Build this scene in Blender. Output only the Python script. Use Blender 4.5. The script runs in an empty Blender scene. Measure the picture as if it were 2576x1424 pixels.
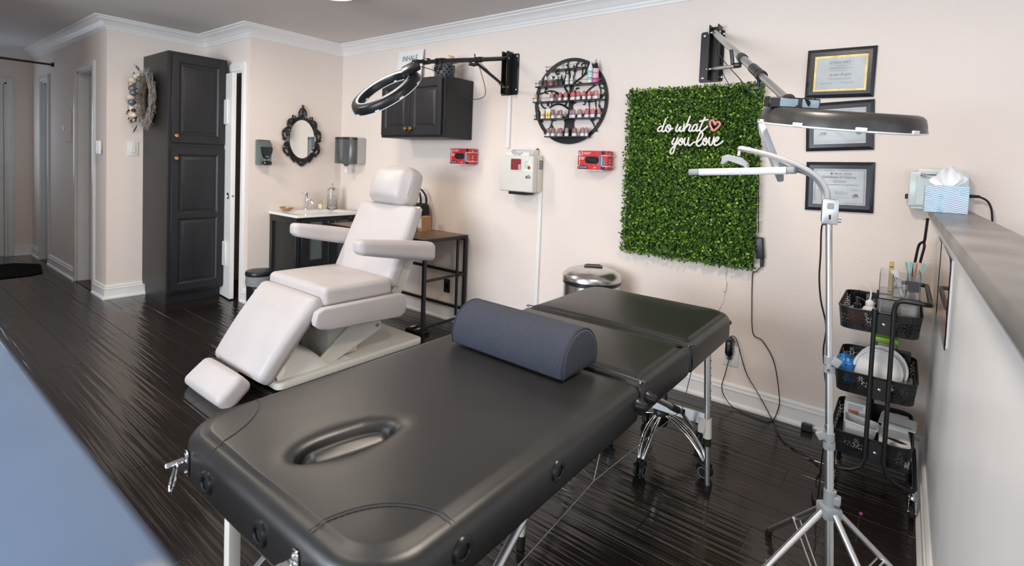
import bpy, bmesh, math, random
import numpy as np
from mathutils import Vector, Matrix

random.seed(7)
rng = np.random.default_rng(7)
D = bpy.data
SC = bpy.context.scene
COL = SC.collection
V = Vector
PI = math.pi

# ------------------------------------------------------------------ camera
W_PX, H_PX = 2576.0, 1424.0
F_PX, CX, CY = 1274.466, 1335.17, 471.41
cam_d = D.cameras.new('camera')
cam = D.objects.new('camera', cam_d)
COL.objects.link(cam)
RX, UY, FW = V((.803019, .594605, .040072)), V((-.057894, .01091, .998263)), V((-.593135, .803944, -.043185))
CAM = V((4.63777, -3.00649, 1.32017))
cam.matrix_world = Matrix(((RX.x, UY.x, -FW.x, CAM.x), (RX.y, UY.y, -FW.y, CAM.y), (RX.z, UY.z, -FW.z, CAM.z), (0, 0, 0, 1)))
cam_d.sensor_width = 36.0
cam_d.lens = F_PX / W_PX * 36.0
cam_d.shift_x = (W_PX / 2 - CX) / W_PX
cam_d.shift_y = (CY - H_PX / 2) / W_PX
cam_d.clip_start = .02
cam_d.dof.use_dof = True
cam_d.dof.focus_distance = 2.0
cam_d.dof.aperture_fstop = 3.4
SC.camera = cam

# ------------------------------------------------------------------ world, lights, exposure
SC.view_settings.view_transform = 'Standard'
SC.view_settings.look = 'None'
SC.view_settings.gamma = 1.0
SC.view_settings.use_curve_mapping = False
SC.view_settings.exposure = 0.0
w = D.worlds.new('world'); SC.world = w; w.use_nodes = True
bg = w.node_tree.nodes['Background']
bg.inputs['Color'].default_value = (.62, .75, 1, 1); bg.inputs['Strength'].default_value = 1.0

def area(name, loc, target, sx, sy, power, col, shape='RECTANGLE'):
    l = D.lights.new(name, 'AREA'); l.shape = shape; l.size = sx; l.size_y = sy
    l.energy = power; l.color = col
    o = D.objects.new(name, l); COL.objects.link(o)
    o.location = loc
    o.rotation_euler = (V(target) - V(loc)).to_track_quat('-Z', 'Y').to_euler()
    return o
# daylight entering by the front and side windows behind the camera
area('window_daylight', (2.6, -6.12, 1.45), (2.6, 0, 1.2), 2.6, 1.7, 215, (.82, .91, 1))
area('window_daylight', (6.2, -6.12, 1.45), (5.4, 0, 1.2), 1.9, 1.7, 40, (.80, .90, 1))
area('window_daylight', (8.12, -3.0, 1.5), (0, -2.6, 1.25), 3.4, 1.6, 35, (.90, .95, 1))
# ceiling lamps: positions and light of the flush discs (their housings are built further down)
LAMPS = [((1.52, -1.09), 11.5), ((.75, -2.05), 19), ((4.25, -1.75), 27), ((2.9, -2.7), 8), ((6.4, -2.6), 7)]  # second lamp is unseen, added to brighten the hall front wall
for (lx, ly), pw in LAMPS:
    area('ceiling_lamp_light', (lx, ly, 2.385), (lx, ly, 0), .30, .30, pw, (1, .87, .73), 'DISK')

# ------------------------------------------------------------------ mesh helpers
WM = {}
def newbm(): return bmesh.new()

def addmesh(bm, verts, faces):
    vs = [bm.verts.new(v) for v in verts]
    for f in faces:
        try: bm.faces.new([vs[i] for i in f])
        except ValueError: pass
    return vs

def box(bm, x0, x1, y0, y1, z0, z1, bev=0, seg=2, M=None):
    x0, x1 = min(x0, x1), max(x0, x1); y0, y1 = min(y0, y1), max(y0, y1); z0, z1 = min(z0, z1), max(z0, z1)
    vs = addmesh(bm, [(x0,y0,z0),(x1,y0,z0),(x1,y1,z0),(x0,y1,z0),(x0,y0,z1),(x1,y0,z1),(x1,y1,z1),(x0,y1,z1)],
                 [(3,2,1,0),(4,5,6,7),(0,1,5,4),(1,2,6,5),(2,3,7,6),(3,0,4,7)])
    if bev > 0:
        es = list({e for v in vs for e in v.link_edges})
        r = bmesh.ops.bevel(bm, geom=es, offset=bev, segments=seg, profile=.5, affect='EDGES')
        vs = list({v for f in r['faces'] for v in f.verts} | {v for v in vs if v.is_valid})
        vs = list({v for v0 in vs for f in v0.link_faces for v in f.verts})
    if M is not None: bmesh.ops.transform(bm, matrix=M, verts=vs)
    return vs

def frame_z(p0, p1):
    z = (V(p1) - V(p0)); L = z.length; z.normalize()
    a = V((0, 0, 1)) if abs(z.z) < .95 else V((1, 0, 0))
    x = a.cross(z).normalized(); y = z.cross(x)
    return x, y, z, L

def cyl(bm, p0, p1, r0, r1=None, n=16, cap=True):
    r1 = r0 if r1 is None else r1
    x, y, z, L = frame_z(p0, p1)
    a = [bm.verts.new(V(p0) + (x*math.cos(2*PI*i/n) + y*math.sin(2*PI*i/n))*r0) for i in range(n)]
    b = [bm.verts.new(V(p1) + (x*math.cos(2*PI*i/n) + y*math.sin(2*PI*i/n))*r1) for i in range(n)]
    for i in range(n):
        j = (i+1) % n; bm.faces.new((a[i], a[j], b[j], b[i]))
    if cap:
        bm.faces.new(a[::-1]); bm.faces.new(b)
    return a + b

def catmull(pts, k=6, closed=False):
    P = [V(p) for p in pts]; n = len(P); out = []
    rngi = range(n if closed else n-1)
    for i in rngi:
        if closed: p0, p1, p2, p3 = P[(i-1) % n], P[i], P[(i+1) % n], P[(i+2) % n]
        else: p0, p1, p2, p3 = P[max(i-1, 0)], P[i], P[i+1], P[min(i+2, n-1)]
        for j in range(k):
            t = j/k
            out.append(.5*((2*p1) + (p2-p0)*t + (2*p0-5*p1+4*p2-p3)*t*t + (3*p1-p0-3*p2+p3)*t**3))
    if not closed: out.append(P[-1])
    return out

def tube(bm, pts, r, n=8, closed=False, k=0, cap=True, rx=None):
    """sweep a circle (or an ellipse rx,r) along pts"""
    P = catmull(pts, k, closed) if k else [V(p) for p in pts]
    m = len(P); rings = []; up = None
    for i in range(m):
        if closed: t = P[(i+1) % m] - P[(i-1) % m]
        else: t = P[min(i+1, m-1)] - P[max(i-1, 0)]
        if t.length < 1e-9: t = V((0, 0, 1))
        t.normalize()
        if up is None:
            a = V((0, 0, 1)) if abs(t.z) < .9 else V((1, 0, 0))
            up = a
        s = up.cross(t)
        if s.length < 1e-6: s = V((1, 0, 0)).cross(t)
        s.normalize(); up = t.cross(s).normalized()
        rr = r[i] if isinstance(r, (list, tuple)) else r
        ra = rx if rx else rr
        rings.append([bm.verts.new(P[i] + s*math.cos(2*PI*j/n)*ra + up*math.sin(2*PI*j/n)*rr) for j in range(n)])
    for i in range(m if closed else m-1):
        A, B = rings[i], rings[(i+1) % m]
        for j in range(n):
            q = (j+1) % n; bm.faces.new((A[j], A[q], B[q], B[j]))
    if cap and not closed:
        bm.faces.new(rings[0][::-1]); bm.faces.new(rings[-1])

def lathe(bm, prof, c=(0, 0, 0), n=24, M=None, cap=True, sx=1, sy=1):
    """prof: (radius, height) pairs turned about z through c"""
    rings = []; allv = []
    for (r, z) in prof:
        if r < 1e-6:
            v = bm.verts.new((c[0], c[1], c[2]+z)); rings.append([v]*n); allv.append(v)
        else:
            ring = [bm.verts.new((c[0]+r*sx*math.cos(2*PI*i/n), c[1]+r*sy*math.sin(2*PI*i/n), c[2]+z)) for i in range(n)]
            rings.append(ring); allv += ring
    for A, B in zip(rings, rings[1:]):
        for i in range(n):
            j = (i+1) % n
            f = []
            for v in (A[i], A[j], B[j], B[i]):
                if v not in f: f.append(v)
            if len(f) >= 3:
                try: bm.faces.new(f)
                except ValueError: pass
    if prof[0] == prof[-1]: cap = False
    for ring, rev in ((rings[0], True), (rings[-1], False)) if cap else ():
        if ring[0] is not ring[1]:
            try: bm.faces.new(ring[::-1] if rev else ring)
            except ValueError: pass
    if M is not None: bmesh.ops.transform(bm, matrix=M, verts=allv)
    return allv

def sphere(bm, c, r, nu=16, nv=10, M=None):
    r = (r, r, r) if not isinstance(r, (tuple, list)) else r
    prof = []
    vs = lathe(bm, [(math.sin(PI*i/nv) if 0 < i < nv else 0, -math.cos(PI*i/nv)) for i in range(nv+1)], n=nu)
    for v in vs: v.co = V((v.co.x*r[0], v.co.y*r[1], v.co.z*r[2]))
    T = Matrix.Translation(V(c))
    bmesh.ops.transform(bm, matrix=T @ M if M is not None else T, verts=vs)
    return vs

def prism(bm, poly, F, depth, bev=0, seg=2):
    """poly (u,v) in frame F=(origin,u,v,n); extruded along n by depth"""
    o, u, v, n = [V(a) for a in F]
    a = [bm.verts.new(o + u*p[0] + v*p[1]) for p in poly]
    b = [bm.verts.new(o + u*p[0] + v*p[1] + n*depth) for p in poly]
    m = len(poly); fs = []
    for i in range(m):
        j = (i+1) % m; fs.append(bm.faces.new((a[i], a[j], b[j], b[i])))
    fa = bm.faces.new(a[::-1]); fb = bm.faces.new(b)
    if bev > 0:
        es = list(set(fa.edges) | set(fb.edges))
        bmesh.ops.bevel(bm, geom=es, offset=bev, segments=seg, profile=.5, affect='EDGES')
    return a + b

def cushion(bm, size, r, puff=(0, 0, 0), n=(10, 10, 4), M=None, taper=None):
    """rounded box (half sizes) whose faces bulge by puff along x,y,z"""
    hx, hy, hz = size
    pts = {}
    def axis(h, m):
        e = [-h + r - r*math.tan(PI/4*(1 - i/3)) for i in range(4)]
        inner = [-h + r + (2*h - 2*r)*i/m for i in range(1, m)]
        return [c/h for c in e + inner + [-c for c in e[::-1]]]
    AX = [axis(h, m) for h, m in zip(size, n)]
    n = [len(a) - 1 for a in AX]
    def P(i, j, k):
        key = (i, j, k)
        if key in pts: return pts[key]
        p = V((AX[0][i], AX[1][j], AX[2][k]))
        q = V((p.x*hx, p.y*hy, p.z*hz))
        inn = V((max(-hx+r, min(hx-r, q.x)), max(-hy+r, min(hy-r, q.y)), max(-hz+r, min(hz-r, q.z))))
        d = q - inn
        if d.length > 1e-9: q = inn + d.normalized()*r
        b = (1-p.x**2, 1-p.y**2, 1-p.z**2)
        q.x += puff[0]*p.x*b[1]*b[2]; q.y += puff[1]*p.y*b[0]*b[2]; q.z += puff[2]*p.z*b[0]*b[1]
        if taper: q = taper(q, p)
        if M is not None: q = M @ q
        v = bm.verts.new(q); pts[key] = v
        return v
    def grid(f, a, b, rev):
        for i in range(a):
            for j in range(b):
                fc = [f(i, j), f(i+1, j), f(i+1, j+1), f(i, j+1)]
                bm.faces.new(fc[::-1] if rev else fc)
    grid(lambda i, j: P(i, j, 0), n[0], n[1], True); grid(lambda i, j: P(i, j, n[2]), n[0], n[1], False)
    grid(lambda i, j: P(i, 0, j), n[0], n[2], False); grid(lambda i, j: P(i, n[1], j), n[0], n[2], True)
    grid(lambda i, j: P(0, i, j), n[1], n[2], True); grid(lambda i, j: P(n[0], i, j), n[1], n[2], False)
    return list(pts.values())

def rrect(hw, hh, r, k=5):
    out = []
    for cx, cy, a0 in ((hw-r, hh-r, 0), (-hw+r, hh-r, PI/2), (-hw+r, -hh+r, PI), (hw-r, -hh+r, 3*PI/2)):
        for i in range(k+1):
            a = a0 + PI/2*i/k; out.append((cx + r*math.cos(a), cy + r*math.sin(a)))
    return out

def MX(loc, ex=0, ey=0, ez=0):
    return Matrix.Translation(V(loc)) @ Matrix.Rotation(ez, 4, 'Z') @ Matrix.Rotation(ey, 4, 'Y') @ Matrix.Rotation(ex, 4, 'X')

def frame_m(o, x, y, z):
    x, y, z = V(x), V(y), V(z)
    return Matrix(((x.x, y.x, z.x, o[0]), (x.y, y.y, z.y, o[1]), (x.z, y.z, z.z, o[2]), (0, 0, 0, 1)))

# ------------------------------------------------------------------ objects
def obj(name, bm, m, parent=None, local=False, sharp=38, weld=False):
    """link a bmesh as one object; vertices are world coordinates unless local"""
    if weld: bmesh.ops.remove_doubles(bm, verts=bm.verts, dist=1e-5)
    bmesh.ops.recalc_face_normals(bm, faces=bm.faces)
    me = D.meshes.new(name)
    if parent is not None and not local:
        bm.transform(WM[parent.name].inverted())
    bm.to_mesh(me); bm.free()
    me.polygons.foreach_set('use_smooth', [True]*len(me.polygons))
    me.set_sharp_from_angle(angle=math.radians(sharp))
    o = D.objects.new(name, me); COL.objects.link(o)
    if m is not None: me.materials.append(m)
    if parent is not None:
        o.parent = parent; WM[o.name] = WM[parent.name].copy()
    else: WM[o.name] = Matrix.Identity(4)
    return o

def rebase(o):
    me = o.data
    co = np.empty(len(me.vertices)*3); me.vertices.foreach_get('co', co); co = co.reshape(-1, 3)
    lo, hi = co.min(0), co.max(0)
    b = np.array([(lo[0]+hi[0])/2, (lo[1]+hi[1])/2, lo[2]])
    co -= b; me.vertices.foreach_set('co', co.ravel()); me.update()
    o.location = b; WM[o.name] = Matrix.Translation(V(b))
    return o

def tag(o, label, cat, group=None, kind=None):
    o['label'] = label; o['category'] = cat
    if group: o['group'] = group
    if kind: o['kind'] = kind
    return o

def single(name, bm, m, label, cat, group=None, kind=None, sharp=38):
    o = obj(name, bm, m, sharp=sharp); rebase(o)
    return tag(o, label, cat, group, kind)

def thing(name, loc, label, cat, group=None, rz=0):
    o = D.objects.new(name, None); COL.objects.link(o)
    o.empty_display_size = .05
    o.location = loc; o.rotation_euler = (0, 0, rz)
    WM[o.name] = MX(loc, ez=rz)
    return tag(o, label, cat, group)

def struct(name, bm, m, parent=None, sharp=38):
    o = obj(name, bm, m, parent, sharp=sharp)
    if parent is None: o['kind'] = 'structure'
    return o

def dup(root, loc, rz=None, label=None, group=None):
    r = root.copy(); COL.objects.link(r); r.location = loc
    if rz is not None: r.rotation_euler = (0, 0, rz)
    if label: r['label'] = label
    if group: r['group'] = group
    WM[r.name] = MX(loc, ez=r.rotation_euler.z)
    for ch in list(root.children):
        c = ch.copy(); COL.objects.link(c); c.parent = r
        for g in list(ch.children):
            d = g.copy(); COL.objects.link(d); d.parent = c
    return r

def quick(name, m, parent, fn, *a, **k):
    bm = newbm(); fn(bm, *a, **k); return obj(name, bm, m, parent)

def text(name, s, size, F, m, parent, ext=.0006, align='CENTER', bold=0, sx=1, shear=0):
    """flat lettering in frame F=(origin,u,v,n)"""
    cu = D.curves.new(name, 'FONT'); cu.body = s; cu.size = size; cu.extrude = ext; cu.align_x = align
    cu.offset = bold; cu.resolution_u = 3; cu.shear = shear
    t = D.objects.new(name, cu); COL.objects.link(t)
    dg = bpy.context.evaluated_depsgraph_get()
    me = D.meshes.new_from_object(t.evaluated_get(dg))
    D.objects.remove(t); D.curves.remove(cu)
    o, u, v, n = [V(a) for a in F]
    M = frame_m(o, u*sx, v, n)
    if parent is not None: M = WM[parent.name].inverted() @ M
    me.transform(M); me.materials.clear(); me.materials.append(m)
    ob = D.objects.new(name, me); COL.objects.link(ob)
    if parent is not None: ob.parent = parent; WM[ob.name] = WM[parent.name].copy()
    return ob

# ------------------------------------------------------------------ materials
MATS = {}
def mat(name, col, rough=.5, metal=0, spec=.5, bump=None, var=None, coat=0, trans=0, ior=1.45, alpha=1, emit=None, aniso=0, coords='Object', stretch=(1, 1, 1), coat_rough=.05, sss=0):
    m = D.materials.new(name); m.use_nodes = True; MATS[name] = m
    nt = m.node_tree; N = nt.nodes; L = nt.links
    b = N['Principled BSDF']
    b.inputs['Base Color'].default_value = (*col, 1); b.inputs['Roughness'].default_value = rough
    b.inputs['Metallic'].default_value = metal; b.inputs['Specular IOR Level'].default_value = spec
    b.inputs['Coat Weight'].default_value = coat; b.inputs['Coat Roughness'].default_value = coat_rough
    b.inputs['Transmission Weight'].default_value = trans; b.inputs['IOR'].default_value = ior
    b.inputs['Alpha'].default_value = alpha
    if emit: b.inputs['Emission Color'].default_value = (*emit[:3], 1); b.inputs['Emission Strength'].default_value = emit[3]
    tc = N.new('ShaderNodeTexCoord'); mp = N.new('ShaderNodeMapping'); mp.inputs['Scale'].default_value = stretch
    L.new(tc.outputs[coords] if coords != 'World' else N.new('ShaderNodeNewGeometry').outputs['Position'], mp.inputs['Vector'])
    vs, va = var if var else (9, .06)
    no = N.new('ShaderNodeTexNoise'); no.inputs['Scale'].default_value = vs; no.inputs['Detail'].default_value = 3
    L.new(mp.outputs['Vector'], no.inputs['Vector'])
    mr = N.new('ShaderNodeMapRange'); mr.inputs['To Min'].default_value = 1-va*2; mr.inputs['To Max'].default_value = 1+va*2
    mr.inputs['From Min'].default_value = .2; mr.inputs['From Max'].default_value = .8
    L.new(no.outputs['Fac'], mr.inputs['Value'])
    mx = N.new('ShaderNodeMix'); mx.data_type = 'RGBA'; mx.blend_type = 'MULTIPLY'; mx.inputs[0].default_value = 1
    mx.inputs[6].default_value = (*col, 1); L.new(mr.outputs['Result'], mx.inputs[7]); L.new(mx.outputs[2], b.inputs['Base Color'])
    if bump:
        sc, st, di = bump
        n2 = N.new('ShaderNodeTexNoise'); n2.inputs['Scale'].default_value = sc; n2.inputs['Detail'].default_value = 4
        L.new(mp.outputs['Vector'], n2.inputs['Vector'])
        bp = N.new('ShaderNodeBump'); bp.inputs['Strength'].default_value = st; bp.inputs['Distance'].default_value = di
        L.new(n2.outputs['Fac'], bp.inputs['Height']); L.new(bp.outputs['Normal'], b.inputs['Normal'])
    return m
def rgb(h):
    h = h.lstrip('#'); c = [int(h[i:i+2], 16)/255 for i in (0, 2, 4)]
    return tuple(x/12.92 if x <= .04045 else ((x+.055)/1.055)**2.4 for x in c)

m_wall = mat('cream_wall_paint', (.81, .715, .65), .75, spec=.3, bump=(85, .30, .006), var=(1.2, .015))
m_hallwall = m_wall
m_ceil = mat('ceiling_paint', (.68, .645, .63), .85, spec=.2, bump=(110, .15, .004), var=(2, .02))
m_trim = mat('white_trim_paint', (.84, .815, .79), .38, bump=(30, .05, .002), var=(4, .02))
m_trimgrey = mat('white_door_paint', (.72, .71, .70), .35, bump=(30, .04, .002), var=(4, .02))
m_base = mat('floor_joint_filler', (.16, .15, .14), .8)
m_cap = mat('weathered_grey_paint', (.15, .142, .138), .33, bump=(14, .12, .004), var=(6, .22), stretch=(1, 1, 1))
m_pony = mat('white_satin_paint', (.84, .845, .86), .32, bump=(5, .10, .01), var=(3, .03), stretch=(1, 1, .25))
m_blackwood = mat('black_painted_wood', (.017, .017, .020), .42, bump=(60, .12, .003), var=(14, .12), stretch=(1, 1, .12))
m_blackveneer = mat('black_veneer', (.016, .015, .014), .42, bump=(80, .2, .002), var=(22, .3), stretch=(1, 1, .06))
m_brass = mat('brushed_brass', (.80, .52, .20), .25, 1, var=(30, .05))
m_whitevinyl = mat('white_vinyl', (.56, .52, .515), .42, bump=(260, .12, .0015), var=(5, .025))
m_whiteplas = mat('glossy_white_plastic', (.80, .79, .76), .25, var=(6, .02))
m_creamplas = mat('cream_enamel', (.72, .69, .62), .35, var=(5, .03))
m_blackvinyl = mat('black_leather', (.013, .0125, .013), .34, spec=.9, bump=(720, .28, .0010), var=(5, .22))
m_seam = mat('black_stitching', (.008, .008, .009), .6)
m_fabric = None
m_steel = mat('brushed_steel', (.62, .61, .59), .26, 1, var=(30, .08), stretch=(1, 1, .05), bump=(120, .05, .001))
m_alu = mat('satin_aluminium', (.66, .66, .66), .36, 1, var=(20, .03))
m_chrome = mat('chrome', (.85, .85, .86), .06, 1, var=(5, .01))
m_blackmetal = mat('black_powder_coat', (.012, .012, .013), .38, bump=(200, .08, .001), var=(20, .1))
m_blackplas = mat('black_plastic', (.012, .012, .013), .33, var=(20, .08))
m_blackgloss = mat('gloss_black_lacquer', (.006, .006, .007), .09, coat=.6, var=(20, .05))
m_greyplas = mat('grey_plastic', (.26, .28, .30), .42, var=(20, .05))
m_greyrub = mat('grey_rubber_hose', (.33, .34, .35), .55, var=(20, .04))
m_rubber = mat('black_rubber', (.010, .010, .010), .7, var=(20, .1))
m_cord = mat('black_cord', (.010, .010, .010), .5, var=(30, .1))
m_wire = mat('steel_cable', (.42, .40, .38), .4, .8, var=(60, .15))
m_glass = mat('clear_glass', (.93, .95, .95), .03, trans=1, ior=1.45, var=(5, .005))
m_acryl = mat('clear_acrylic', (.95, .95, .95), .06, trans=.92, ior=1.3, var=(5, .01))
m_mirror = mat('mirror_glass', (.86, .88, .87), .015, 1, var=(3, .003))
m_paper = mat('white_paper', (.82, .82, .82), .8, var=(10, .015))
m_ink = mat('dark_print', (.05, .05, .055), .7)
m_inkgrey = mat('grey_print', (.28, .28, .29), .7)
m_kraft = mat('cardboard', (.47, .28, .15), .8, var=(10, .08))
m_white = mat('white_label', (.80, .79, .78), .55, var=(30, .03))
# ================================================================== the room
H = 2.44
YB, X1W, Y1W, XD, Y2W, XE = 0.0, 0.0, -.90, -.936, -1.66, -3.84
XR, YF = 8.0, -6.0            # right and front walls, behind the camera

def mk_plank_mat():
    m = mat('black_stained_planks', (.016, .0125, .011), .13, spec=.55, var=(3, .2))
    nt = m.node_tree; N = nt.nodes; L = nt.links; b = N['Principled BSDF']
    g = N.new('ShaderNodeNewGeometry'); oi = N.new('ShaderNodeObjectInfo')
    mp = N.new('ShaderNodeMapping'); mp.inputs['Scale'].default_value = (.9, 42, 1)
    L.new(g.outputs['Position'], mp.inputs['Vector'])
    n1 = N.new('ShaderNodeTexNoise'); n1.inputs['Scale'].default_value = 1; n1.inputs['Detail'].default_value = 2
    L.new(mp.outputs['Vector'], n1.inputs['Vector'])
    mp2 = N.new('ShaderNodeMapping'); mp2.inputs['Scale'].default_value = (5, 160, 1)
    L.new(g.outputs['Position'], mp2.inputs['Vector'])
    n2 = N.new('ShaderNodeTexNoise'); n2.inputs['Scale'].default_value = 1; n2.inputs['Detail'].default_value = 3
    L.new(mp2.outputs['Vector'], n2.inputs['Vector'])
    b1 = N.new('ShaderNodeBump'); b1.inputs['Strength'].default_value = .42; b1.inputs['Distance'].default_value = .008
    L.new(n1.outputs['Fac'], b1.inputs['Height'])
    b2 = N.new('ShaderNodeBump'); b2.inputs['Strength'].default_value = .10; b2.inputs['Distance'].default_value = .002
    L.new(n2.outputs['Fac'], b2.inputs['Height']); L.new(b1.outputs['Normal'], b2.inputs['Normal'])
    L.new(b2.outputs['Normal'], b.inputs['Normal'])
    # plank to plank tone and worn streaks
    cr = N.new('ShaderNodeValToRGB')
    cr.color_ramp.elements[0].color = (.010, .0082, .0075, 1); cr.color_ramp.elements[1].color = (.030, .022, .018, 1)
    ad = N.new('ShaderNodeMath'); ad.operation = 'MULTIPLY_ADD'; ad.inputs[1].default_value = .55
    L.new(oi.outputs['Random'], ad.inputs[0]); 
    sc = N.new('ShaderNodeMath'); sc.operation = 'MULTIPLY'; sc.inputs[1].default_value = .45
    L.new(n2.outputs['Fac'], sc.inputs[0]); L.new(sc.outputs[0], ad.inputs[2])
    L.new(ad.outputs[0], cr.inputs['Fac']); L.new(cr.outputs['Color'], b.inputs['Base Color'])
    mr = N.new('ShaderNodeMapRange'); mr.inputs['To Min'].default_value = .06; mr.inputs['To Max'].default_value = .17
    L.new(n2.outputs['Fac'], mr.inputs['Value']); L.new(mr.outputs['Result'], b.inputs['Roughness'])
    return m
m_plank = mk_plank_mat()

bm = newbm(); box(bm, XE-1.2, XR, YF, .1, -.12, -.0035)
floor = struct('floor', bm, m_base)
PW = .1655; Y_REF = -2.3215
plank_mesh = {}
def plank(x0, x1, y0, y1):
    key = round(x1-x0, 2)
    if key not in plank_mesh:
        b = newbm(); box(b, 0, key-.0022, 0, PW-.0022, -.02, 0, .0012, 1)
        bmesh.ops.recalc_face_normals(b, faces=b.faces)
        me = D.meshes.new('plank'); b.to_mesh(me); b.free(); me.materials.append(m_plank); plank_mesh[key] = me
    o = D.objects.new('plank', plank_mesh[key]); COL.objects.link(o); o.parent = floor; o.location = (x0, y0, 0)
JOINT = {round((-1.1615-Y_REF)/PW): 4.253, round((-1.327-Y_REF)/PW): 3.916, 0: 2.146, 1: 3.2, -1: 2.83}
k0 = math.floor((-4.3-Y_REF)/PW); k1 = math.ceil((-.01-Y_REF)/PW)
for k in range(k0, k1):
    y0 = Y_REF + k*PW
    if y0 > -.02: continue
    xmax = XR; xmin = XE if y0 < Y2W+.1 else (XD if y0 < Y1W + .1 else 0)
    j = JOINT.get(k, random.uniform(0, 1.5))
    L_ = 1.5
    x = j - L_*math.ceil((j-xmin)/L_)
    while x < xmax:
        a, b2 = max(x, xmin), min(x+L_, xmax)
        if b2-a > .05: plank(round(a, 2), round(b2, 2), y0, y0+PW)
        x += L_

def wallbox(name, m, *bx, parent=None):
    bm = newbm()
    for q in bx: box(bm, *q)
    return struct(name, bm, m, parent)
wallbox('wall_back', m_wall, (-.1, XR, 0, .12, 0, H))
wallbox('wall_left', m_wall, (-.12, 0, Y1W+.12, .12, 0, H))
# return wall with the closet door
wallbox('wall_return', m_wall, (XD-.1, -.80, Y1W, Y1W+.12, 0, H), (-.80, -.13, Y1W, Y1W+.12, 2.06, H), (-.13, 0, Y1W, Y1W+.12, 0, H))
wallbox('wall_cabinet', m_wall, (XD-.12, XD, Y2W+.12, Y1W, 0, H))
# hall wall with two doorways
A0, A1, B0, B1 = -3.36, -3.02, -1.87, -1.31
wallbox('wall_hall', m_wall, (XE-.1, A0, Y2W, Y2W+.12, 0, H), (A0, A1, Y2W, Y2W+.12, 2.05, H), (A1, B0, Y2W, Y2W+.12, 0, H),
        (B0, B1, Y2W, Y2W+.12, 2.05, H), (B1, XD, Y2W, Y2W+.12, 0, H))
wallbox('wall_hall_end', m_wall, (XE-.12, XE, -1.88, Y2W+.12, 0, H), (XE-.12, XE, -2.78, -1.88, 2.04, H), (XE-.12, XE, YF, -2.78, 0, H))
wallbox('wall_right', m_wall, (XR, XR+.12, YF-.12, -4.75, 0, H), (XR, XR+.12, -1.25, .12, 0, H), (XR, XR+.12, -4.75, -1.25, 0, .65), (XR, XR+.12, -4.75, -1.25, 2.33, H))
wallbox('wall_hall_side', m_wall, (XE-.12, -.25, -2.90, -2.80, 0, H))  # unseen corridor wall, its end set to keep window light off the hall
wallbox('wall_closet', m_wall, (XD-.12, -.12, -.02, .12, 0, H), (XD-.12, XD, Y1W, .1, 0, H))
wallbox('wall_front', m_wall, (XE-.12, 1.2, YF-.12, YF, 0, H), (4.0, 5.2, YF-.12, YF, 0, H), (7.2, XR, YF-.12, YF, 0, H),
        (1.2, 4.0, YF-.12, YF, 0, .5), (1.2, 4.0, YF-.12, YF, 2.3, H), (5.2, 7.2, YF-.12, YF, 0, .5), (5.2, 7.2, YF-.12, YF, 2.3, H))
wallbox('ceiling', m_ceil, (XE-1.2, XR+.12, YF-.12, .12, H, H+.1))
for i, (a, b) in enumerate(((1.2, 4.0), (5.2, 7.2))):
    bm = newbm()
    for q in ((a, a+.05, .5, 2.3), (b-.05, b, .5, 2.3), (a, b, .5, .56), (a, b, 2.24, 2.3), ((a+b)/2-.025, (a+b)/2+.025, .5, 2.3)):
        box(bm, q[0], q[1], YF-.09, YF-.04, q[2], q[3])
    struct('window_%d' % (i+1), bm, m_trim)
bm = newbm()
for q in ((-4.75, -4.70, .65, 2.33), (-1.30, -1.25, .65, 2.33), (-4.75, -1.25, .65, .71), (-4.75, -1.25, 2.27, 2.33), (-3.62, -3.57, .65, 2.33), (-2.43, -2.38, .65, 2.33)): box(bm, XR+.04, XR+.09, q[0], q[1], q[2], q[3])
struct('window_3', bm, m_trim)

# mouldings swept along the walls (room on the left of the path)
def sweep(bm, path, prof):
    P = [V((p[0], p[1], 0)) for p in path]; n = len(P); rings = []
    for i in range(n):
        d0 = (P[i]-P[i-1]).normalized() if i > 0 else None
        d1 = (P[i+1]-P[i]).normalized() if i < n-1 else None
        n0 = V((-d0.y, d0.x, 0)) if d0 else None; n1 = V((-d1.y, d1.x, 0)) if d1 else None
        if n0 is None: m = n1
        elif n1 is None: m = n0
        else: m = (n0+n1)/(1+n0.dot(n1))
        rings.append([bm.verts.new(P[i] + m*o + V((0, 0, z))) for o, z in prof])
    q = len(prof)
    for A, B in zip(rings, rings[1:]):
        for j in range(q):
            bm.faces.new((A[j], A[(j+1) % q], B[(j+1) % q], B[j]))
    bm.faces.new(rings[0]); bm.faces.new(rings[-1][::-1])
CROWN = [(0, H-.100), (.008, H-.100), (.011, H-.090), (.011, H-.083), (.016, H-.081), (.020, H-.072), (.020, H-.066), (.026, H-.062), (.034, H-.050), (.050, H-.034),
         (.070, H-.026), (.078, H-.022), (.078, H-.016), (.086, H-.013), (.098, H-.010), (.102, H-.004), (.102, H), (0, H)]
bm = newbm(); sweep(bm, [(XR, 0), (0, 0), (0, Y1W), (XD, Y1W), (XD, Y2W), (XE, Y2W), (XE, -2.8)], CROWN); struct('trim_1', bm, m_trim, sharp=25)
BASE = [(0, 0), (.030, 0), (.030, .012), (.024, .020), (.017, .024), (.016, .080), (.019, .084), (.019, .090), (.011, .094), (.011, .103), (.014, .106), (.013, .112), (.006, .120), (0, .120)]
def baseboard(name, path):
    bm = newbm(); sweep(bm, path, BASE); return struct(name, bm, m_trim, sharp=25)
baseboard('baseboard_back', [(4.772, 0), (0, 0), (0, Y1W), (-.08, Y1W)])
baseboard('baseboard_right', [(XR, 0), (4.852, 0)])
baseboard('baseboard_cabinet', [(XD, -1.36), (XD, Y2W), (B1+.04, Y2W)])
baseboard('baseboard_hall', [(B0-.04, Y2W), (A1+.04, Y2W)])
baseboard('baseboard_hall_end', [(A0-.05, Y2W), (XE, Y2W), (XE, -1.825)])

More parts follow.
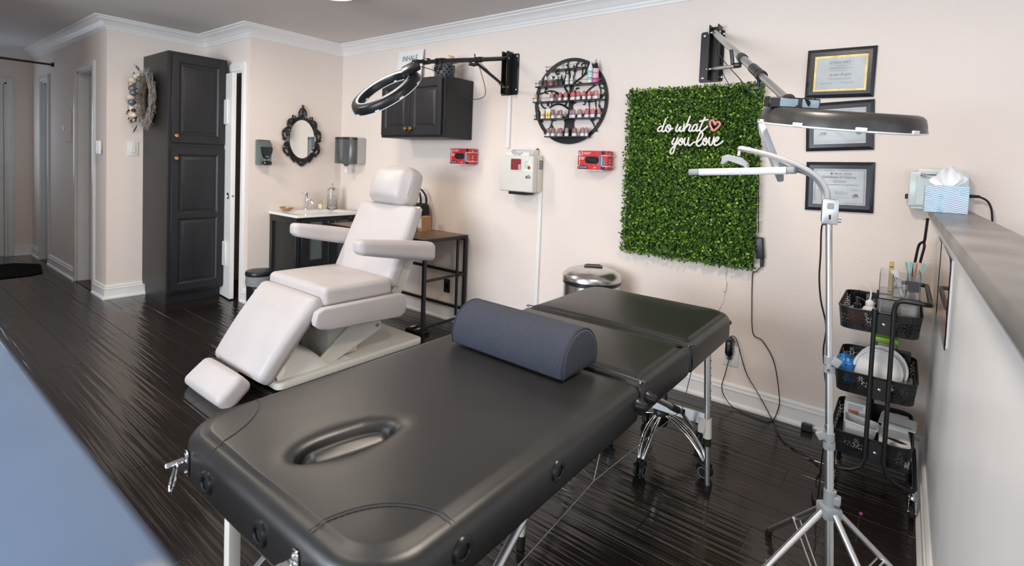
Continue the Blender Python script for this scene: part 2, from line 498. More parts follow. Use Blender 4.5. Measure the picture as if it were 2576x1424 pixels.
# door casings
def casing(bm, a0, a1, z1, face, axis, d, w=.062):
    """flat stepped casing about an opening a0..a1 on a wall plane 'face'; d = side of the room (+1/-1)"""
    for (u0, u1, z0, zz) in ((a0-w, a0, 0, z1+w), (a1, a1+w, 0, z1+w), (a0, a1, z1, z1+w)):
        for (i0, i1, t) in ((0, 1, .014), (.18, .82, .019)):
            if u0 == a0: v0, v1, q0, q1 = u0, u1, z0+(zz-z0)*i0, z0+(zz-z0)*i1
            else: v0, v1, q0, q1 = u0+(u1-u0)*i0, u0+(u1-u0)*i1, z0, zz
            if axis == 'x': box(bm, v0, v1, face, face+d*t, q0, q1, .003, 1)
            else: box(bm, face, face+d*t, v0, v1, q0, q1, .003, 1)
def hall_doorway(n, a0, a1):
    bm = newbm(); casing(bm, a0, a1, 2.05, Y2W, 'x', -1)
    # jambs and stop
    for q in ((a0, a0+.018), (a1-.018, a1)): box(bm, q[0], q[1], Y2W, Y2W+.13, 0, 2.05)
    box(bm, a0, a1, Y2W, Y2W+.13, 2.032, 2.05)
    box(bm, a0+.018, a0+.03, Y2W+.05, Y2W+.085, 0, 2.032); box(bm, a1-.03, a1-.018, Y2W+.05, Y2W+.085, 0, 2.032)
    t = struct('door_%d' % n, bm, m_trimgrey)
    bm = newbm(); box(bm, a0+.019, a1-.019, Y2W+.086, Y2W+.12, .008, 2.03, .002, 1)
    obj('door_leaf', bm, m_trimgrey, t)
    bm = newbm()
    for z in (.28, 1.05, 1.83):
        box(bm, a1-.021, a1-.0165, Y2W+.052, Y2W+.10, z-.045, z+.045); cyl(bm, (a1-.024, Y2W+.083, z-.045), (a1-.024, Y2W+.083, z+.045), .006, n=8)
    obj('hinge', bm, m_alu, t)
    bm = newbm(); box(bm, a0, a1, Y2W-.01, Y2W+.13, 0, .008, .003, 1); obj('threshold', bm, m_thresh, t)
m_thresh = mat('brown_threshold_wood', (.05, .028, .018), .4, var=(12, .25), stretch=(.2, 1, 1))
hall_doorway(2, A0, A1); hall_doorway(3, B0, B1)

# front door at the hall end, with a daylit pane
bm = newbm(); casing(bm, -2.78, -1.88, 2.04, XE, 'y', 1)
box(bm, XE-.12, XE, -1.898, -1.88, 0, 2.04); box(bm, XE-.12, XE, -2.78, -2.762, 0, 2.04); box(bm, XE-.12, XE, -2.78, -1.88, 2.02, 2.04)
fd = struct('door_1', bm, m_trimgrey)
bm = newbm()
for q in ((-2.76, -2.62, .01, 2.02), (-2.04, -1.90, .01, 2.02), (-2.62, -2.04, .01, .95), (-2.62, -2.04, 1.88, 2.02)): box(bm, XE-.07, XE-.025, q[0], q[1], q[2], q[3], .004, 1)
obj('door_leaf', bm, m_trimgrey, fd)
m_sky = mat('frosted_daylit_pane', (.7, .8, .9), .3, trans=.6, emit=(.75, .87, 1, 1.6))
bm = newbm(); box(bm, XE-.055, XE-.045, -2.63, -2.03, .94, 1.89); obj('pane', bm, m_sky, fd)
for z in (.93, 1.06):
    bm = newbm(); lathe(bm, [(.028, 0), (.028, .006), (.012, .01), (.012, .03), (.026, .042), (.028, .055), (.018, .066), (0, .068)], M=MX((XE-.025, -1.955, z), ey=PI/2)); obj('door_knob', bm, m_chrome, fd)

# closet door in the return wall
bm = newbm(); casing(bm, -.80, -.13, 2.06, Y1W, 'x', -1, .07)
box(bm, -.80, -.782, Y1W, Y1W+.12, 0, 2.06); box(bm, -.148, -.13, Y1W, Y1W+.12, 0, 2.06); box(bm, -.80, -.13, Y1W, Y1W+.12, 2.042, 2.06)
cd = struct('door_4', bm, m_trim)
bm = newbm(); M_leaf = MX((-.79, Y1W-.004, 0), ez=math.radians(-4.5))
box(bm, 0, .615, -.018, .018, .012, 2.035, .002, 1, M=M_leaf); leaf = obj('door_leaf', bm, m_trim, cd)
bm = newbm(); lathe(bm, [(.030, 0), (.030, .004), (.024, .006), (.022, .002), (0, .002)], M=M_leaf @ MX((.555, -.018, .94), ex=PI/2)); obj('flush_pull', bm, m_steel, leaf)
for z0, z1 in ((1.58, 1.80), (.30, .52)):
    bm = newbm(); box(bm, .40, .545, -.034, -.018, z0, z1, .004, 1, M=M_leaf)
    g = obj('vent_grille', bm, m_whiteplas, leaf)
bm = newbm(); cyl(bm, M_leaf @ V((.6152, 0, .94)), M_leaf @ V((.6165, 0, .94)), .010, n=14); obj('latch_bore', bm, m_brass, leaf)

# half wall with its grey cap, in an L about the treatment area
XH = 4.775
bm = newbm(); box(bm, XH, 4.848, -2.90, 0, 0, 1.165); hw = struct('wall_half', bm, m_pony)
bm = newbm()
prism(bm, [(4.733, -.001), (4.733, -2.93), (4.882, -2.93), (4.882, -.001)], ((0, 0, 1.158), (1, 0, 0), (0, 1, 0), (0, 0, 1)), .038, .006, 2)
capo = struct('trim_2', bm, m_cap)
baseboard('baseboard_half', [(XH, -2.985), (XH, 0)][::1]) if False else None
bm = newbm(); sweep(bm, [(XH, 0), (XH, -2.90)], [(-o, z) for o, z in BASE]); struct('baseboard_half', bm, m_trim, sharp=25)
# high side table under a pale blue cloth, close to the camera
m_bluecloth = mat('pale_blue_cloth', (.145, .215, .35), .75, spec=.25, var=(5, .10), bump=(9, .25, .02))
HT = thing('side_table', (3.92, -3.16, 0), 'high side table under a pale blue cloth nearest the camera', 'table')
for (x, y) in ((3.32, -3.02), (4.42, -3.02), (3.32, -3.33), (4.42, -3.33)):
    bm = newbm(); box(bm, x-.02, x+.02, y-.02, y+.02, 0, 1.165, .003, 1); obj('leg', bm, m_blackwood, HT)
bm = newbm(); box(bm, 3.26, 4.500, -3.38, -2.955, 1.165, 1.190, .004, 1); obj('table_top', bm, m_blackwood, HT)
bm = newbm(); nu, nv = 40, 30; G = []
for i in range(nu+1):
    row = []
    for j in range(nv+1):
        x = 3.25 + 1.262*i/nu; t = j/nv*.56
        if t < .445: y, z = -3.39 + t, 1.1935
        else: y, z = -2.947, 1.1935 - (t-.445)
        row.append(bm.verts.new((x, y, z)))
    G.append(row)
for i in range(nu):
    for j in range(nv): bm.faces.new((G[i][j], G[i+1][j], G[i+1][j+1], G[i][j+1]))
obj('cloth', bm, m_bluecloth, HT, sharp=180)
bm = newbm(); lathe(bm, [(.0055, 0), (.0055, .002), (.003, .0035), (0, .004)], (4.468, -2.956, 1.1945), n=16); obj('glint_disc', bm, m_greyrub, HT)  # added disc standing in for an out-of-focus specular highlight

# ceiling lamps
m_lens = mat('lit_opal_lens', (.9, .88, .84), .4, emit=(1, .92, .82, 3.0))
LAMP_L = ['round flush ceiling lamp above the white treatment chair', 'round flush ceiling lamp in front of the tall cabinet', 'round flush ceiling lamp above the foot of the massage table', 'round flush ceiling lamp between the chair and the camera', 'round flush ceiling lamp beyond the half wall']
for i, ((lx, ly), pw) in enumerate(LAMPS):
    t = thing('ceiling_lamp', (lx, ly, 2.398), LAMP_L[i], 'lamp', 'flush ceiling lamps')
    bm = newbm(); lathe(bm, [(.175, 2.44), (.178, 2.42), (.170, 2.405), (.158, 2.402), (.158, 2.44)], (lx, ly, 0), n=40); obj('lamp_rim', bm, m_whiteplas, t)
    bm = newbm(); lathe(bm, [(.157, 2.412), (.14, 2.405), (.10, 2.4), (0, 2.398)], (lx, ly, 0), n=40); obj('lens', bm, m_lens, t)

# hall fittings
bm = newbm(); cyl(bm, (-2.80, Y2W-.001, 2.195), (-2.80, Y2W-.02, 2.195), .022, n=16); cyl(bm, (-2.80, Y2W-.012, 2.195), (-2.80, -2.799, 2.195), .011, n=12)
single('curtain_rod', bm, m_blackmetal, 'thin black curtain rod spanning the dim hall', 'curtain rod')
bm = newbm(); box(bm, -2.26, -2.08, Y2W-.012, Y2W, 1.37, 1.69, .003, 1); pb = single('access_panel', bm, m_wall, 'wall-coloured access panel between the two hall doorways', 'panel')
bm = newbm(); box(bm, -2.33, -2.29, Y2W-.014, Y2W, 1.49, 1.54, .004, 1); cyl(bm, (-2.31, Y2W-.014, 1.515), (-2.31, Y2W-.022, 1.515), .008, n=12); single('bell_button', bm, m_whiteplas, 'tiny white button beside the hall access panel', 'button')
t = thing('thermostat', (-1.07, Y2W, 1.28), 'white thermostat near the hall corner', 'thermostat')
bm = newbm(); box(bm, -1.15, -1.06, Y2W-.012, Y2W, 1.30, 1.385, .003, 1); obj('back_plate', bm, m_whiteplas, t)
bm = newbm(); box(bm, -1.10, -1.03, Y2W-.036, Y2W-.012, 1.27, 1.385, .005, 2); obj('housing', bm, m_whiteplas, t)
t = thing('light_switch', (XD, -1.473, 1.26), 'white rocker light switch left of the tall cabinet', 'switch')
bm = newbm(); box(bm, XD, XD+.007, -1.512, -1.434, 1.262, 1.388, .003, 2); obj('switch_plate', bm, m_whiteplas, t)
bm = newbm(); box(bm, XD+.006, XD+.012, -1.49, -1.456, 1.292, 1.358, .002, 1); obj('rocker', bm, m_whiteplas, t)
m_mat = mat('black_carpet_mat', (.006, .006, .006), .95, spec=.1, bump=(400, .6, .003))
bm = newbm(); prism(bm, [(-3.25, -2.75), (-2.50, -2.75), (-2.43, -2.68), (-2.43, -1.90), (-2.50, -1.80), (-2.95, -1.735), (-3.05, -1.74), (-3.25, -1.9)], ((0, 0, .001), (1, 0, 0), (0, 1, 0), (0, 0, 1)), .009, .002, 1)
single('door_mat', bm, m_mat, 'black floor mat lying in front of the front door', 'mat')
# ================================================================== tall cabinet
def panel_door(name, parent, x_face, sgn, axis, a0, a1, z0, z1, panels, m, th=.02, stile=.055):
    """raised-panel door; axis 'y' = face normal +x at x_face (a = y range); axis 'x' = face normal -y at y_face"""
    def B(bm, u0, u1, w0, w1, d0, d1, bev=.002):
        if axis == 'y': box(bm, x_face+d0, x_face+d1, u0, u1, w0, w1, bev, 1)
        else: box(bm, u0, u1, x_face-d1, x_face-d0, w0, w1, bev, 1)
    bm = newbm()
    B(bm, a0, a0+stile, z0, z1, 0, th); B(bm, a1-stile, a1, z0, z1, 0, th)
    edges = [z0] + [p for pr in panels for p in pr] + [z1]
    for i in range(0, len(edges), 2): B(bm, a0+stile, a1-stile, edges[i], edges[i+1], 0, th)
    d = obj(name, bm, m, parent)
    for (p0, p1) in panels:
        bm = newbm()
        u0, u1 = a0+stile, a1-stile
        rings = []
        for ins, dep in ((0, th-.001), (.006, th-.006), (.010, th-.010), (.022, th-.010), (.040, th-.003), (.046, th-.002)):
            r = []
            for (uu, ww) in ((u0+ins, p0+ins), (u1-ins, p0+ins), (u1-ins, p1-ins), (u0+ins, p1-ins)):
                r.append(bm.verts.new((x_face+dep, uu, ww) if axis == 'y' else (uu, x_face-dep, ww)))
            rings.append(r)
        for A, B_ in zip(rings, rings[1:]):
            for i in range(4): bm.faces.new((A[i], A[(i+1) % 4], B_[(i+1) % 4], B_[i]))
        bm.faces.new(rings[-1])
        obj('raised_panel', bm, m, d, sharp=15)
    return d
def knob(parent, p, dirv, m, s=1.0):
    bm = newbm(); x, y, z, L = frame_z(p, V(p)+V(dirv))
    lathe(bm, [(.007*s, 0), (.006*s, .010*s), (.008*s, .014*s), (.015*s, .018*s), (.017*s, .023*s), (.014*s, .028*s), (0, .030*s)], M=frame_m(p, x, y, z), n=18)
    return obj('knob', bm, m, parent)
TC = thing('tall_cabinet', (-.64, -1.17, 0), 'tall black panelled cabinet between the light switch and the white door', 'cabinet')
CX0, CX1, CY0, CY1, CT = XD+.003, -.345, -1.40, -.942, 2.157
bm = newbm(); box(bm, CX0, CX1-.02, CY0, CY1, .10, CT, .003, 1); obj('carcass', bm, m_blackveneer, TC)
bm = newbm()
for q in ((CY0, CY0+.04, .1, CT), (CY1-.04, CY1, .1, CT), (CY0+.04, CY1-.04, .1, .135), (CY0+.04, CY1-.04, CT-.035, CT), (CY0+.04, CY1-.04, 1.345, 1.405)):
    box(bm, CX1-.02, CX1, q[0], q[1], q[2], q[3], .0015, 1)
obj('face_frame', bm, m_blackwood, TC)
bm = newbm(); box(bm, CX0, CX1-.075, CY0+.02, CY1, 0, .10); obj('toe_kick', bm, m_blackwood, TC)
d1 = panel_door('door', TC, CX1, 1, 'y', CY0+.022, CY1-.022, 1.395, CT-.022, [(1.46, CT-.085)], m_blackwood)
knob(d1, (CX1+.02, CY0+.052, 1.452), (1, 0, 0), m_brass)
d2 = panel_door('door', TC, CX1, 1, 'y', CY0+.022, CY1-.022, .122, 1.358, [(.185, .745), (.79, 1.295)], m_blackwood)
knob(d2, (CX1+.02, CY0+.052, 1.262), (1, 0, 0), m_brass)

# ================================================================== wall cabinet
WC = thing('wall_cabinet', (1.435, -.15, 1.505), 'black two-door wall cabinet with small brass knobs', 'cabinet')
bm = newbm(); box(bm, 1.06, 1.81, -.29, -.002, 1.505, 1.975, .002, 1); obj('carcass', bm, m_blackwood, WC)
bm = newbm()
for q in ((1.06, 1.098, 1.505, 1.975), (1.772, 1.81, 1.505, 1.975), (1.098, 1.772, 1.505, 1.54), (1.098, 1.772, 1.935, 1.975)): box(bm, q[0], q[1], -.31, -.29, q[2], q[3], .0015, 1)
obj('face_frame', bm, m_blackwood, WC)
for a0, a1, kx in ((1.078, 1.432, 1.405), (1.438, 1.792, 1.465)):
    d = panel_door('door', WC, -.31, -1, 'x', a0, a1, 1.525, 1.955, [(1.58, 1.90)], m_blackwood, stile=.05)
    knob(d, (kx, -.33, 1.575), (0, -1, 0), m_brass)

# ================================================================== vanity
VN = thing('vanity_cabinet', (.235, -.41, 0), 'black washstand cabinet with frosted glass doors under the basin', 'cabinet')
VY0, VY1, VX = -.712, -.10, .455
bm = newbm()
box(bm, .005, .045, VY0, VY0+.04, 0, .79, .002, 1); box(bm, VX-.04, VX, VY0, VY0+.04, 0, .79, .002, 1)
box(bm, .005, .045, VY1-.04, VY1, 0, .79, .002, 1); box(bm, VX-.04, VX, VY1-.04, VY1, 0, .79, .002, 1)
box(bm, .045, VX-.04, VY0, VY0+.035, .73, .79); box(bm, .045, VX-.04, VY0, VY0+.035, .08, .15)
box(bm, VX-.035, VX, VY0+.04, VY1-.04, .765, .79); box(bm, VX-.035, VX, VY0+.04, VY1-.04, .12, .34)
obj('frame', bm, m_blackwood, VN)
bm = newbm(); box(bm, .045, VX-.04, VY0+.018, VY0+.028, .15, .73); box(bm, .045, VX-.04, VY1-.028, VY1-.018, .1, .75); box(bm, .02, VX-.03, VY0+.03, VY1-.03, .32, .335); box(bm, .006, .016, VY0+.03, VY1-.03, .1, .76)
obj('side_panel', bm, m_blackveneer, VN)
m_frost = mat('frosted_glass', (.62, .70, .70), .35, trans=.85, ior=1.2, var=(6, .04))
for i, (a0, a1) in enumerate(((-.668, -.409), (-.405, -.146))):
    bm = newbm()
    for q in ((a0, a0+.078, .35, .762), (a1-.065, a1, .35, .762), (a0+.078, a1-.065, .35, .412), (a0+.078, a1-.065, .748, .762)): box(bm, VX, VX+.018, q[0], q[1], q[2], q[3], .0015, 1)
    d = obj('door', bm, m_blackwood, VN)
    bm = newbm(); box(bm, VX+.006, VX+.010, a0+.07, a1-.06, .40, .755); obj('pane', bm, m_frost, d)
    ky = a1-.014 if i == 0 else a0+.052
    bm = newbm(); tube(bm, [(VX+.018, ky-.008, .655), (VX+.04, ky-.008, .655), (VX+.04, ky-.008, .745), (VX+.018, ky-.008, .745)], .005, 8); obj('handle', bm, m_steel, d)
# tissue box and cup seen dimly through the frosted pane
bm = newbm(); box(bm, .26, .38, -.60, -.47, .337, .44, .004, 1); single('tissue_carton', bm, mat('teal_card', (.12, .33, .36), .6), 'teal carton behind the frosted washstand door', 'box')
bm = newbm(); lathe(bm, [(0, 0), (.045, .01), (.03, .05), (.012, .10), (0, .13)], (.32, -.545, .441), n=14); single('tissue_tuft', bm, m_paper, 'white tissue standing up from the teal carton in the washstand', 'tissue')
# basin top
BT = thing('wash_basin', (.24, -.41, .79), 'white ceramic basin top on the black washstand', 'basin')
bm = newbm()
BX0, BX1, BY0, BY1, BZ = .004, .485, -.722, -.09, .812
outer = [(BX0, BY0), (BX1, BY0), (BX1, BY1), (BX0, BY1)]
def rr(cx, cy, hw, hh, r, z, k=5): return [(cx+p[0], cy+p[1], z) for p in rrect(hw, hh, r, k)]
rings = []
cxm, cym = (BX0+BX1)/2, (BY0+BY1)/2
for hw, hh, r, z in ((.2405, .316, .004, .79), (.2405, .316, .004, .809), (.2385, .314, .004, .812), (.165, .245, .03, .812), (.160, .240, .03, .808), (.135, .20, .06, .755), (.06, .10, .05, .735), (.02, .02, .019, .733)):
    off = .035 if hw < .2 else 0
    rings.append([bm.verts.new(p) for p in rr(cxm+off, cym, hw, hh, r, z)])
for A, B_ in zip(rings, rings[1:]):
    for i in range(len(A)): bm.faces.new((A[i], A[(i+1) % len(A)], B_[(i+1) % len(A)], B_[i]))
bm.faces.new(rings[0][::-1]); bm.faces.new(rings[-1])
obj('basin', bm, mat('white_ceramic', (.80, .79, .77), .12, var=(4, .01)), BT)
bm = newbm(); lathe(bm, [(0, .7335), (.019, .7335), (.017, .737), (.004, .738), (0, .738)], (cxm+.035, cym, 0), n=20); obj('drain', bm, m_chrome, BT)
bm = newbm(); lathe(bm, [(.013, 0), (.013, .004), (.007, .004), (.007, 0)], M=MX((.135, cym, .785), ey=math.radians(70)), n=18); obj('overflow_ring', bm, m_chrome, BT)
# faucet
FA = thing('faucet', (.072, -.40, .812), 'chrome single-lever faucet on the white basin', 'faucet')
bm = newbm(); lathe(bm, [(.026, 0), (.026, .005), (.021, .007), (.021, .125), (.0215, .128), (.0215, .168), (.018, .171), (0, .171)], (.072, -.40, .8125), n=24); obj('body', bm, m_chrome, FA)
bm = newbm(); tube(bm, [(.08, -.40, .89), (.12, -.40, .915), (.155, -.40, .905), (.175, -.40, .875)], .0125, 12, k=5); obj('spout', bm, m_chrome, FA)
bm = newbm(); cyl(bm, (.072, -.41, .971), (.072, -.468, .974), .0045, n=10); obj('lever', bm, m_chrome, FA)
# shell dish
m_shell = mat('tan_shell', (.40, .22, .11), .3, var=(25, .35)); m_shell2 = mat('pale_shell', (.68, .48, .30), .4, var=(30, .25))
SH = thing('shell_dish', (.09, -.60, .812), 'brown shell dish holding a small spiral shell', 'dish')
bm = newbm(); lathe(bm, [(0, 0), (.022, .003), (.045, .018), (.055, .036), (.051, .037), (.04, .022), (.018, .009), (0, .008)], (0, 0, 0), n=22, M=MX((.09, -.605, .8125), ey=.1) @ Matrix.Diagonal((.85, 1.15, 1, 1))); obj('dish', bm, m_shell, SH)
bm = newbm(); tube(bm, [(.09, -.615, .838), (.092, -.59, .842), (.094, -.565, .842), (.097, -.535, .836)], [.016, .019, .013, .006], 10, k=0)
for i in range(4): lathe(bm, [(.012-.002*i, -.005), (.0195-.0035*i, 0), (.012-.002*i, .005)], M=MX((.0905+.0016*i, -.605+.018*i, .842), ex=PI/2), n=12)
obj('spiral_shell', bm, m_shell2, SH)
# little glass bottle and disinfecting jar
bm = newbm(); lathe(bm, [(0, .0015), (.022, .0015), (.024, .006), (.024, .055), (.020, .064), (.013, .070), (.013, .082), (.016, .084), (.016, .090), (.0115, .090), (.0115, .07), (.0215, .053), (.0215, .006), (0, .005)], (.075, -.258, .812), n=4, M=None)
single('glass_bottle', bm, mat('pale_amber_glass', (.95, .90, .72), .05, trans=.9, ior=1.4), 'small square pale glass bottle beside the faucet', 'bottle')
JR = thing('disinfecting_jar', (.115, -.165, .812), 'tall clear disinfecting jar with a steel lid on the basin', 'jar')
jx, jy, jz = .125, -.165, .812
bm = newbm(); lathe(bm, [(0, .0015), (.047, .0015), (.052, .010), (.047, .028), (.044, .034), (.044, .195), (.0415, .195), (.0415, .034), (.042, .012), (0, .010)], (jx, jy, jz), n=26); obj('glass_jar', bm, m_glass, JR)
bm = newbm(); lathe(bm, [(.0455, .188), (.0465, .192), (.0465, .198), (.040, .205), (.020, .216), (.006, .222), (.005, .24), (.009, .248), (.006, .252), (0, .252)], (jx, jy, jz), n=26); obj('lid', bm, m_steel, JR)
bm = newbm(); cyl(bm, (jx, jy, jz+.03), (jx, jy, jz+.2), .0018, n=6)
for z in (.035, .085, .135): cyl(bm, (jx, jy, jz+z), (jx, jy, jz+z+.002), .034, n=20)
lathe(bm, [(.03, 0), (.036, 0), (.036, .018), (.03, .018)], (jx, jy, jz+.012), n=20)
obj('lift_rack', bm, m_steel, JR)
# pedal bin
PB = thing('pedal_bin', (.50, -1.06, 0), 'small black pedal bin with a clear liner beside the washstand', 'bin')
bm = newbm(); lathe(bm, [(0, 0), (.085, 0), (.088, .01), (.096, .33), (.092, .33), (.084, .02), (0, .015)], (.50, -1.03, .002), n=28); obj('bucket', bm, m_blackplas, PB)
bm = newbm(); lathe(bm, [(.101, .352), (.103, .356), (.103, .378), (.096, .388), (.05, .394), (0, .395)], (.50, -1.03, .002), n=28); obj('lid', bm, m_blackplas, PB)
m_film = mat('clear_bin_liner', (.75, .77, .80), .18, trans=.7, ior=1.15, bump=(60, .9, .01))
bm = newbm(); vs = lathe(bm, [(.098, .275), (.0985, .30), (.099, .335), (.0975, .352)], (.50, -1.03, .002), n=40)
for v in vs: 
    d = V((v.co.x-.50, v.co.y+1.03, 0)); v.co += d.normalized()*random.uniform(0, .004); v.co.z += random.uniform(-.006, .004)
obj('liner', bm, m_film, PB)

# ================================================================== desk
m_walnut = mat('walnut_laminate', (.20, .125, .085), .45, var=(7, .25), stretch=(.15, 1, 1), bump=(40, .05, .001))
DK = thing('desk', (1.2, -.25, 0), 'walnut-topped desk with a black steel frame behind the white chair', 'desk')
DX0, DX1, DY0, DY1, DZ = .55, 1.825, -.475, -.02, .739
bm = newbm(); box(bm, DX0+.02, DX1-.02, DY0+.003, DY1, DZ-.018, DZ, .001, 1); obj('desktop', bm, m_walnut, DK)
s = .026
for (x, y) in ((DX1-s, DY0), (DX1-s, DY1-s), (DX0, DY0), (DX0, DY1-s)):
    bm = newbm(); box(bm, x, x+s, y, y+s, 0, DZ, .0015, 1); obj('leg', bm, m_blackmetal, DK)
bm = newbm(); box(bm, DX1-.022, DX1-.004, DY1-.108, DY1-.090, .10, DZ-.025, .001, 1); obj('upright', bm, m_blackmetal, DK)
bm = newbm()
for x in (DX1-s, DX0): box(bm, x, x+s, DY0+s, DY1-s, DZ-.026, DZ, .001, 1)
box(bm, DX0+s, DX1-s, DY0, DY0+.003, DZ-.026, DZ); box(bm, DX0+s, DX1-s, DY1-.02, DY1, DZ-.045, DZ-.02, .001, 1)
obj('top_rail', bm, m_blackmetal, DK)
for z, yy in ((.425, None), (.075, None)):
    bm = newbm(); box(bm, DX1-.022, DX1-.004, DY0+s, DY1-s, z-.009, z+.009, .001, 1); obj('side_rail', bm, m_blackmetal, DK)
for z in (.42, .135):
    bm = newbm(); box(bm, DX0+s, DX1-s, DY1-.022, DY1-.004, z-.011, z+.011, .001, 1); obj('back_rail', bm, m_blackmetal, DK)
bm = newbm(); box(bm, 1.42, 1.475, -.20, -.10, DZ, DZ+.125, .002, 1); cb = thing('cardboard_box', (1.45, -.15, DZ), 'small brown cardboard box on the walnut desk', 'box'); obj('carton', bm, m_kraft, cb)
bm = newbm(); box(bm, 1.427, 1.468, -.2008, -.2, DZ+.03, DZ+.11); obj('shipping_label', bm, m_white, cb)
# black bag
m_bag = mat('black_nylon', (.012, .012, .014), .65, bump=(120, .3, .002), var=(20, .2))
BG = thing('handbag', (1.28, -.08, DZ), 'black bag with raised straps on the desk behind the headrest', 'bag')
bm = newbm(); cushion(bm, (.10, .055, .11), .03, (0, .02, 0), (5, 4, 5), M=MX((1.285, -.085, DZ+.111))); obj('bag_body', bm, m_bag, BG)
for dy in (-.03, .03):
    bm = newbm(); tube(bm, [(1.22, -.085+dy, DZ+.20), (1.23, -.085+dy, DZ+.29), (1.29, -.085+dy*.6, DZ+.34), (1.35, -.085+dy, DZ+.28), (1.355, -.085+dy, DZ+.19)], .006, 6, k=5, rx=.012); obj('strap', bm, m_bag, BG)
for (x, lab, dz) in ((1.585, 'black wall outlet plate framed by the desk legs', 0),):
    t = thing('outlet_plate', (x, 0, .22), lab, 'outlet')
    bm = newbm(); box(bm, x-.036, x+.036, -.006, 0, .222, .338, .003, 1); obj('plate', bm, m_blackplas, t)
    bm = newbm(); cyl(bm, (x, -.006, .28), (x, -.011, .28), .019, n=20); obj('socket', bm, m_blackgloss, t)
    for zz in (.322, .238): quick('screw', m_steel, t, cyl, (x, -.006, zz), (x, -.0075, zz), .004, n=8)
# ================================================================== white treatment chair
CH = thing('treatment_chair', (1.66, -1.15, 0), 'white reclining treatment chair with armrests and leg rest', 'chair')
XC = 1.66
def slab(name, m, p_top, p_bot, hw_top, hw_bot, th, r, puff, cx=XC, n=(8, 8, 3), curve=0, parent=CH):
    """padded slab between two (y,z) points, thickness th centred under the front face"""
    a, b = V((cx, *p_top)), V((cx, *p_bot))
    v = (a-b); L = v.length; v.normalize(); u = V((1, 0, 0)); nrm = u.cross(v)      # nrm points to the front/up side
    if nrm.y > 0 and abs(nrm.y) > abs(nrm.z): nrm = -nrm; u = -u
    if nrm.z < 0 and abs(nrm.z) >= abs(nrm.y): nrm = -nrm; u = -u
    o = (a+b)/2 - nrm*th/2
    hw = max(hw_top, hw_bot)
    def tp(q, p):
        k = (hw_bot + (hw_top-hw_bot)*(p.y+1)/2)/hw
        q = V((q.x*k, q.y, q.z)); q.z -= curve*(p.y**2); return q
    bm = newbm(); cushion(bm, (hw, L/2, th/2), r, puff, n, M=frame_m(o, u, v, nrm), taper=tp)
    return obj(name, bm, m, parent)
bm = newbm(); cushion(bm, (.325, .245, .058), .032, (.004, .004, .014), (8, 6, 3), M=MX((XC, -1.13, .50), ex=-.02)); seat = obj('seat', bm, m_whitevinyl, CH)
back = slab('backrest', m_whitevinyl, (-.705, 1.015), (-.930, .505), .308, .318, .10, .035, (.004, .004, .016))
leg = slab('leg_rest', m_whitevinyl, (-1.425, .535), (-1.735, .125), .315, .285, .105, .038, (.004, .004, .022), curve=.012)
foot = slab('foot_rest', m_whitevinyl, (-1.775, .155), (-1.905, .045), .215, .225, .115, .034, (.003, .003, .012))
# headrest: a plump half-moon pillow with a gusset
bm = newbm()
def hd(q, p):
    k = 1 - .22*max(0, p.y)**2 ; q = V((q.x*k, q.y, q.z)); q.z -= .035*p.x*p.x + .02*max(0, p.y)**2; q.y -= .012*p.x*p.x*(1 if p.y < 0 else -1); return q
a, b = V((XC-.01, -.635, 1.275)), V((XC-.01, -.705, 1.020)); v = (a-b).normalized(); nn = V((1, 0, 0)).cross(v); nn = -nn if nn.y > 0 else nn; uu = v.cross(nn)
MH = frame_m((a+b)/2 - nn*.03, uu, v, nn)
cushion(bm, (.200, .132, .085), .06, (.01, .01, .03), (7, 6, 3), M=MH, taper=hd); head = obj('headrest', bm, m_whitevinyl, CH)
def pth(pts, r=.0022): 
    bm = newbm(); tube(bm, pts, r, 5); return bm
# piping seams on the cushions
def seam(parent, pts, closed=False, r=.0026, k=5):
    bm = newbm(); tube(bm, pts, r, 5, closed=closed, k=k); return obj('seam', bm, m_whitevinyl, parent)
seam(head, [MH @ V((.205*x*(1-.1*max(0, y)), .118*y*.98, .052-.035*x*x-.02*max(0, y)**2)) for x, y in ((-.98, -.6), (-.98, .3), (-.7, .8), (0, 1.0), (.7, .8), (.98, .3), (.98, -.6))])
# armrests: tapered pads that widen and thicken towards the back
def armrest(x, y0, y1, z0f, z1f, z0b, z1b, hw, name='armrest'):
    bm = newbm()
    yc, L = (y0+y1)/2, abs(y1-y0)
    def tp(q, p):
        t = (p.y+1)/2
        zc = (z0f+z1f)/2*(1-t) + (z0b+z1b)/2*t; hh = ((z1f-z0f)*(1-t) + (z1b-z0b)*t)/2
        k = hh/.06
        round_ = 1 - .22*max(0, -p.y)**4
        return V((q.x*round_, q.y, (q.z)*k + zc))
    cushion(bm, (hw, L/2, .06), .035, (.002, .003, .006), (4, 7, 3), M=MX((x, yc, 0)), taper=tp)
    return obj(name, bm, m_whitevinyl, CH)
armrest(2.025, -1.20, -.595, .745, .835, .635, .765, .058)
armrest(1.295, -1.20, -.66, .775, .865, .655, .775, .058)
# lower side pads hanging beside the seat
def sidepad(x, th):
    bm = newbm()
    poly = []
    c = [(-1.455, .435), (-.82, .475), (-.80, .34), (-1.395, .315)]
    pts = [(-1.455, .40), (-1.44, .445), (-1.40, .462), (-.85, .452), (-.812, .43), (-.80, .36), (-.815, .315), (-.85, .292), (-1.36, .325), (-1.42, .345), (-1.45, .37)]
    prism(bm, [(p[0], p[1]) for p in pts], ((x, 0, 0), (0, 1, 0), (0, 0, 1), (1, 0, 0)), th, .014, 3)
    return obj('side_pad', bm, m_whitevinyl, CH)
sidepad(1.985, .05); sidepad(1.285, .05)
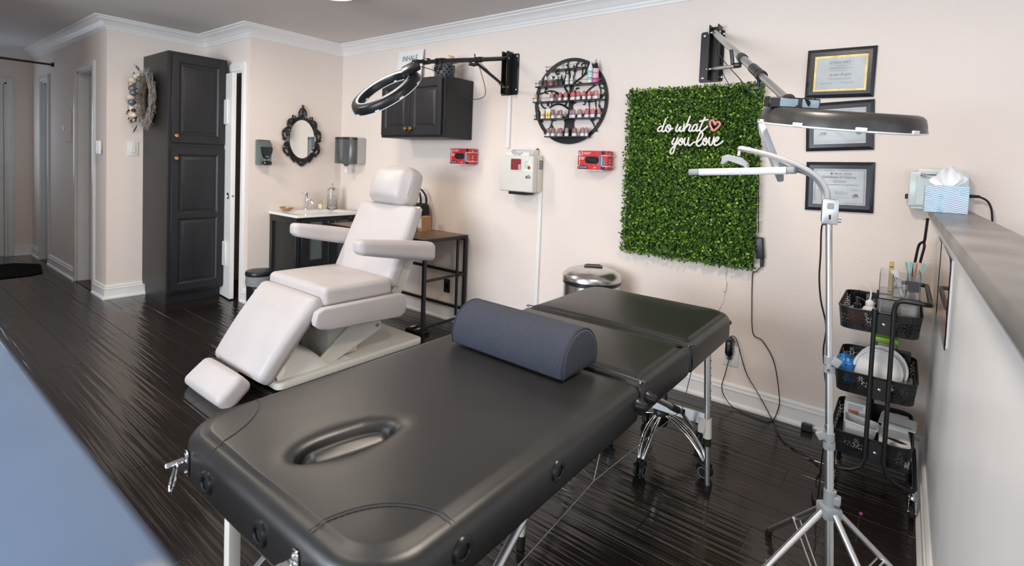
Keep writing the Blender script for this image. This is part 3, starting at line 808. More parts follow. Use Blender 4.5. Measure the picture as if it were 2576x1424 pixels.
# hard shells and mechanism
bm = newbm(); prism(bm, [(-.875, .43), (-.83, .425), (-.60, .98), (-.62, 1.0), (-.64, .99)], ((XC-.27, 0, 0), (0, 1, 0), (0, 0, 1), (1, 0, 0)), .54, .006, 2); obj('back_shell', bm, m_creamplas, CH)
bm = newbm(); prism(bm, [(-.86, .44), (-.78, .425), (-.74, .50), (-.62, .76), (-.72, .78)], ((XC+.265, 0, 0), (0, 1, 0), (0, 0, 1), (1, 0, 0)), .02, .005, 2); obj('hinge_plate', bm, m_creamplas, CH)
bm = newbm(); cyl(bm, (XC+.284, -.815, .475), (XC+.292, -.815, .475), .009, n=12); obj('bolt', bm, m_steel, CH)
bm = newbm(); prism(bm, [(-1.33, .47), (-1.315, .44), (-1.52, .155), (-1.60, .10), (-1.67, .09), (-1.69, .12), (-1.45, .46)], ((XC-.22, 0, 0), (0, 1, 0), (0, 0, 1), (1, 0, 0)), .44, .008, 2); obj('leg_shell', bm, m_creamplas, CH)
bm = newbm(); box(bm, XC-.25, XC+.25, -1.34, -.92, .405, .445, .006, 1); obj('seat_frame', bm, m_creamplas, CH)
bm = newbm(); box(bm, XC+.24, XC+.262, -1.42, -1.32, .40, .47, .004, 1); box(bm, XC+.235, XC+.265, -1.40, -1.385, .33, .41, .003, 1); obj('bracket', bm, m_blackplas, CH)
def linkarm(x):
    bm = newbm(); prism(bm, [(-1.36, .055), (-1.20, .055), (-.875, .175), (-.86, .20), (-.865, .235), (-.885, .252), (-1.02, .275), (-1.08, .27)], ((x, 0, 0), (0, 1, 0), (0, 0, 1), (1, 0, 0)), .018, .003, 1); obj('lift_arm', bm, m_creamplas, CH)
    bm = newbm(); cyl(bm, (x+.018, -.90, .212), (x+.025, -.90, .212), .012, n=14); obj('bolt', bm, m_steel, CH)
linkarm(XC+.17); linkarm(XC-.19)
bm = newbm(); box(bm, XC-.16, XC+.16, -1.24, -1.02, .06, .40, .02, 2); obj('lift_column', bm, m_creamplas, CH)
bm = newbm(); prism(bm, [(p[0], p[1]) for p in rrect(.255, .525, .04, 4)], ((XC+.005, -1.075, .012), (1, 0, 0), (0, 1, 0), (0, 0, 1)), .045, .01, 2); obj('base_plate', bm, m_creamplas, CH)
# swelling motor cover on the base
bm = newbm()
nu, nv = 14, 16; grid = []
for i in range(nu+1):
    row = []
    for j in range(nv+1):
        s, t = i/nu, j/nv
        x = XC-.20+.42*s; y = -1.58+.46*t
        h = .135*(math.sin(PI*min(1, t*1.25+.12) if t < .9 else PI*.99)**.8)*(1-(2*s-1)**6)
        row.append(bm.verts.new((x, y, .056 + max(h, 0))))
    grid.append(row)
for i in range(nu):
    for j in range(nv): bm.faces.new((grid[i][j], grid[i+1][j], grid[i+1][j+1], grid[i][j+1]))
for i in range(nu):
    for j in (0, nv): pass
obj('motor_cover', bm, m_whiteplas, CH)
# hand/foot control pedals on the floor behind
t = thing('foot_pedal', (1.68, -.42, 0), 'black two-lever foot control on the floor behind the chair base', 'pedal')
bm = newbm(); box(bm, 1.61, 1.77, -.46, -.35, .002, .03, .006, 2); obj('pedal_body', bm, m_blackplas, t)
for x in (1.635, 1.71):
    bm = newbm(); box(bm, x, x+.045, -.475, -.36, .03, .048, .006, 2, M=None); lv = obj('pedal_lever', bm, m_blackplas, t)
    bm = newbm(); box(bm, x+.012, x+.033, -.445, -.40, .048, .0495); obj('arrow_mark', bm, m_white, lv)

# ================================================================== massage table
MT = thing('massage_table', (3.70, -1.61, 0), 'black folding massage table with grommets and an oval face hole', 'massage table')
TX0, TX1, TYN, TYF, TZ0, TZ1 = 3.335, 4.065, -2.575, -.655, .600, .705
S1, S2 = -1.645, -1.235
def sdf_rr(x, y, x0, x1, y0, y1, r):
    cx, cy = (x0+x1)/2, (y0+y1)/2
    qx, qy = abs(x-cx)-((x1-x0)/2-r), abs(y-cy)-((y1-y0)/2-r)
    return math.hypot(max(qx, 0), max(qy, 0)) + min(max(qx, qy), 0) - r
HC, HA, HB, HROT = V((3.70, -2.372)), .044, .104, math.radians(-14)
def pad(name, x0, x1, y0, y1, corners, dome=.012, er=.032, hole=False, nx=44, ny=60, z1=TZ1, z0=TZ0):
    """upholstered section: plan outline with rounded or cut corners, rounded top edge, domed top"""
    # outline
    out = []
    for (cx, cy, sx, sy, r, a0) in ((x1, y1, -1, -1, corners[0], 0), (x0, y1, 1, -1, corners[1], PI/2), (x0, y0, 1, 1, corners[2], PI), (x1, y0, -1, 1, corners[3], 3*PI/2)):
        ccx, ccy = cx+sx*r, cy+sy*r
        for i in range(13):
            a = a0 + PI/2*i/12; out.append(V((ccx + r*math.cos(a), ccy + r*math.sin(a), 0)))
    # densify
    P = []
    for i, p in enumerate(out):
        q = out[(i+1) % len(out)]; m = max(1, int((q-p).length/.035))
        for j in range(m): P.append(p.lerp(q, j/m))
    n = len(P)
    N = []
    for i in range(n):
        t = P[(i+1) % n]-P[i-1]; t.normalize(); N.append(V((t.y, -t.x, 0)))
    bm = newbm(); rings = []
    prof = [(.016, z0), (.004, z0+.004), (0, z0+.014)] + [(er*(1-math.cos(a)), z1-er+er*math.sin(a)) for a in [PI/2*i/6 for i in range(7)]]
    for ins, z in prof: rings.append([bm.verts.new((P[i].x-N[i].x*ins, P[i].y-N[i].y*ins, z)) for i in range(n)])
    for A, B_ in zip(rings, rings[1:]):
        for i in range(n): bm.faces.new((A[i], A[(i+1) % n], B_[(i+1) % n], B_[i]))
    bm.faces.new(rings[0][::-1])
    # inner top: shrink rings towards the hole or the centre line
    c = HC if hole else V(((x0+x1)/2, (y0+y1)/2))
    last = rings[-1]; K = 26
    for k in range(1, K+1):
        t = k/K; ring = []
        for v in last:
            d = V((v.co.x, v.co.y)) - c
            if hole:
                a = math.atan2(d.y, d.x); ca, sa = math.cos(a-HROT), math.sin(a-HROT)
                rh = 1/math.sqrt((ca/HA)**2+(sa/HB)**2); inner = V((math.cos(a), math.sin(a)))*rh
            else: inner = V((0, (d.y)*.6)) if abs(y1-y0) > abs(x1-x0) else V((d.x*.6, 0))
            q = c + d.lerp(inner, t)
            sd = -sdf_rr(q.x, q.y, x0, x1, y0, y1, max(corners))
            z = z1 + dome*(1-math.exp(-max(sd, 0)/.07))
            if hole:
                dd = (q-c).length - inner.length
                z -= .016*math.exp(-max(dd, 0)/.016)
            ring.append(bm.verts.new((q.x, q.y, z)))
        prev = rings[-1]
        for i in range(n): bm.faces.new((prev[i], prev[(i+1) % n], ring[(i+1) % n], ring[i]))
        rings.append(ring)
    if hole:
        prev = rings[-1]
        ring = [bm.verts.new((c.x+(v.co.x-c.x)*.94, c.y+(v.co.y-c.y)*.94, z0+.015)) for v in prev]
        for i in range(n): bm.faces.new((prev[i], prev[(i+1) % n], ring[(i+1) % n], ring[i]))
        bm.faces.new(ring)
    else:
        try: bm.faces.new(rings[-1])
        except ValueError: pass
    bmesh.ops.remove_doubles(bm, verts=bm.verts, dist=2e-4)
    return obj(name, bm, m_blackvinyl, MT, sharp=60)
p1 = pad('head_section', TX0, TX1, TYN, S1-.004, (.03, .03, .115, .115), hole=True)
p2 = pad('middle_section', TX0, TX1, S1+.002, S2-.002, (.02, .02, .02, .02))
p3 = pad('foot_section', TX0, TX1, S2+.004, TYF, (.10, .10, .02, .02))
def grommet(c, dirv, parent):
    x, y, z, L = frame_z(c, V(c)+V(dirv)); bm = newbm()
    lathe(bm, [(.0125, -.004), (.0125, .004), (.0145, .0065), (.021, .006), (.0245, .002), (.025, -.004)], M=frame_m(c, x, y, z), n=26); g = obj('grommet', bm, m_blackplas, parent)
    bm = newbm(); cyl(bm, V(c)+z*-.002, V(c)+z*.0008, .0125, n=20); obj('grommet_hole', bm, m_seam, g)
for yy in (-2.385, -2.088): grommet((TX1-.0005, yy, .657), (1, 0, 0), p1)
for xx in (3.53, 3.753): grommet((xx, TYN-.0002, .648), (0, -1, 0), p1)
def knobcap(c, dirv, parent, r=.016):
    x, y, z, L = frame_z(c, V(c)+V(dirv)); bm = newbm()
    lathe(bm, [(r*1.25, -.004), (r*1.25, .004), (r, .010), (r*.8, .024), (r*.55, .028), (0, .029)], M=frame_m(c, x, y, z), n=20); obj('rubber_stop', bm, m_blackplas, parent)
knobcap((TX1, S1-.035, .655), (1, 0, 0), p1); knobcap((TX1, S1+.035, .653), (1, 0, 0), p2)
knobcap((TX1-.04, TYF-.02, .655), (.9, .5, 0), p3, .012)
# stitched corner patches
def stitch(parent, pts, k=8, r=.0016, dash=True):
    Q = catmull(pts, k); bm = newbm()
    tube(bm, [q-V((0, 0, .0006)) for q in Q], .0008, 4)
    if dash:
        acc = 0
        for a, b in zip(Q, Q[1:]): 
            m = a.lerp(b, .5); d = (b-a).normalized()*.0035
            tube(bm, [m-d, m+d], r*.6, 5)
    return obj('stitching', bm, mat('charcoal_thread', (.05, .05, .055), .6) if 'charcoal_thread' not in MATS else MATS['charcoal_thread'], parent)
def top_z(x, y):
    sd = -sdf_rr(x, y, TX0, TX1, TYN, S1-.004, .115); er = .032
    if sd < er: return TZ1-er+math.sqrt(max(er*er-(er-sd)**2, 0)) + .0012
    return TZ1 + .012*(1-math.exp(-sd/.07)) + .0012
def arc(cx, cy, r, a0, a1, n=22, dz=0): return [(cx+r*math.cos(a0+(a1-a0)*i/n), cy+r*math.sin(a0+(a1-a0)*i/n), top_z(cx+r*math.cos(a0+(a1-a0)*i/n), cy+r*math.sin(a0+(a1-a0)*i/n))+dz) for i in range(n+1)]
stitch(p1, arc(TX1+.01, TYN-.01, .19, math.radians(98), math.radians(172)), 1)
stitch(p1, arc(TX1+.01, TYN-.01, .198, math.radians(98), math.radians(172)), 1, dash=False)
stitch(p1, arc(TX0-.01, TYN-.01, .19, math.radians(8), math.radians(82)), 1)
# front flap fold at the break between sections
for yy, par in ((S1, p2), (S2, p3)):
    bm = newbm(); tube(bm, [(TX1-.002, yy+.020, TZ0+.01), (TX1+.001, yy+.016, .65), (TX1-.012, yy+.012, .695), (TX1-.05, yy+.008, .709), (TX0+.05, yy+.008, .709), (TX0+.012, yy+.012, .695)], .0022, 6, k=4); obj('piping', bm, m_blackvinyl, par)
# face plug
bm = newbm(); cushion(bm, (.028, .090, .032), .022, (.003, .004, .008), (4, 6, 3), M=MX((3.712, -2.374, .676), ey=math.radians(-20), ez=HROT)); 
plug = obj('face_plug', bm, m_blackvinyl); rebase(plug); tag(plug, 'small black leather plug sunk in the massage table face hole', 'plug')
bm = newbm(); tube(bm, [MX((3.712, -2.374, .676), ey=math.radians(-20), ez=HROT) @ V((.0285*math.cos(a), .0905*math.sin(a), .012)) for a in [2*PI*i/24 for i in range(24)]], .0018, 5, closed=True); obj('piping', bm, m_blackvinyl, plug)
# legs, braces, cables
def leg(px, py, qx, qy, z1=.60):
    a, b = V((px, py, .32)), V((qx, qy, z1)); f = V((px+(px-qx)*.32/(z1-.32), py+(py-qy)*.32/(z1-.32), 0))
    bm = newbm(); cyl(bm, f+V((0, 0, .02)), a, .0105, n=16); l = obj('leg', bm, m_alu, MT)
    bm = newbm(); cyl(bm, f.lerp(a, .62), b, .0135, n=16); obj('leg_sleeve', bm, m_alu, l)
    bm = newbm(); cyl(bm, f+V((0, 0, .002)), f+V((0, 0, .03)), .0125, n=16); obj('rubber_foot', bm, m_rubber, l)
    bm = newbm(); cyl(bm, f.lerp(a, .60), f.lerp(a, .70), .0155, n=16); obj('rubber_collar', bm, m_rubber, l)
    bm = newbm(); cyl(bm, f.lerp(a, .70), f.lerp(a, .95), .0175, n=18); box(bm, a.x-.03, a.x, a.y-.026, a.y-.010, a.z-.075, a.z-.012, .004, 1); obj('joint_clamp', bm, m_creamplas, l)
    bm = newbm()
    for i in range(7):
        p = a.lerp(b, .15+i*.11); bm = newbm(); cyl(bm, p+V((.012, 0, 0)), p+V((.0162, 0, 0)), .003, n=8); obj('height_pin', bm, m_steel, l)
leg(4.035, -.895, 4.02, -.893); leg(3.36, -.895, 3.375, -.893); 
for lx in (3.395, 4.0):
    bm = newbm(); box(bm, lx-.014, lx+.014, -2.480, -2.452, .10, .60, .004, 2); l = obj('leg', bm, m_creamplas, MT)
    bm = newbm(); cyl(bm, (lx, -2.466, .02), (lx, -2.466, .13), .0125, n=16); obj('leg_extension', bm, m_alu, l)
    bm = newbm(); cyl(bm, (lx, -2.466, .002), (lx, -2.466, .03), .0145, n=16); obj('rubber_foot', bm, m_rubber, l)
bm = newbm(); box(bm, 3.36, 4.03, -.916, -.908, .280, .330, .002, 1); obj('cross_bar', bm, m_alu, MT)
bm = newbm(); box(bm, 3.40, 4.0, -2.44, -2.432, .225, .30, .002, 1); obj('cross_bar', bm, m_alu, MT)
for sx in (3.985, 3.42):
    bm = newbm(); cyl(bm, (sx, -.925, .262), (sx, -1.075, .385), .0075, n=12); cyl(bm, (sx, -1.06, .375), (sx, -1.47, .60), .0105, n=12); b_ = obj('brace', bm, m_alu, MT)
    bm = newbm(); cyl(bm, (sx, -1.11, .402), (sx, -1.19, .446), .0125, n=12); cyl(bm, (sx-.012, -1.075, .385), (sx+.014, -1.075, .385), .010, n=12); obj('brace_joint', bm, m_rubber, b_)
    bm = newbm(); cyl(bm, (sx, -2.445, .30), (sx, -2.25, .42), .0075, n=12); cyl(bm, (sx, -2.26, .41), (sx, -1.98, .60), .0105, n=12); b_ = obj('brace', bm, m_alu, MT)
    bm = newbm(); cyl(bm, (sx, -2.40, .327), (sx, -2.31, .383), .014, n=12); obj('brace_joint', bm, m_rubber, b_)
    bm = newbm(); tube(bm, [(sx, -.91, .60), (sx, -1.065, .385), (sx, -1.77, .445), (sx, -2.25, .405), (sx, -2.44, .60)], .0018, 6); obj('support_cable', bm, m_wire, MT)
    bm = newbm(); tube(bm, [(sx, -1.70, .60), (sx, -1.77, .445), (sx-.05, -1.90, .60)], .0016, 6); obj('support_cable', bm, m_wire, MT)
# support strut with its own foot under the middle
bm = newbm(); cyl(bm, (3.646, -1.636, .05), (3.69, -1.66, .60), .0125, n=14); l = obj('strut', bm, m_creamplas, MT)
bm = newbm(); cyl(bm, (3.644, -1.635, .002), (3.648, -1.637, .05), .0145, n=14); obj('rubber_foot', bm, m_rubber, l)
# latches on the near end
def latch(x, z):
    y = TYN-.001
    bm = newbm(); prism(bm, [(p[0], p[1]) for p in rrect(.012, .030, .011, 4)], ((x, y, z), (1, 0, 0), (0, 0, 1), (0, -1, 0)), .003, .001, 1)
    for dz in (.02, 0, -.018): cyl(bm, (x, y-.003, z+dz), (x, y-.0055, z+dz), .004, n=10)
    box(bm, x-.010, x+.010, y-.022, y-.003, z-.004, z+.012, .002, 1); lt = obj('latch', bm, m_chrome, p1)
    bm = newbm(); tube(bm, [(x-.007, y-.020, z), (x-.009, y-.028, z-.035), (x, y-.030, z-.048), (x+.009, y-.028, z-.035), (x+.007, y-.020, z)], .0022, 6, k=4); obj('latch_loop', bm, m_chrome, lt)
    bm = newbm(); cushion(bm, (.006, .012, .004), .0035, (0, 0, 0), (2, 2, 2), M=MX((x-.014, y-.024, z+.002), ey=.5)); obj('latch_tab', bm, m_chrome, lt)
latch(3.43, .650); latch(3.872, .650)

# ================================================================== bolster
def mk_fabric():
    m = mat('dotted_navy_fabric', (.02, .024, .035), .8, spec=.2)
    nt = m.node_tree; N = nt.nodes; L = nt.links; b = N['Principled BSDF']
    uv = N.new('ShaderNodeUVMap'); mp = N.new('ShaderNodeMapping'); mp.inputs['Scale'].default_value = (1, 1, 1); L.new(uv.outputs['UV'], mp.inputs['Vector'])
    fr = N.new('ShaderNodeVectorMath'); fr.operation = 'FRACTION'; L.new(mp.outputs['Vector'], fr.inputs[0])
    sb = N.new('ShaderNodeVectorMath'); sb.operation = 'SUBTRACT'; sb.inputs[1].default_value = (.5, .5, 0); L.new(fr.outputs[0], sb.inputs[0])
    ln = N.new('ShaderNodeVectorMath'); ln.operation = 'LENGTH'; L.new(sb.outputs[0], ln.inputs[0])
    mr = N.new('ShaderNodeMapRange'); mr.inputs['From Min'].default_value = .38; mr.inputs['From Max'].default_value = .22; L.new(ln.outputs['Value'], mr.inputs['Value'])
    mx = N.new('ShaderNodeMix'); mx.data_type = 'RGBA'; mx.inputs[6].default_value = (.016, .019, .030, 1); mx.inputs[7].default_value = (.15, .16, .205, 1)
    L.new(mr.outputs['Result'], mx.inputs[0]); L.new(mx.outputs[2], b.inputs['Base Color'])
    bp = N.new('ShaderNodeBump'); bp.inputs['Strength'].default_value = .3; bp.inputs['Distance'].default_value = .001; L.new(mr.outputs['Result'], bp.inputs['Height']); L.new(bp.outputs['Normal'], b.inputs['Normal'])
    return m
m_fabric = mk_fabric()
BO = thing('bolster', (3.67, -1.72, .713), 'dark blue dotted half-round bolster lying across the massage table', 'bolster')
bz = .7155
prof = [(-.092, .006), (-.097, .014), (-.099, .03)]
prof += [(.099*math.cos(a), .034+.100*math.sin(a)) for a in [PI-PI*i/18 for i in range(0, 19)]]
prof += [(.097, .014), (.092, .006)]
bm = newbm(); uvl = bm.loops.layers.uv.new('UVMap')
B0x, B1x = 3.452, 3.905
xs = [B0x, B0x+.002, B0x+.008] + [B0x+.02+(B1x-B0x-.04)*i/12 for i in range(13)] + [B1x-.008, B1x-.002, B1x]
ins = [.012, .005, .001] + [0]*13 + [.001, .005, .012]
cyy, czz = 0, .05
rings = []
yaw = math.radians(-2.0)
def bpt(x, p, i): 
    k = 1-i/.1
    y, z = p[0]*k, czz+(p[1]-czz)*k
    return V((x + 0, -1.722 + y + (x-3.68)*math.tan(yaw), bz + z))
for x, i in zip(xs, ins): rings.append([bm.verts.new(bpt(x, p, i)) for p in prof])
per = [0]
for a, b in zip(prof, prof[1:]): per.append(per[-1]+math.hypot(b[0]-a[0], b[1]-a[1]))
DOT = .0042
for a in range(len(xs)-1):
    for j in range(len(prof)-1):
        f = bm.faces.new((rings[a][j], rings[a][j+1], rings[a+1][j+1], rings[a+1][j]))
        for lp, (ii, jj) in zip(f.loops, ((a, j), (a, j+1), (a+1, j+1), (a+1, j))): lp[uvl].uv = (xs[ii]/DOT, per[jj]/DOT)
for ring in (rings[0], rings[-1]):
    f = bm.faces.new(ring)
    for lp in f.loops: lp[uvl].uv = (lp.vert.co.y/DOT, lp.vert.co.z/DOT)
for a in range(len(xs)-1): bm.faces.new((rings[a][0], rings[a+1][0], rings[a+1][-1], rings[a][-1]))
obj('bolster_body', bm, m_fabric, BO, sharp=60)
for ring_x, k in ((B1x-.003, .96), (B0x+.003, .96)):
    bm = newbm(); tube(bm, [bpt(ring_x, (p[0], p[1]), .002) for p in prof], .0022, 5); obj('piping', bm, mat('navy_piping', (.03, .034, .05), .7) if 'navy_piping' not in MATS else MATS['navy_piping'], BO)
# ================================================================== things on the left wall
# soap dispenser
SD = thing('soap_dispenser', (.05, -.79, 1.225), 'black and clear wall soap dispenser left of the mirror', 'soap dispenser')
m_smoke = mat('smoky_clear_plastic', (.45, .55, .53), .12, trans=.75, ior=1.2, var=(6, .03))
bm = newbm(); prism(bm, [(.002, 1.228), (.06, 1.228), (.075, 1.26), (.088, 1.36), (.085, 1.41), (.06, 1.44), (.02, 1.452), (.002, 1.452)], ((0, -.85, 0), (1, 0, 0), (0, 0, 1), (0, 1, 0)), .11, .008, 2); obj('clear_cover', bm, m_smoke, SD)
bm = newbm()
pts = [(-.05, .226), (.05, .226), (.052, .15), (.045, .11), (.022, .065), (0, .055), (-.022, .065), (-.045, .11), (-.052, .15)]
def soapface(u, v): return .062 + .030*math.sin(PI*min(1, max(0, (v)/.23)))**.8
rings = []
for ins, off in ((1.0, -.012), (1.0, .004), (.94, .009)):
    rings.append([bm.verts.new((soapface(u, v)+off - (.03 if v > .2 else 0), -.79+u*ins, 1.225+.14+(v-.14)*ins)) for u, v in pts])
for A, B_ in zip(rings, rings[1:]):
    for i in range(len(A)): bm.faces.new((A[i], A[(i+1) % len(A)], B_[(i+1) % len(A)], B_[i]))
bm.faces.new(rings[-1]); bm.faces.new(rings[0][::-1]); obj('front_shield', bm, m_blackgloss, SD)
bm = newbm(); cushion(bm, (.034, .036, .018), .012, (.006, 0, .002), (3, 4, 2), M=MX((.078, -.785, 1.247))); obj('push_lever', bm, m_blackgloss, SD)
bm = newbm(); cyl(bm, (.05, -.785, 1.262), (.05, -.785, 1.285), .012, n=12); obj('nozzle', bm, m_whiteplas, SD)
text('brand_mark', 'simple', .010, ((.1005, -.79, 1.302), (0, 1, 0), (-.3, 0, .95), (.95, 0, .3)), m_white, SD)

# ornate oval mirror
MR = thing('wall_mirror', (.02, -.425, 1.225), 'oval wall mirror in an ornate glossy black frame', 'mirror')
mc = V((0, -.425, 1.482))
def el(a, ry, rz, x): return V((x, mc.y + ry*math.cos(a), mc.z + rz*math.sin(a)))
bm = newbm()
c0 = bm.verts.new((.016, mc.y, mc.z)); ring = [bm.verts.new(el(2*PI*i/48, .128, .183, .016)) for i in range(48)]; ring2 = [bm.verts.new(el(2*PI*i/48, .128, .183, .010)) for i in range(48)]
for i in range(48): bm.faces.new((c0, ring[i], ring[(i+1) % 48])); bm.faces.new((ring[i], ring2[i], ring2[(i+1) % 48], ring[(i+1) % 48]))
bm.faces.new(ring2[::-1]); obj('mirror_glass', bm, m_mirror, MR)
bm = newbm(); tube(bm, [el(2*PI*i/56, .136, .191, .018) for i in range(56)], .011, 10, closed=True); tube(bm, [el(2*PI*i/56, .152, .207, .014) for i in range(56)], .009, 10, closed=True); obj('oval_rim', bm, m_blackgloss, MR)
def scroll(a, r, turns, sgn, R0, s=1.0):
    """C scroll sitting outside the rim at angle a"""
    p = el(a, .152+R0, .207+R0, .016); t = V((0, -math.sin(a), math.cos(a))); nn = V((0, math.cos(a), math.sin(a)))
    pts = []
    for i in range(17):
        th = sgn*(i/16*turns*2*PI) ; rr = r*(1-.55*i/16)
        pts.append(p + nn*(math.cos(th)*rr) + t*(math.sin(th)*rr) + V((.003*math.sin(i/16*PI), 0, 0)))
    bm = newbm(); tube(bm, pts, [.0075*s*(1-.35*i/16) for i in range(17)], 8); sphere(bm, pts[-1], .008*s, 8, 6); return obj('scroll', bm, m_blackgloss, MR)
for a_d, r, sg, R0 in ((118, .020, 1, .020), (62, .020, -1, .020), (140, .016, -1, .018), (40, .016, 1, .018), (160, .020, 1, .020), (20, .020, -1, .020), (182, .015, -1, .022), (-2, .015, 1, .022),
                       (200, .019, 1, .024), (-20, .019, -1, .024), (222, .018, -1, .020), (-42, .018, 1, .020), (243, .017, 1, .016), (-63, .017, -1, .016), (258, .013, -1, .012), (-78, .013, 1, .012)):
    scroll(math.radians(a_d), r, .85, sg, R0)
def band(a0, a1, R, n=14):
    a0, a1 = math.radians(a0), math.radians(a1)
    pts = [el(a0+(a1-a0)*i/n, .152+R(i/n), .207+R(i/n), .015) for i in range(n+1)]
    bm = newbm(); tube(bm, pts, [.0085*(.75+.45*math.sin(PI*i/n)) for i in range(n+1)], 8)
    for i in range(1, n, 2): sphere(bm, pts[i]+V((.005, 0, 0)), .0075, 8, 6)
    obj('leaf_band', bm, m_blackgloss, MR)
for s in (0, 1):
    f = (lambda a: 180-a) if s else (lambda a: a)
    band(f(30), f(58), lambda t: .010+.022*math.sin(PI*t)); band(f(-4), f(28), lambda t: .012+.026*math.sin(PI*t)); band(f(-44), f(-10), lambda t: .012+.030*math.sin(PI*t)); band(f(-76), f(-46), lambda t: .008+.014*math.sin(PI*t))
bm = newbm(); z0 = mc.z+.205
tube(bm, [(.016, mc.y-.03, z0), (.018, mc.y-.036, z0+.035), (.018, mc.y-.022, z0+.07), (.018, mc.y, z0+.085), (.018, mc.y+.022, z0+.07), (.018, mc.y+.036, z0+.035), (.016, mc.y+.03, z0)], .009, 8, k=4)
sphere(bm, (.018, mc.y, z0+.098), (.012, .014, .022), 10, 8); sphere(bm, (.018, mc.y, z0+.03), (.012, .02, .026), 10, 8); sphere(bm, (.02, mc.y, z0+.06), (.01, .012, .012), 8, 6)
obj('crest', bm, m_blackgloss, MR)
bm = newbm(); sphere(bm, (.016, mc.y, mc.z-.232), (.012, .034, .026), 12, 8); sphere(bm, (.02, mc.y, mc.z-.222), (.013, .014, .02), 10, 8); sphere(bm, (.014, mc.y-.03, mc.z-.222), (.01, .016, .016), 8, 6); sphere(bm, (.014, mc.y+.03, mc.z-.222), (.01, .016, .016), 8, 6); obj('pendant', bm, m_blackgloss, MR)

# ================================================================== things on the back wall, left to right
# paper towel dispenser
TD = thing('paper_towel_dispenser', (.27, -.1, 1.265), 'grey centre-pull paper towel dispenser in the wall corner', 'dispenser')
m_side = mat('light_grey_plastic', (.42, .41, .40), .5, var=(10, .02)); m_smk = mat('smoked_grey_plastic', (.085, .088, .085), .22, var=(6, .05))
bm = newbm(); box(bm, .10, .418, -.10, -.002, 1.268, 1.518, .004, 1); obj('housing', bm, m_side, TD)
bm = newbm(); n = 16
poly = [(.262+.158*math.cos(PI*i/n), -.101-.085*math.sin(PI*i/n)**.8) for i in range(n+1)]
prism(bm, poly[::-1], ((0, 0, 1.266), (1, 0, 0), (0, 1, 0), (0, 0, 1)), .255, .006, 2); cv = obj('curved_cover', bm, m_smk, TD)
bm = newbm(); prism(bm, [(p[0], p[1]-.0008) for p in poly[::-1]], ((0, 0, 1.498), (1, 0, 0), (0, 1, 0), (0, 0, 1)), .016); obj('top_band', bm, m_blackplas, cv)
bm = newbm(); cushion(bm, (.010, .014, .034), .006, (0, 0, 0), (2, 2, 3), M=MX((.405, -.118, 1.385))); 
obj('latch', bm, m_blackplas, TD)
bm = newbm(); lathe(bm, [(.0, -.022), (.016, -.022), (.03, -.004), (.05, .002), (0, .002)], (.262, -.11, 1.264), n=18); obj('nozzle', bm, m_smk, TD)
bm = newbm(); ph = [(0, 0), (.010, -.02), (.03, -.055), (.012, -.072), (-.022, -.06), (-.034, -.045), (-.012, -.02)]
for k, dy in enumerate((0, .004)):
    vs = [bm.verts.new((.262+p[0]*(1 if k == 0 else .9), -.11+dy+.006*math.sin(i*2.1), 1.246+p[1])) for i, p in enumerate(ph)]; bm.faces.new(vs)
obj('paper_tail', bm, m_paper, TD)
for zz, s in ((1.470, 'TORK'), (1.305, 'Elevation')):
    text('print', s, .016 if s == 'TORK' else .012, ((.165, -.172, zz), (.85, -.52, 0), (0, 0, 1), (-.52, -.85, 0)), m_side, cv, sx=1)

# letter board and planter on the wall cabinet
IB = thing('quote_board', (1.04, -.04, 1.976), 'white quote board reading INHALE leaning on the wall cabinet', 'sign')
ang = math.radians(6)
u_, v_ = V((1, 0, 0)), V((0, math.sin(ang), math.cos(ang))); n_ = V((0, -math.cos(ang), math.sin(ang)))
O_ = V((1.065, -.055, 1.977))
bm = newbm(); box(bm, -.165, .165, 0, .315, -.004, .004, .001, 1, M=frame_m(O_, u_, v_, n_)); obj('board', bm, m_paper, IB)
text('print', 'INHALE', .070, (O_+v_*.222+n_*.0045, u_, v_, n_), m_ink, IB, sx=.85)
m_gold = mat('gold_foil', (.86, .66, .32), .25, 1, var=(20, .05))
text('gold_print', 'exhale', .085, (O_+v_*.135+n_*.0045, u_, v_, n_), m_gold, IB, shear=.3)
PL = thing('planter', (1.66, -.19, 1.976), 'dark wave-patterned planter of cream roses on the wall cabinet', 'planter')
m_pot = mat('dark_blue_ceramic', (.02, .022, .032), .35, var=(20, .1))
px, py, pz = 1.665, -.185, 1.976
bm = newbm(); lathe(bm, [(0, .0005), (.072, .0005), (.076, .006), (.082, .105), (.078, .107), (.072, .09), (0, .085)], (px, py, pz), n=32); obj('pot', bm, m_pot, PL)
m_wave = mat('white_glaze_line', (.42, .43, .45), .4)
for k in range(5):
    bm = newbm(); z = pz+.014+.019*k
    tube(bm, [(px+(.0775+.00007*k*80)*math.cos(2*PI*i/96), py+(.0775+.00007*k*80)*math.sin(2*PI*i/96), z+.0065*math.sin(2*PI*i/96*14+k*PI)) for i in range(96)], .0011, 4, closed=True); obj('wave_line', bm, m_wave, PL)
m_rose = mat('cream_petals', (.80, .60, .42), .6, var=(12, .12)); m_leaf = mat('dark_green_leaf', (.035, .075, .025), .45, var=(14, .2))
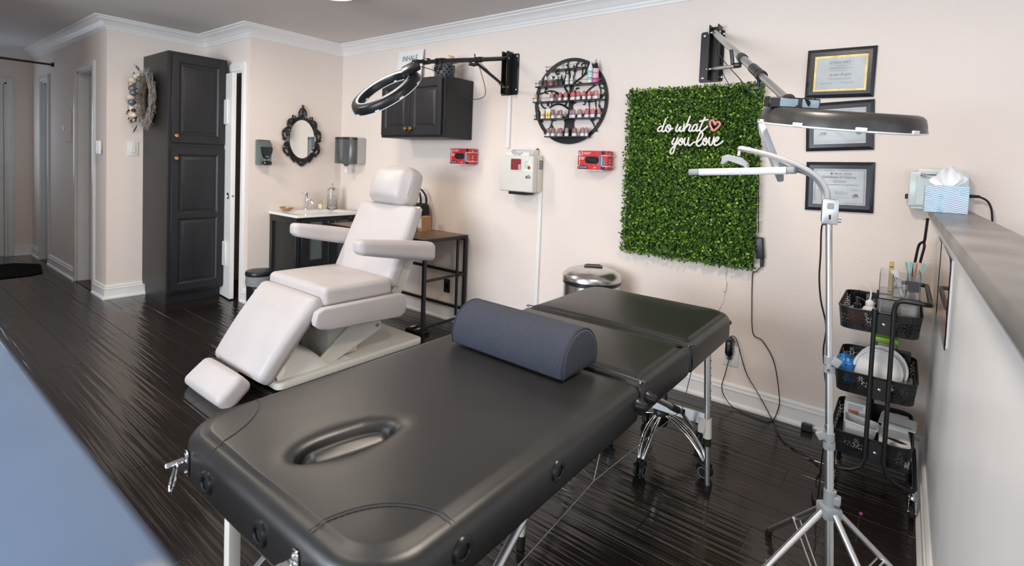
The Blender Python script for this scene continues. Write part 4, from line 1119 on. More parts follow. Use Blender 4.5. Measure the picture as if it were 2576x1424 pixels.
for (dx, dy, dz, r) in ((-.055, -.02, .135, .045), (.0, -.045, .13, .045), (.065, -.02, .14, .048), (.02, .03, .155, .05), (-.03, .04, .15, .045)):
    bm = newbm()
    sphere(bm, (px+dx, py+dy, pz+dz), (r*.62, r*.62, r*.7), 12, 8)
    for j in range(7):
        a = j*2*PI/7; tl = .55
        M = MX((px+dx+math.cos(a)*r*.42, py+dy+math.sin(a)*r*.42, pz+dz-.002), ez=a) @ Matrix.Rotation(tl, 4, 'Y')
        sphere(bm, (0, 0, 0), (r*.16, r*.52, r*.66), 10, 7, M=M) if False else bmesh.ops.transform(bm, matrix=M, verts=sphere(bm, (0, 0, 0), (r*.16, r*.52, r*.66), 10, 7))
    obj('rose', bm, m_rose, PL)
def leafmesh(bm, base, d, L, w, droop=.3, seg=5):
    d = V(d).normalized(); s = d.cross(V((0, 0, 1))).normalized() if abs(d.z) < .98 else V((1, 0, 0))
    L_, R_ = [], []
    for i in range(seg+1):
        t = i/seg; c = V(base) + d*L*t + V((0, 0, -droop*L*t*t)); ww = w*math.sin(PI*min(1, t*.93+.07))
        L_.append(bm.verts.new(c - s*ww)); R_.append(bm.verts.new(c + s*ww))
        if i: bm.faces.new((L_[i-1], R_[i-1], R_[i], L_[i]))
for (a, e, L, w, dr) in ((-.2, .25, .12, .018, .8), (.3, .5, .11, .02, .5), (-.6, .4, .10, .018, .4), (2.8, .3, .09, .015, .9), (2.4, .5, .09, .016, .5), (1.2, .8, .09, .016, .3)):
    bm = newbm(); leafmesh(bm, (px+.04*math.cos(a), py+.04*math.sin(a), pz+.11), (math.cos(a), math.sin(a), e), L, w, dr); obj('leaf', bm, m_leaf, PL)

# ================================================================== conduits on the wall
bm = newbm(); box(bm, 2.178, 2.210, -.016, 0, 1.447, 1.843, .003, 1); single('cable_raceway', bm, m_trim, 'white cable raceway running from ring light bracket down to sharps box', 'raceway')
bm = newbm(); box(bm, 2.500, 2.530, -.016, 0, .122, 1.135, .003, 1); single('cable_raceway', bm, m_trim, 'white cable raceway running down from the sharps box', 'raceway')

# ================================================================== sharps box
SB = thing('sharps_container', (2.37, -.06, 1.12), 'cream wall sharps box with a red window and key', 'sharps container')
bm = newbm(); box(bm, 2.24, 2.525, -.062, -.003, 1.128, 1.392, .008, 2); obj('rear_case', bm, m_creamplas, SB)
bm = newbm(); box(bm, 2.214, 2.523, -.122, -.062, 1.126, 1.388, .012, 3); fr = obj('front_door', bm, m_creamplas, SB)
bm = newbm(); prism(bm, [(p[0], p[1]) for p in rrect(.056, .050, .012, 4)], ((2.37, -.1222, 1.324), (1, 0, 0), (0, 0, 1), (0, -1, 0)), .002, .001, 1); obj('window_bezel', bm, m_creamplas, fr)
bm = newbm(); prism(bm, [(p[0], p[1]) for p in rrect(.046, .040, .009, 4)], ((2.37, -.1235, 1.324), (1, 0, 0), (0, 0, 1), (0, -1, 0)), .002); obj('red_window', bm, mat('dark_red_window', (.26, .035, .04), .3, var=(9, .1)), fr)
bm = newbm(); box(bm, 2.393, 2.414, -.1262, -.1255, 1.285, 1.325); obj('window_sticker', bm, mat('pink_sticker', (.55, .35, .36), .6), fr)
bm = newbm(); box(bm, 2.438, 2.508, -.1232, -.122, 1.278, 1.356); stk = obj('warning_label', bm, m_white, fr)
for i in range(7): 
    bm = newbm(); box(bm, 2.442, 2.442+random.uniform(.02, .05), -.1238, -.1232, 1.347-.009*i, 1.350-.009*i); obj('print_line', bm, m_inkgrey, stk)
bm = newbm(); cyl(bm, (2.488, -.1232, 1.303), (2.488, -.1242, 1.303), .014, n=24); obj('hazard_mark', bm, mat('orange_print', (.75, .22, .02), .5), stk)
bm = newbm()
for a in (90, 210, 330): lathe(bm, [(.003, 0), (.0052, 0), (.0052, .0005), (.003, .0005)], M=MX((2.488+.0055*math.cos(math.radians(a)), -.1242, 1.303+.0055*math.sin(math.radians(a))), ex=PI/2), n=14)
obj('hazard_mark', bm, m_ink, stk)
bm = newbm(); lathe(bm, [(.011, 0), (.011, .005), (.008, .008), (0, .008)], M=MX((2.493, -.122, 1.243), ex=PI/2), n=18); box(bm, 2.4915, 2.4945, -.150, -.129, 1.238, 1.248); cyl(bm, (2.493, -.150, 1.236), (2.493, -.154, 1.236), .011, n=14); obj('key', bm, m_steel, fr)
for i in range(4):
    for j in range(5):
        bm = newbm(); box(bm, 2.5252, 2.5262, -.052+.012*i, -.052+.012*i+.0075, 1.295+.0135*j, 1.295+.0135*j+.009); obj('vent_slot', bm, m_seam, SB)
bm = newbm(); prism(bm, [(-.105, 1.386), (-.012, 1.386), (-.012, 1.445), (-.03, 1.445), (-.06, 1.43)], ((2.268, 0, 0), (0, 1, 0), (0, 0, 1), (1, 0, 0)), .012, .002, 1)
prism(bm, [(-.105, 1.386), (-.012, 1.386), (-.012, 1.445), (-.03, 1.445), (-.06, 1.43)], ((2.474, 0, 0), (0, 1, 0), (0, 0, 1), (1, 0, 0)), .012, .002, 1)
box(bm, 2.268, 2.486, -.045, -.012, 1.432, 1.446, .003, 1); box(bm, 2.28, 2.474, -.022, -.014, 1.39, 1.44); obj('drop_chute', bm, m_whiteplas, SB)
bm = newbm(); box(bm, 2.262, 2.478, -.112, -.100, 1.386, 1.414, .003, 1); fl = obj('drop_flap', bm, m_whiteplas, SB)
text('print', 'BIOHAZARD SHARPS', .011, ((2.37, -.1125, 1.402), (1, 0, 0), (0, 0, 1), (0, -1, 0)), m_ink, fl); text('print', 'DO NOT OVERFILL', .008, ((2.37, -.1125, 1.391), (1, 0, 0), (0, 0, 1), (0, -1, 0)), m_ink, fl)
bm = newbm(); box(bm, 2.30, 2.46, -.115, -.02, 1.106, 1.127, .004, 1); obj('lower_tray', bm, m_blackplas, SB)

# ================================================================== glove boxes in wire holders
m_red = mat('red_card', (.58, .028, .03), .4, var=(20, .12)); m_redside = mat('pale_red_card', (.62, .08, .07), .45, var=(20, .2)); m_navy = mat('navy_card', (.02, .022, .035), .4)
m_whitewire = mat('white_coated_wire', (.80, .78, .76), .35)
def glove(x0, lab_b, lab_h):
    w, h, d = .222, .122, .075; z0 = 1.310; y1 = -.022; y0 = y1-d
    g = thing('glove_box', (x0+w/2, y1-d/2, z0), lab_b, 'glove box')
    bm = newbm(); box(bm, x0, x0+w, y0, y1, z0, z0+h, .0012, 1); c = obj('carton', bm, m_red, g)
    def pr(name, m, u0, u1, v0, v1, off=.0006): 
        bm = newbm(); box(bm, x0+u0, x0+u1, y0-off, y0, z0+v0, z0+v1); return obj(name, bm, m, c)
    pr('print_block', m_navy, .001, .078, .003, .024)
    for i in range(5):
        bm = newbm(); cyl(bm, (x0+.012+.0135*i, y0-.0006, z0+.0135), (x0+.012+.0135*i, y0-.0012, z0+.0135), .0052, n=12); obj('icon_dot', bm, m_side, c)
    pr('print_block', m_navy, .176, .203, .098, .121); pr('print_block', m_navy, .176, .206, .001, .022)
    pr('grey_print', mat('violet_grey_print', (.19, .16, .22), .5) if 'violet_grey_print' not in MATS else MATS['violet_grey_print'], .150, .205, .024, .055)
    bm = newbm(); prism(bm, [(.150, .055), (.205, .055), (.175, .10), (.168, .10)], ((x0, y0-.0001, z0), (1, 0, 0), (0, 0, 1), (0, -1, 0)), .0005); obj('grey_print', bm, MATS['violet_grey_print'], c)
    text('print', 'X3', .034, ((x0+.020, y0-.0008, z0+.092), (1, 0, 0), (0, 0, 1), (0, -1, 0)), m_white, c, ext=.0003)
    for i, (ww, zz) in enumerate(((.055, .108), (.045, .100), (.045, .078), (.045, .071), (.040, .064))):
        pr('print_line', m_white, .006 if i > 1 else .044, (.006 if i > 1 else .044)+ww, zz, zz+.0028)
    text('print', '100', .014, ((x0+.130, y0-.0008, z0+.008), (1, 0, 0), (0, 0, 1), (0, -1, 0)), m_white, c, ext=.0003)
    text('print', 'Nitrile', .012, ((x0+.155, y0-.0008, z0+.03), (1, 0, 0), (0, 0, 1), (0, -1, 0)), m_white, c, ext=.0003) if False else None
    text('print', 'X3', .020, ((x0+w+.0006, y0+.028, z0+.097), (0, 1, 0), (0, 0, 1), (1, 0, 0)), m_white, c, ext=.0003)
    for vv in (.025, .045, .062): 
        bm = newbm(); box(bm, x0+w, x0+w+.0006, y0+.022, y0+.034, z0+vv, z0+vv+.007); obj('print_line', bm, m_white, c)
    bm = newbm(); prism(bm, [(p[0], p[1]) for p in rrect(.052, .023, .022, 6)], ((x0+.108, y0-.0006, z0+.062), (1, 0, 0), (0, 0, 1), (0, 1, 0)), -.0012); obj('opening', bm, m_seam, c)
    bm = newbm(); cushion(bm, (.045, .006, .016), .005, (0, .004, .003), (5, 2, 3), M=MX((x0+.105, y0-.002, z0+.060), ey=.12)); obj('glove', bm, m_rubber, g)
    hd = thing('glove_box_holder', (x0+w/2, -.05, z0-.006), lab_h, 'holder')
    r = .0022
    for (u0, u1, sg) in ((x0-.010, x0+.020, -1), (x0+w-.038, x0+w+.012, 1)):
        bm = newbm()
        side = x0-.010 if sg < 0 else x0+w+.012
        inn = x0+.020 if sg < 0 else x0+w-.038
        tube(bm, [(side, -.003, z0+.092), (side, y0-.006, z0+.092), (inn-sg*.004, y0-.006, z0+.092), (inn-sg*0, y0-.006, z0+.086), (inn, y0-.006, z0+.028), (inn-sg*(-.006), y0-.006, z0+.022), (side, y0-.006, z0+.022), (side, -.003, z0+.022)], r, 6); obj('wire_clip', bm, m_whitewire, hd)
    bm = newbm(); tube(bm, [(x0+.03, -.003, z0-.004), (x0+.03, y0-.004, z0-.004), (x0+w-.03, y0-.004, z0-.004), (x0+w-.03, -.003, z0-.004)], r, 6); obj('wire_tray', bm, m_whitewire, hd)
    for u in (x0+.06, x0+w-.06):
        bm = newbm(); tube(bm, [(u, -.002, z0+.10), (u, -.003, z0-.02)], r, 6); obj('wire_back', bm, m_whitewire, hd)
glove(1.668, 'red glove box below the black wall cabinet', 'white wire holder carrying the glove box below the wall cabinet')
glove(2.872, 'red X3 glove box beside the green leaf panel', 'white wire holder carrying the glove box beside the leaf panel')

# ================================================================== round tree shelf
TS = thing('round_shelf', (2.735, -.04, 1.478), 'round black metal tree rack with shelves of pigment bottles', 'shelf')
sc_ = V((2.735, 0, 1.776)); SR = .297; yb = -.010
def on(u, v, y=yb): return V((sc_.x+u, y, sc_.z+v))
bm = newbm(); n = 72
rv = []
for i in range(n):
    a = 2*PI*i/n; c_, s_ = math.cos(a), math.sin(a)
    rv.append([bm.verts.new(on(r*c_, r*s_, y)) for r, y in ((SR, yb-.006), (SR, yb+.006), (SR-.022, yb+.006), (SR-.022, yb-.006))])
for i in range(n):
    A, B_ = rv[i], rv[(i+1) % n]
    for j in range(4): bm.faces.new((A[j], A[(j+1) % 4], B_[(j+1) % 4], B_[j]))
obj('ring_frame', bm, m_blackmetal, TS)
bm = newbm(); prism(bm, [(-.115, -.262), (-.06, -.281), (0, -.286), (.06, -.281), (.115, -.262), (.06, -.245), (.045, -.20), (.038, -.15), (.060, -.10), (.038, -.105), (.026, -.08), (.022, .0), (.012, .10), (.004, .13), (-.006, .13), (-.006, .0), (-.010, -.08), (-.03, -.11), (-.055, -.10), (-.034, -.15), (-.040, -.20), (-.07, -.245)], (on(0, 0, yb+.004), (1, 0, 0), (0, 0, 1), (0, -1, 0)), .008); obj('trunk', bm, m_blackmetal, TS)
def branch(pts, r0, r1=None, k=6):
    Q = catmull([on(*p) for p in pts], k); r1 = r1 or r0*.5; bm = newbm()
    tube(bm, Q, [r0+(r1-r0)*i/(len(Q)-1) for i in range(len(Q))], 6); obj('branch', bm, m_blackmetal, TS)
def curl(u, v, r, a0, sg=1): return [(u+r*(1-.7*i/9)*math.cos(a0+sg*i/9*4.2), v+r*(1-.7*i/9)*math.sin(a0+sg*i/9*4.2)) for i in range(10)]
BR = [([(0, .02), (-.05, .10), (-.10, .15), (-.13, .21)], .007), ([(0, .03), (.03, .12), (.10, .17), (.13, .23)], .008), ([(.0, .1), (-.01, .18), (-.03, .25), (-.02, .28)], .007), ([(.0, .1), (.03, .19), (.05, .27)], .006),
      ([(.02, -.02), (.09, .02), (.16, .08), (.22, .11)], .008), ([(.02, -.02), (.08, .0), (.17, -.01), (.24, .01), (.27, .05)], .007), ([(-.01, 0), (-.08, .05), (-.16, .08), (-.23, .07)], .008), ([(-.01, -.05), (-.07, -.02), (-.13, -.02), (-.18, -.05), (-.20, -.10)], .008),
      ([(-.18, -.05), (-.23, -.03), (-.26, .02)], .006), ([(.05, -.10), (.12, -.10), (.18, -.14), (.21, -.19)], .007), ([(-.05, -.10), (-.12, -.13), (-.18, -.12), (-.24, -.10)], .007), ([(-.14, -.125), (-.16, -.18), (-.20, -.20)], .005), ([(.16, -.12), (.21, -.10), (.25, -.07)], .005),
      ([(.09, .16), (.09, .23)], .005), ([(.10, .17), (.16, .20), (.20, .20)], .005), ([(.22, .11), (.24, .05), (.23, -.03)], .005), ([(.15, .0), (.16, -.07)], .005), ([(.20, .0), (.21, -.06)], .005), ([(-.12, .18), (-.18, .17)], .005), ([(-.16, .08), (-.15, .02)], .005)]
for p, r in BR: branch(p, r)
for (u, v, r, a0, sg) in ((.10, .235, .022, PI, -1), (.145, .235, .020, 0, 1), (-.11, .215, .022, 0, 1), (-.20, .085, .024, -1, -1), (-.03, .20, .018, 2, 1), (.18, .135, .02, 0, 1), (.20, .125, .018, PI, -1), (-.14, -.02, .022, 1, 1), (.11, -.02, .018, 2, -1), (-.12, .045, .02, 0, 1), (.05, .24, .016, 1, 1), (.14, -.06, .016, 0, -1)):
    branch(curl(u, v, r, a0, sg), .0042, .0035, 3)
lm = None
def leafp(u, v, a, s):
    global lm
    if lm is None:
        b = newbm(); pts = [(0, 0)] + [(.5*(1-math.cos(PI*t/6)), .22*math.sin(PI*t/6)) for t in range(1, 6)] + [(1, 0)] + [(.5*(1-math.cos(PI*t/6)), -.22*math.sin(PI*t/6)) for t in range(5, 0, -1)]
        prism(b, pts, ((0, 0, 0), (1, 0, 0), (0, 0, 1), (0, -1, 0)), .12); bmesh.ops.recalc_face_normals(b, faces=b.faces); lm = D.meshes.new('leaf'); b.to_mesh(lm); b.free(); lm.materials.append(m_blackmetal)
    o = D.objects.new('leaf', lm); COL.objects.link(o); o.parent = TS
    p = on(u, v, yb) - V(TS.location); o.location = p; o.rotation_euler = (0, -a, 0); o.scale = (s, s, s)
LV = [(-.13, .21, 1.8), (-.12, .19, .5), (-.14, .17, 2.6), (-.20, .09, 2.2), (-.23, .07, 3.4), (-.25, .06, 2.5), (-.10, .15, 2.9), (-.08, .12, .9), (-.06, .10, 2.4), (-.18, -.03, 1.9), (-.20, -.06, 4.2), (-.21, -.10, 3.6), (-.19, -.10, 5.2), (-.24, -.10, 3.3), (-.22, -.12, 4.2), (-.17, -.19, 3.8), (-.20, -.20, 4.6), (-.15, -.16, 5.3),
      (.02, .20, .4), (.03, .22, 2.0), (-.02, .24, 2.6), (.06, .26, 1.2), (.13, .23, 1.5), (.16, .20, .2), (.19, .20, 1.1), (.06, .13, -.4), (.04, .08, .3), (.08, .10, 1.4), (.05, .05, 2.2), (.22, .11, .7), (.24, .08, -.3), (.23, .14, 1.5), (.24, .01, 1.2), (.26, .03, .2), (.21, -.06, -1.4), (.16, -.07, -1.8), (.23, -.03, -1.2), (.24, -.06, -.2), (.18, -.14, .5), (.21, -.19, -.9), (.22, -.16, .3), (.20, -.12, 1.2), (.25, -.07, -.5), (.12, -.10, .9), (.10, .0, 1.3), (-.03, .05, 1.2), (-.05, .03, 2.2), (-.04, -.03, 1.0)]
for (u, v, a) in LV: leafp(u, v, a, random.uniform(.026, .036))
SHELF = [(1.993, 2.565, 2.895), (1.884, 2.478, 3.000), (1.776, 2.462, 3.018), (1.655, 2.478, 3.005), (1.531, 2.575, 2.915)]
for z, a, b in SHELF:
    bm = newbm(); box(bm, a, b, -.078, -.012, z-.009, z-.0012, .001, 1); s = obj('shelf_board', bm, m_blackmetal, TS)
    bm = newbm(); tube(bm, [(a+.004, -.012, z+.022), (a-.004, -.080, z+.022), (b+.004, -.080, z+.022), (b-.004, -.012, z+.022)], .0013, 5)
    for xx in (a+.01, b-.01): tube(bm, [(xx, -.079, z-.002), (xx, -.0795, z+.022)], .0013, 5)
    obj('guard_wire', bm, m_blackmetal, s)
    bm = newbm(); tube(bm, [(2.715+.008*math.cos(2*PI*i/16), -.0805, z+.011+.008*math.sin(2*PI*i/16)) for i in range(16)], .0016, 5, closed=True); obj('guard_ring', bm, m_blackmetal, s)

# bottles: one prototype mesh per kind, each bottle its own object
def mesh_of(name, m, fn):
    b = newbm(); fn(b); bmesh.ops.recalc_face_normals(b, faces=b.faces); me = D.meshes.new(name); b.to_mesh(me); b.free()
    me.polygons.foreach_set('use_smooth', [True]*len(me.polygons)); me.set_sharp_from_angle(angle=.7); me.materials.append(m); return me
BK = {}
def bottle_kind(key, parts): BK[key] = [(nm, mesh_of(nm, m, fn)) for nm, m, fn in parts]
def place_bottle(key, x, y, z, name, label, group, s=1.0):
    root = thing(name, (x, y, z), label, 'bottle', group)
    for nm, me in BK[key]:
        o = D.objects.new(nm, me); COL.objects.link(o); o.parent = root; o.scale = (s, s, s)
    return root
PINK = [mat('pigment_%d' % i, c, .22, var=(40, .08)) for i, c in enumerate([(.62, .22, .22), (.66, .16, .17), (.55, .15, .17), (.45, .21, .22), (.33, .15, .15), (.24, .13, .14), (.57, .27, .17), (.60, .30, .28), (.70, .40, .25), (.40, .24, .28)])]
for i, m in enumerate(PINK):
    bottle_kind('pig%d' % i, [('label_band', m_white, lambda b: lathe(b, [(0, 0), (.0125, 0), (.013, .001), (.013, .0215), (.0125, .022), (0, .022)], n=14)),
                              ('dome', m, lambda b: lathe(b, [(.0118, .022), (.0122, .028), (.0118, .046), (.0092, .054), (.005, .058), (0, .059)], n=14))])
def dropper(key, mbody, mcap):
    bottle_kind(key, [('bottle_body', mbody, lambda b: lathe(b, [(0, 0), (.0122, 0), (.0128, .002), (.0128, .038), (.009, .044), (0, .044)], n=14)),
                      ('nozzle_cap', mcap, lambda b: lathe(b, [(.0085, .044), (.0085, .05), (.006, .056), (.0035, .072), (0, .074)], n=12))])
m_brownink = mat('brown_ink', (.10, .065, .055), .3); m_orange = mat('orange_ink', (.70, .13, .05), .3); m_greyink = mat('grey_ink', (.22, .19, .18), .3); m_navyink = mat('navy_ink', (.02, .025, .045), .25)
dropper('brown', m_brownink, m_white); dropper('orange', m_orange, m_white); dropper('grey', m_greyink, m_white); dropper('navy', m_navyink, m_navyink); dropper('white', m_white, m_white)
S2 = [2.508, 2.536, 2.553, 2.58, 2.602, 2.624, 2.646, 2.67, 2.686, 2.707, 2.731, 2.757]
K2 = ['grey', 'brown', 'brown', 'orange', 'grey', 'brown', 'brown', 'grey', 'navy', 'navy', 'white', 'white']
ORD = ['first', 'second', 'third', 'fourth', 'fifth', 'sixth', 'seventh', 'eighth', 'ninth', 'tenth', 'eleventh', 'twelfth', 'thirteenth', 'fourteenth', 'fifteenth', 'sixteenth', 'seventeenth']
CN2 = {'grey': 'grey dropper bottle', 'brown': 'brown dropper bottle', 'orange': 'orange dropper bottle', 'navy': 'dark navy dropper bottle', 'white': 'all-white dropper bottle'}
for i, (x, k) in enumerate(zip(S2, K2)):
    yy = -.052 if i % 2 == 0 else -.034
    place_bottle(k, x, yy, 1.8835, 'dropper_bottle', '%s, %s from the left on the second rack shelf' % (CN2[k], ORD[i]), 'dropper bottles on the rack')
bottle_kind('teal', [('bottle_body', m_white, lambda b: lathe(b, [(0, 0), (.0175, 0), (.0185, .003), (.0185, .098), (.013, .108), (0, .108)], n=20)),
                     ('label_band', mat('teal_print', (.20, .55, .50), .4), lambda b: [lathe(b, [(.0187, a), (.0188, a), (.0188, a+h), (.0187, a+h)], n=20) for a, h in ((.03, .012), (.052, .006), (.066, .016))]),
                     ('nozzle_cap', m_white, lambda b: lathe(b, [(.0125, .108), (.012, .116), (.007, .126), (.003, .150), (0, .152)], n=14))])
place_bottle('teal', 2.909, -.045, 1.8835, 'styling_bottle', 'white and teal squeeze bottle at the right end of rack', None)
bottle_kind('pinkb', [('bottle_body', mat('pale_pink_print', (.72, .50, .55), .35), lambda b: lathe(b, [(0, 0), (.019, 0), (.020, .003), (.020, .094), (0, .094)], n=20)),
                      ('label_band', mat('magenta_print', (.75, .10, .36), .35), lambda b: [lathe(b, [(.0202, a), (.0203, a), (.0203, a+h), (.0202, a+h)], n=20) for a, h in ((.002, .03), (.06, .008))]),
                      ('shoulder', m_blackplas, lambda b: lathe(b, [(.020, .094), (.019, .102), (.013, .110), (.0125, .128), (0, .128)], n=18)),
                      ('nozzle_cap', m_greyplas, lambda b: lathe(b, [(.009, .128), (.006, .136), (.003, .156), (0, .158)], n=14))])
place_bottle('pinkb', 2.950, -.045, 1.8835, 'styling_bottle', 'pink squeeze bottle with black shoulder at the right end of rack', None)
rows = [(1.7755, [2.475, 2.594, 2.618, 2.67, 2.686, 2.709, 2.733, 2.764, 2.793, 2.806, 2.834, 2.859, 2.876, 2.904, 2.918, 2.94, 2.97], [8, 0, 0, 2, 2, 2, 2, 1, 1, 1, 1, 1, 1, 0, 0, 1, 7], 'third', 'pink'),
        (1.6545, [2.632, 2.662, 2.697, 2.765, 2.801, 2.827, 2.852, 2.882, 2.907, 2.924, 2.951, 2.98], [4, 4, 3, 9, 9, 6, 9, 1, 1, 0, 0, 0], 'fourth', 'rose'),
        (1.5305, [2.598, 2.612, 2.639, 2.671, 2.703, 2.73, 2.753, 2.79, 2.818, 2.856, 2.879, 2.891, 2.906], [4, 4, 4, 4, 4, 3, 9, 5, 4, 4, 3, 4, 9], 'lowest', 'mauve')]
for z, xs_, ks, nm, cl in rows:
    for i, (x, k) in enumerate(zip(xs_, ks)):
        near = any(abs(x-o) < .024 for o in xs_[:i]); yy = -.060 if i % 2 == 0 else -.033
        cn = {0: 'salmon', 1: 'red-pink', 2: 'rose', 3: 'dusky pink', 4: 'brown-mauve', 5: 'plum', 6: 'orange-brown', 7: 'peach', 8: 'tan', 9: 'lilac'}[k]
        place_bottle('pig%d' % k, x, yy, z, 'pigment_bottle', '%s domed pigment bottle, %s of its kind from the left, %s rack shelf' % (cn, ORD[i], nm), 'pigment bottles on the %s rack shelf' % nm)
m_goldl = mat('gold_label', (.62, .45, .14), .3, .5); m_creaml = mat('cream_label', (.74, .68, .55), .4)
bottle_kind('cream', [('bottle_body', m_creaml, lambda b: lathe(b, [(0, 0), (.0165, 0), (.0165, .068), (0, .068)], n=18)), ('label_band', m_redside, lambda b: lathe(b, [(.0166, .028), (.0167, .028), (.0167, .032), (.0166, .032)], n=18))])
bottle_kind('gold', [('bottle_body', m_goldl, lambda b: lathe(b, [(0, 0), (.0135, 0), (.0135, .045), (0, .045)], n=18)), ('cap', m_white, lambda b: lathe(b, [(.0132, .045), (.0132, .070), (.012, .072), (0, .072)], n=18))])
bottle_kind('black', [('bottle_body', m_blackplas, lambda b: lathe(b, [(0, 0), (.017, 0), (.017, .052), (.008, .06), (.007, .085), (0, .086)], n=18))])
place_bottle('black', 2.496, -.05, 1.6545, 'small_bottle', 'black bottle at the left end of the fourth rack shelf', None)
place_bottle('cream', 2.537, -.05, 1.6545, 'small_bottle', 'cream-labelled bottle on the fourth rack shelf', None)
place_bottle('gold', 2.568, -.038, 1.6545, 'small_bottle', 'left gold bottle with white cap on the fourth rack shelf', 'gold bottles on the rack')
place_bottle('gold', 2.597, -.055, 1.6545, 'small_bottle', 'right gold bottle with white cap on the fourth rack shelf', 'gold bottles on the rack')

# ================================================================== green leaf panel with its sign
GP = thing('leaf_panel', (3.595, -.03, .79), 'artificial green boxwood panel hung on the wall', 'wall panel')
GX0, GX1, GZ0, GZ1 = 3.200, 3.985, .80, 1.815
bm = newbm(); box(bm, GX0, GX1, -.014, -.004, GZ0, GZ1, .002, 1); obj('backing', bm, mat('dark_green_mesh', (.010, .022, .007), .8), GP)
m_box = mat('boxwood_leaves', (.06, .14, .02), .38, spec=.5)
nt = m_box.node_tree; N = nt.nodes
at_ = N.new('ShaderNodeAttribute'); at_.attribute_name = 'tint'
nt.links.new(at_.outputs['Color'], N['Principled BSDF'].inputs['Base Color'])
NL = 24000
P0 = np.c_[rng.uniform(GX0-.006, GX1+.008, NL), -.014-.050*rng.random(NL)**.7, rng.uniform(GZ0-.006, GZ1+.006, NL)]
az, elv = rng.uniform(0, 2*PI, NL), rng.uniform(-.3, 1.15, NL)
dirs = np.c_[np.cos(az)*np.cos(elv), -np.abs(np.sin(elv))*.9-.15, np.sin(az)*np.cos(elv)]; dirs /= np.linalg.norm(dirs, axis=1)[:, None]
rv_ = rng.normal(size=(NL, 3)); side = np.cross(dirs, rv_); side /= np.linalg.norm(side, axis=1)[:, None]
up_ = np.cross(side, dirs); Ln = rng.uniform(.013, .022, NL)[:, None]; Wn = Ln*.40
vv = np.stack([P0, P0+dirs*Ln*.45+side*Wn+up_*Ln*.10, P0+dirs*Ln, P0+dirs*Ln*.45-side*Wn+up_*Ln*.10, P0+dirs*Ln*.5-up_*Ln*.02], 1).reshape(-1, 3)
base = np.arange(NL)[:, None]*5
ff = np.concatenate([base+np.array([0, 1, 4]), base+np.array([1, 2, 4]), base+np.array([2, 3, 4]), base+np.array([3, 0, 4])], 1).reshape(-1, 3)
vv -= np.array(GP.location)
me = D.meshes.new('foliage'); me.from_pydata(vv.tolist(), [], ff.tolist()); me.update()
kind = rng.random(NL)
cols = np.where(kind[:, None] < .30, np.array([.030, .080, .016]), np.where(kind[:, None] < .72, np.array([.080, .165, .026]), np.where(kind[:, None] < .93, np.array([.18, .34, .03]), np.array([.40, .52, .09]))))
cols = cols*rng.uniform(.75, 1.25, (NL, 1))
ca = me.color_attributes.new('tint', 'FLOAT_COLOR', 'POINT')
ca.data.foreach_set('color', np.c_[np.repeat(cols, 5, 0), np.ones(NL*5)].ravel())
me.materials.append(m_box); fo = D.objects.new('foliage', me); COL.objects.link(fo); fo.parent = GP; fo['kind'] = 'stuff'
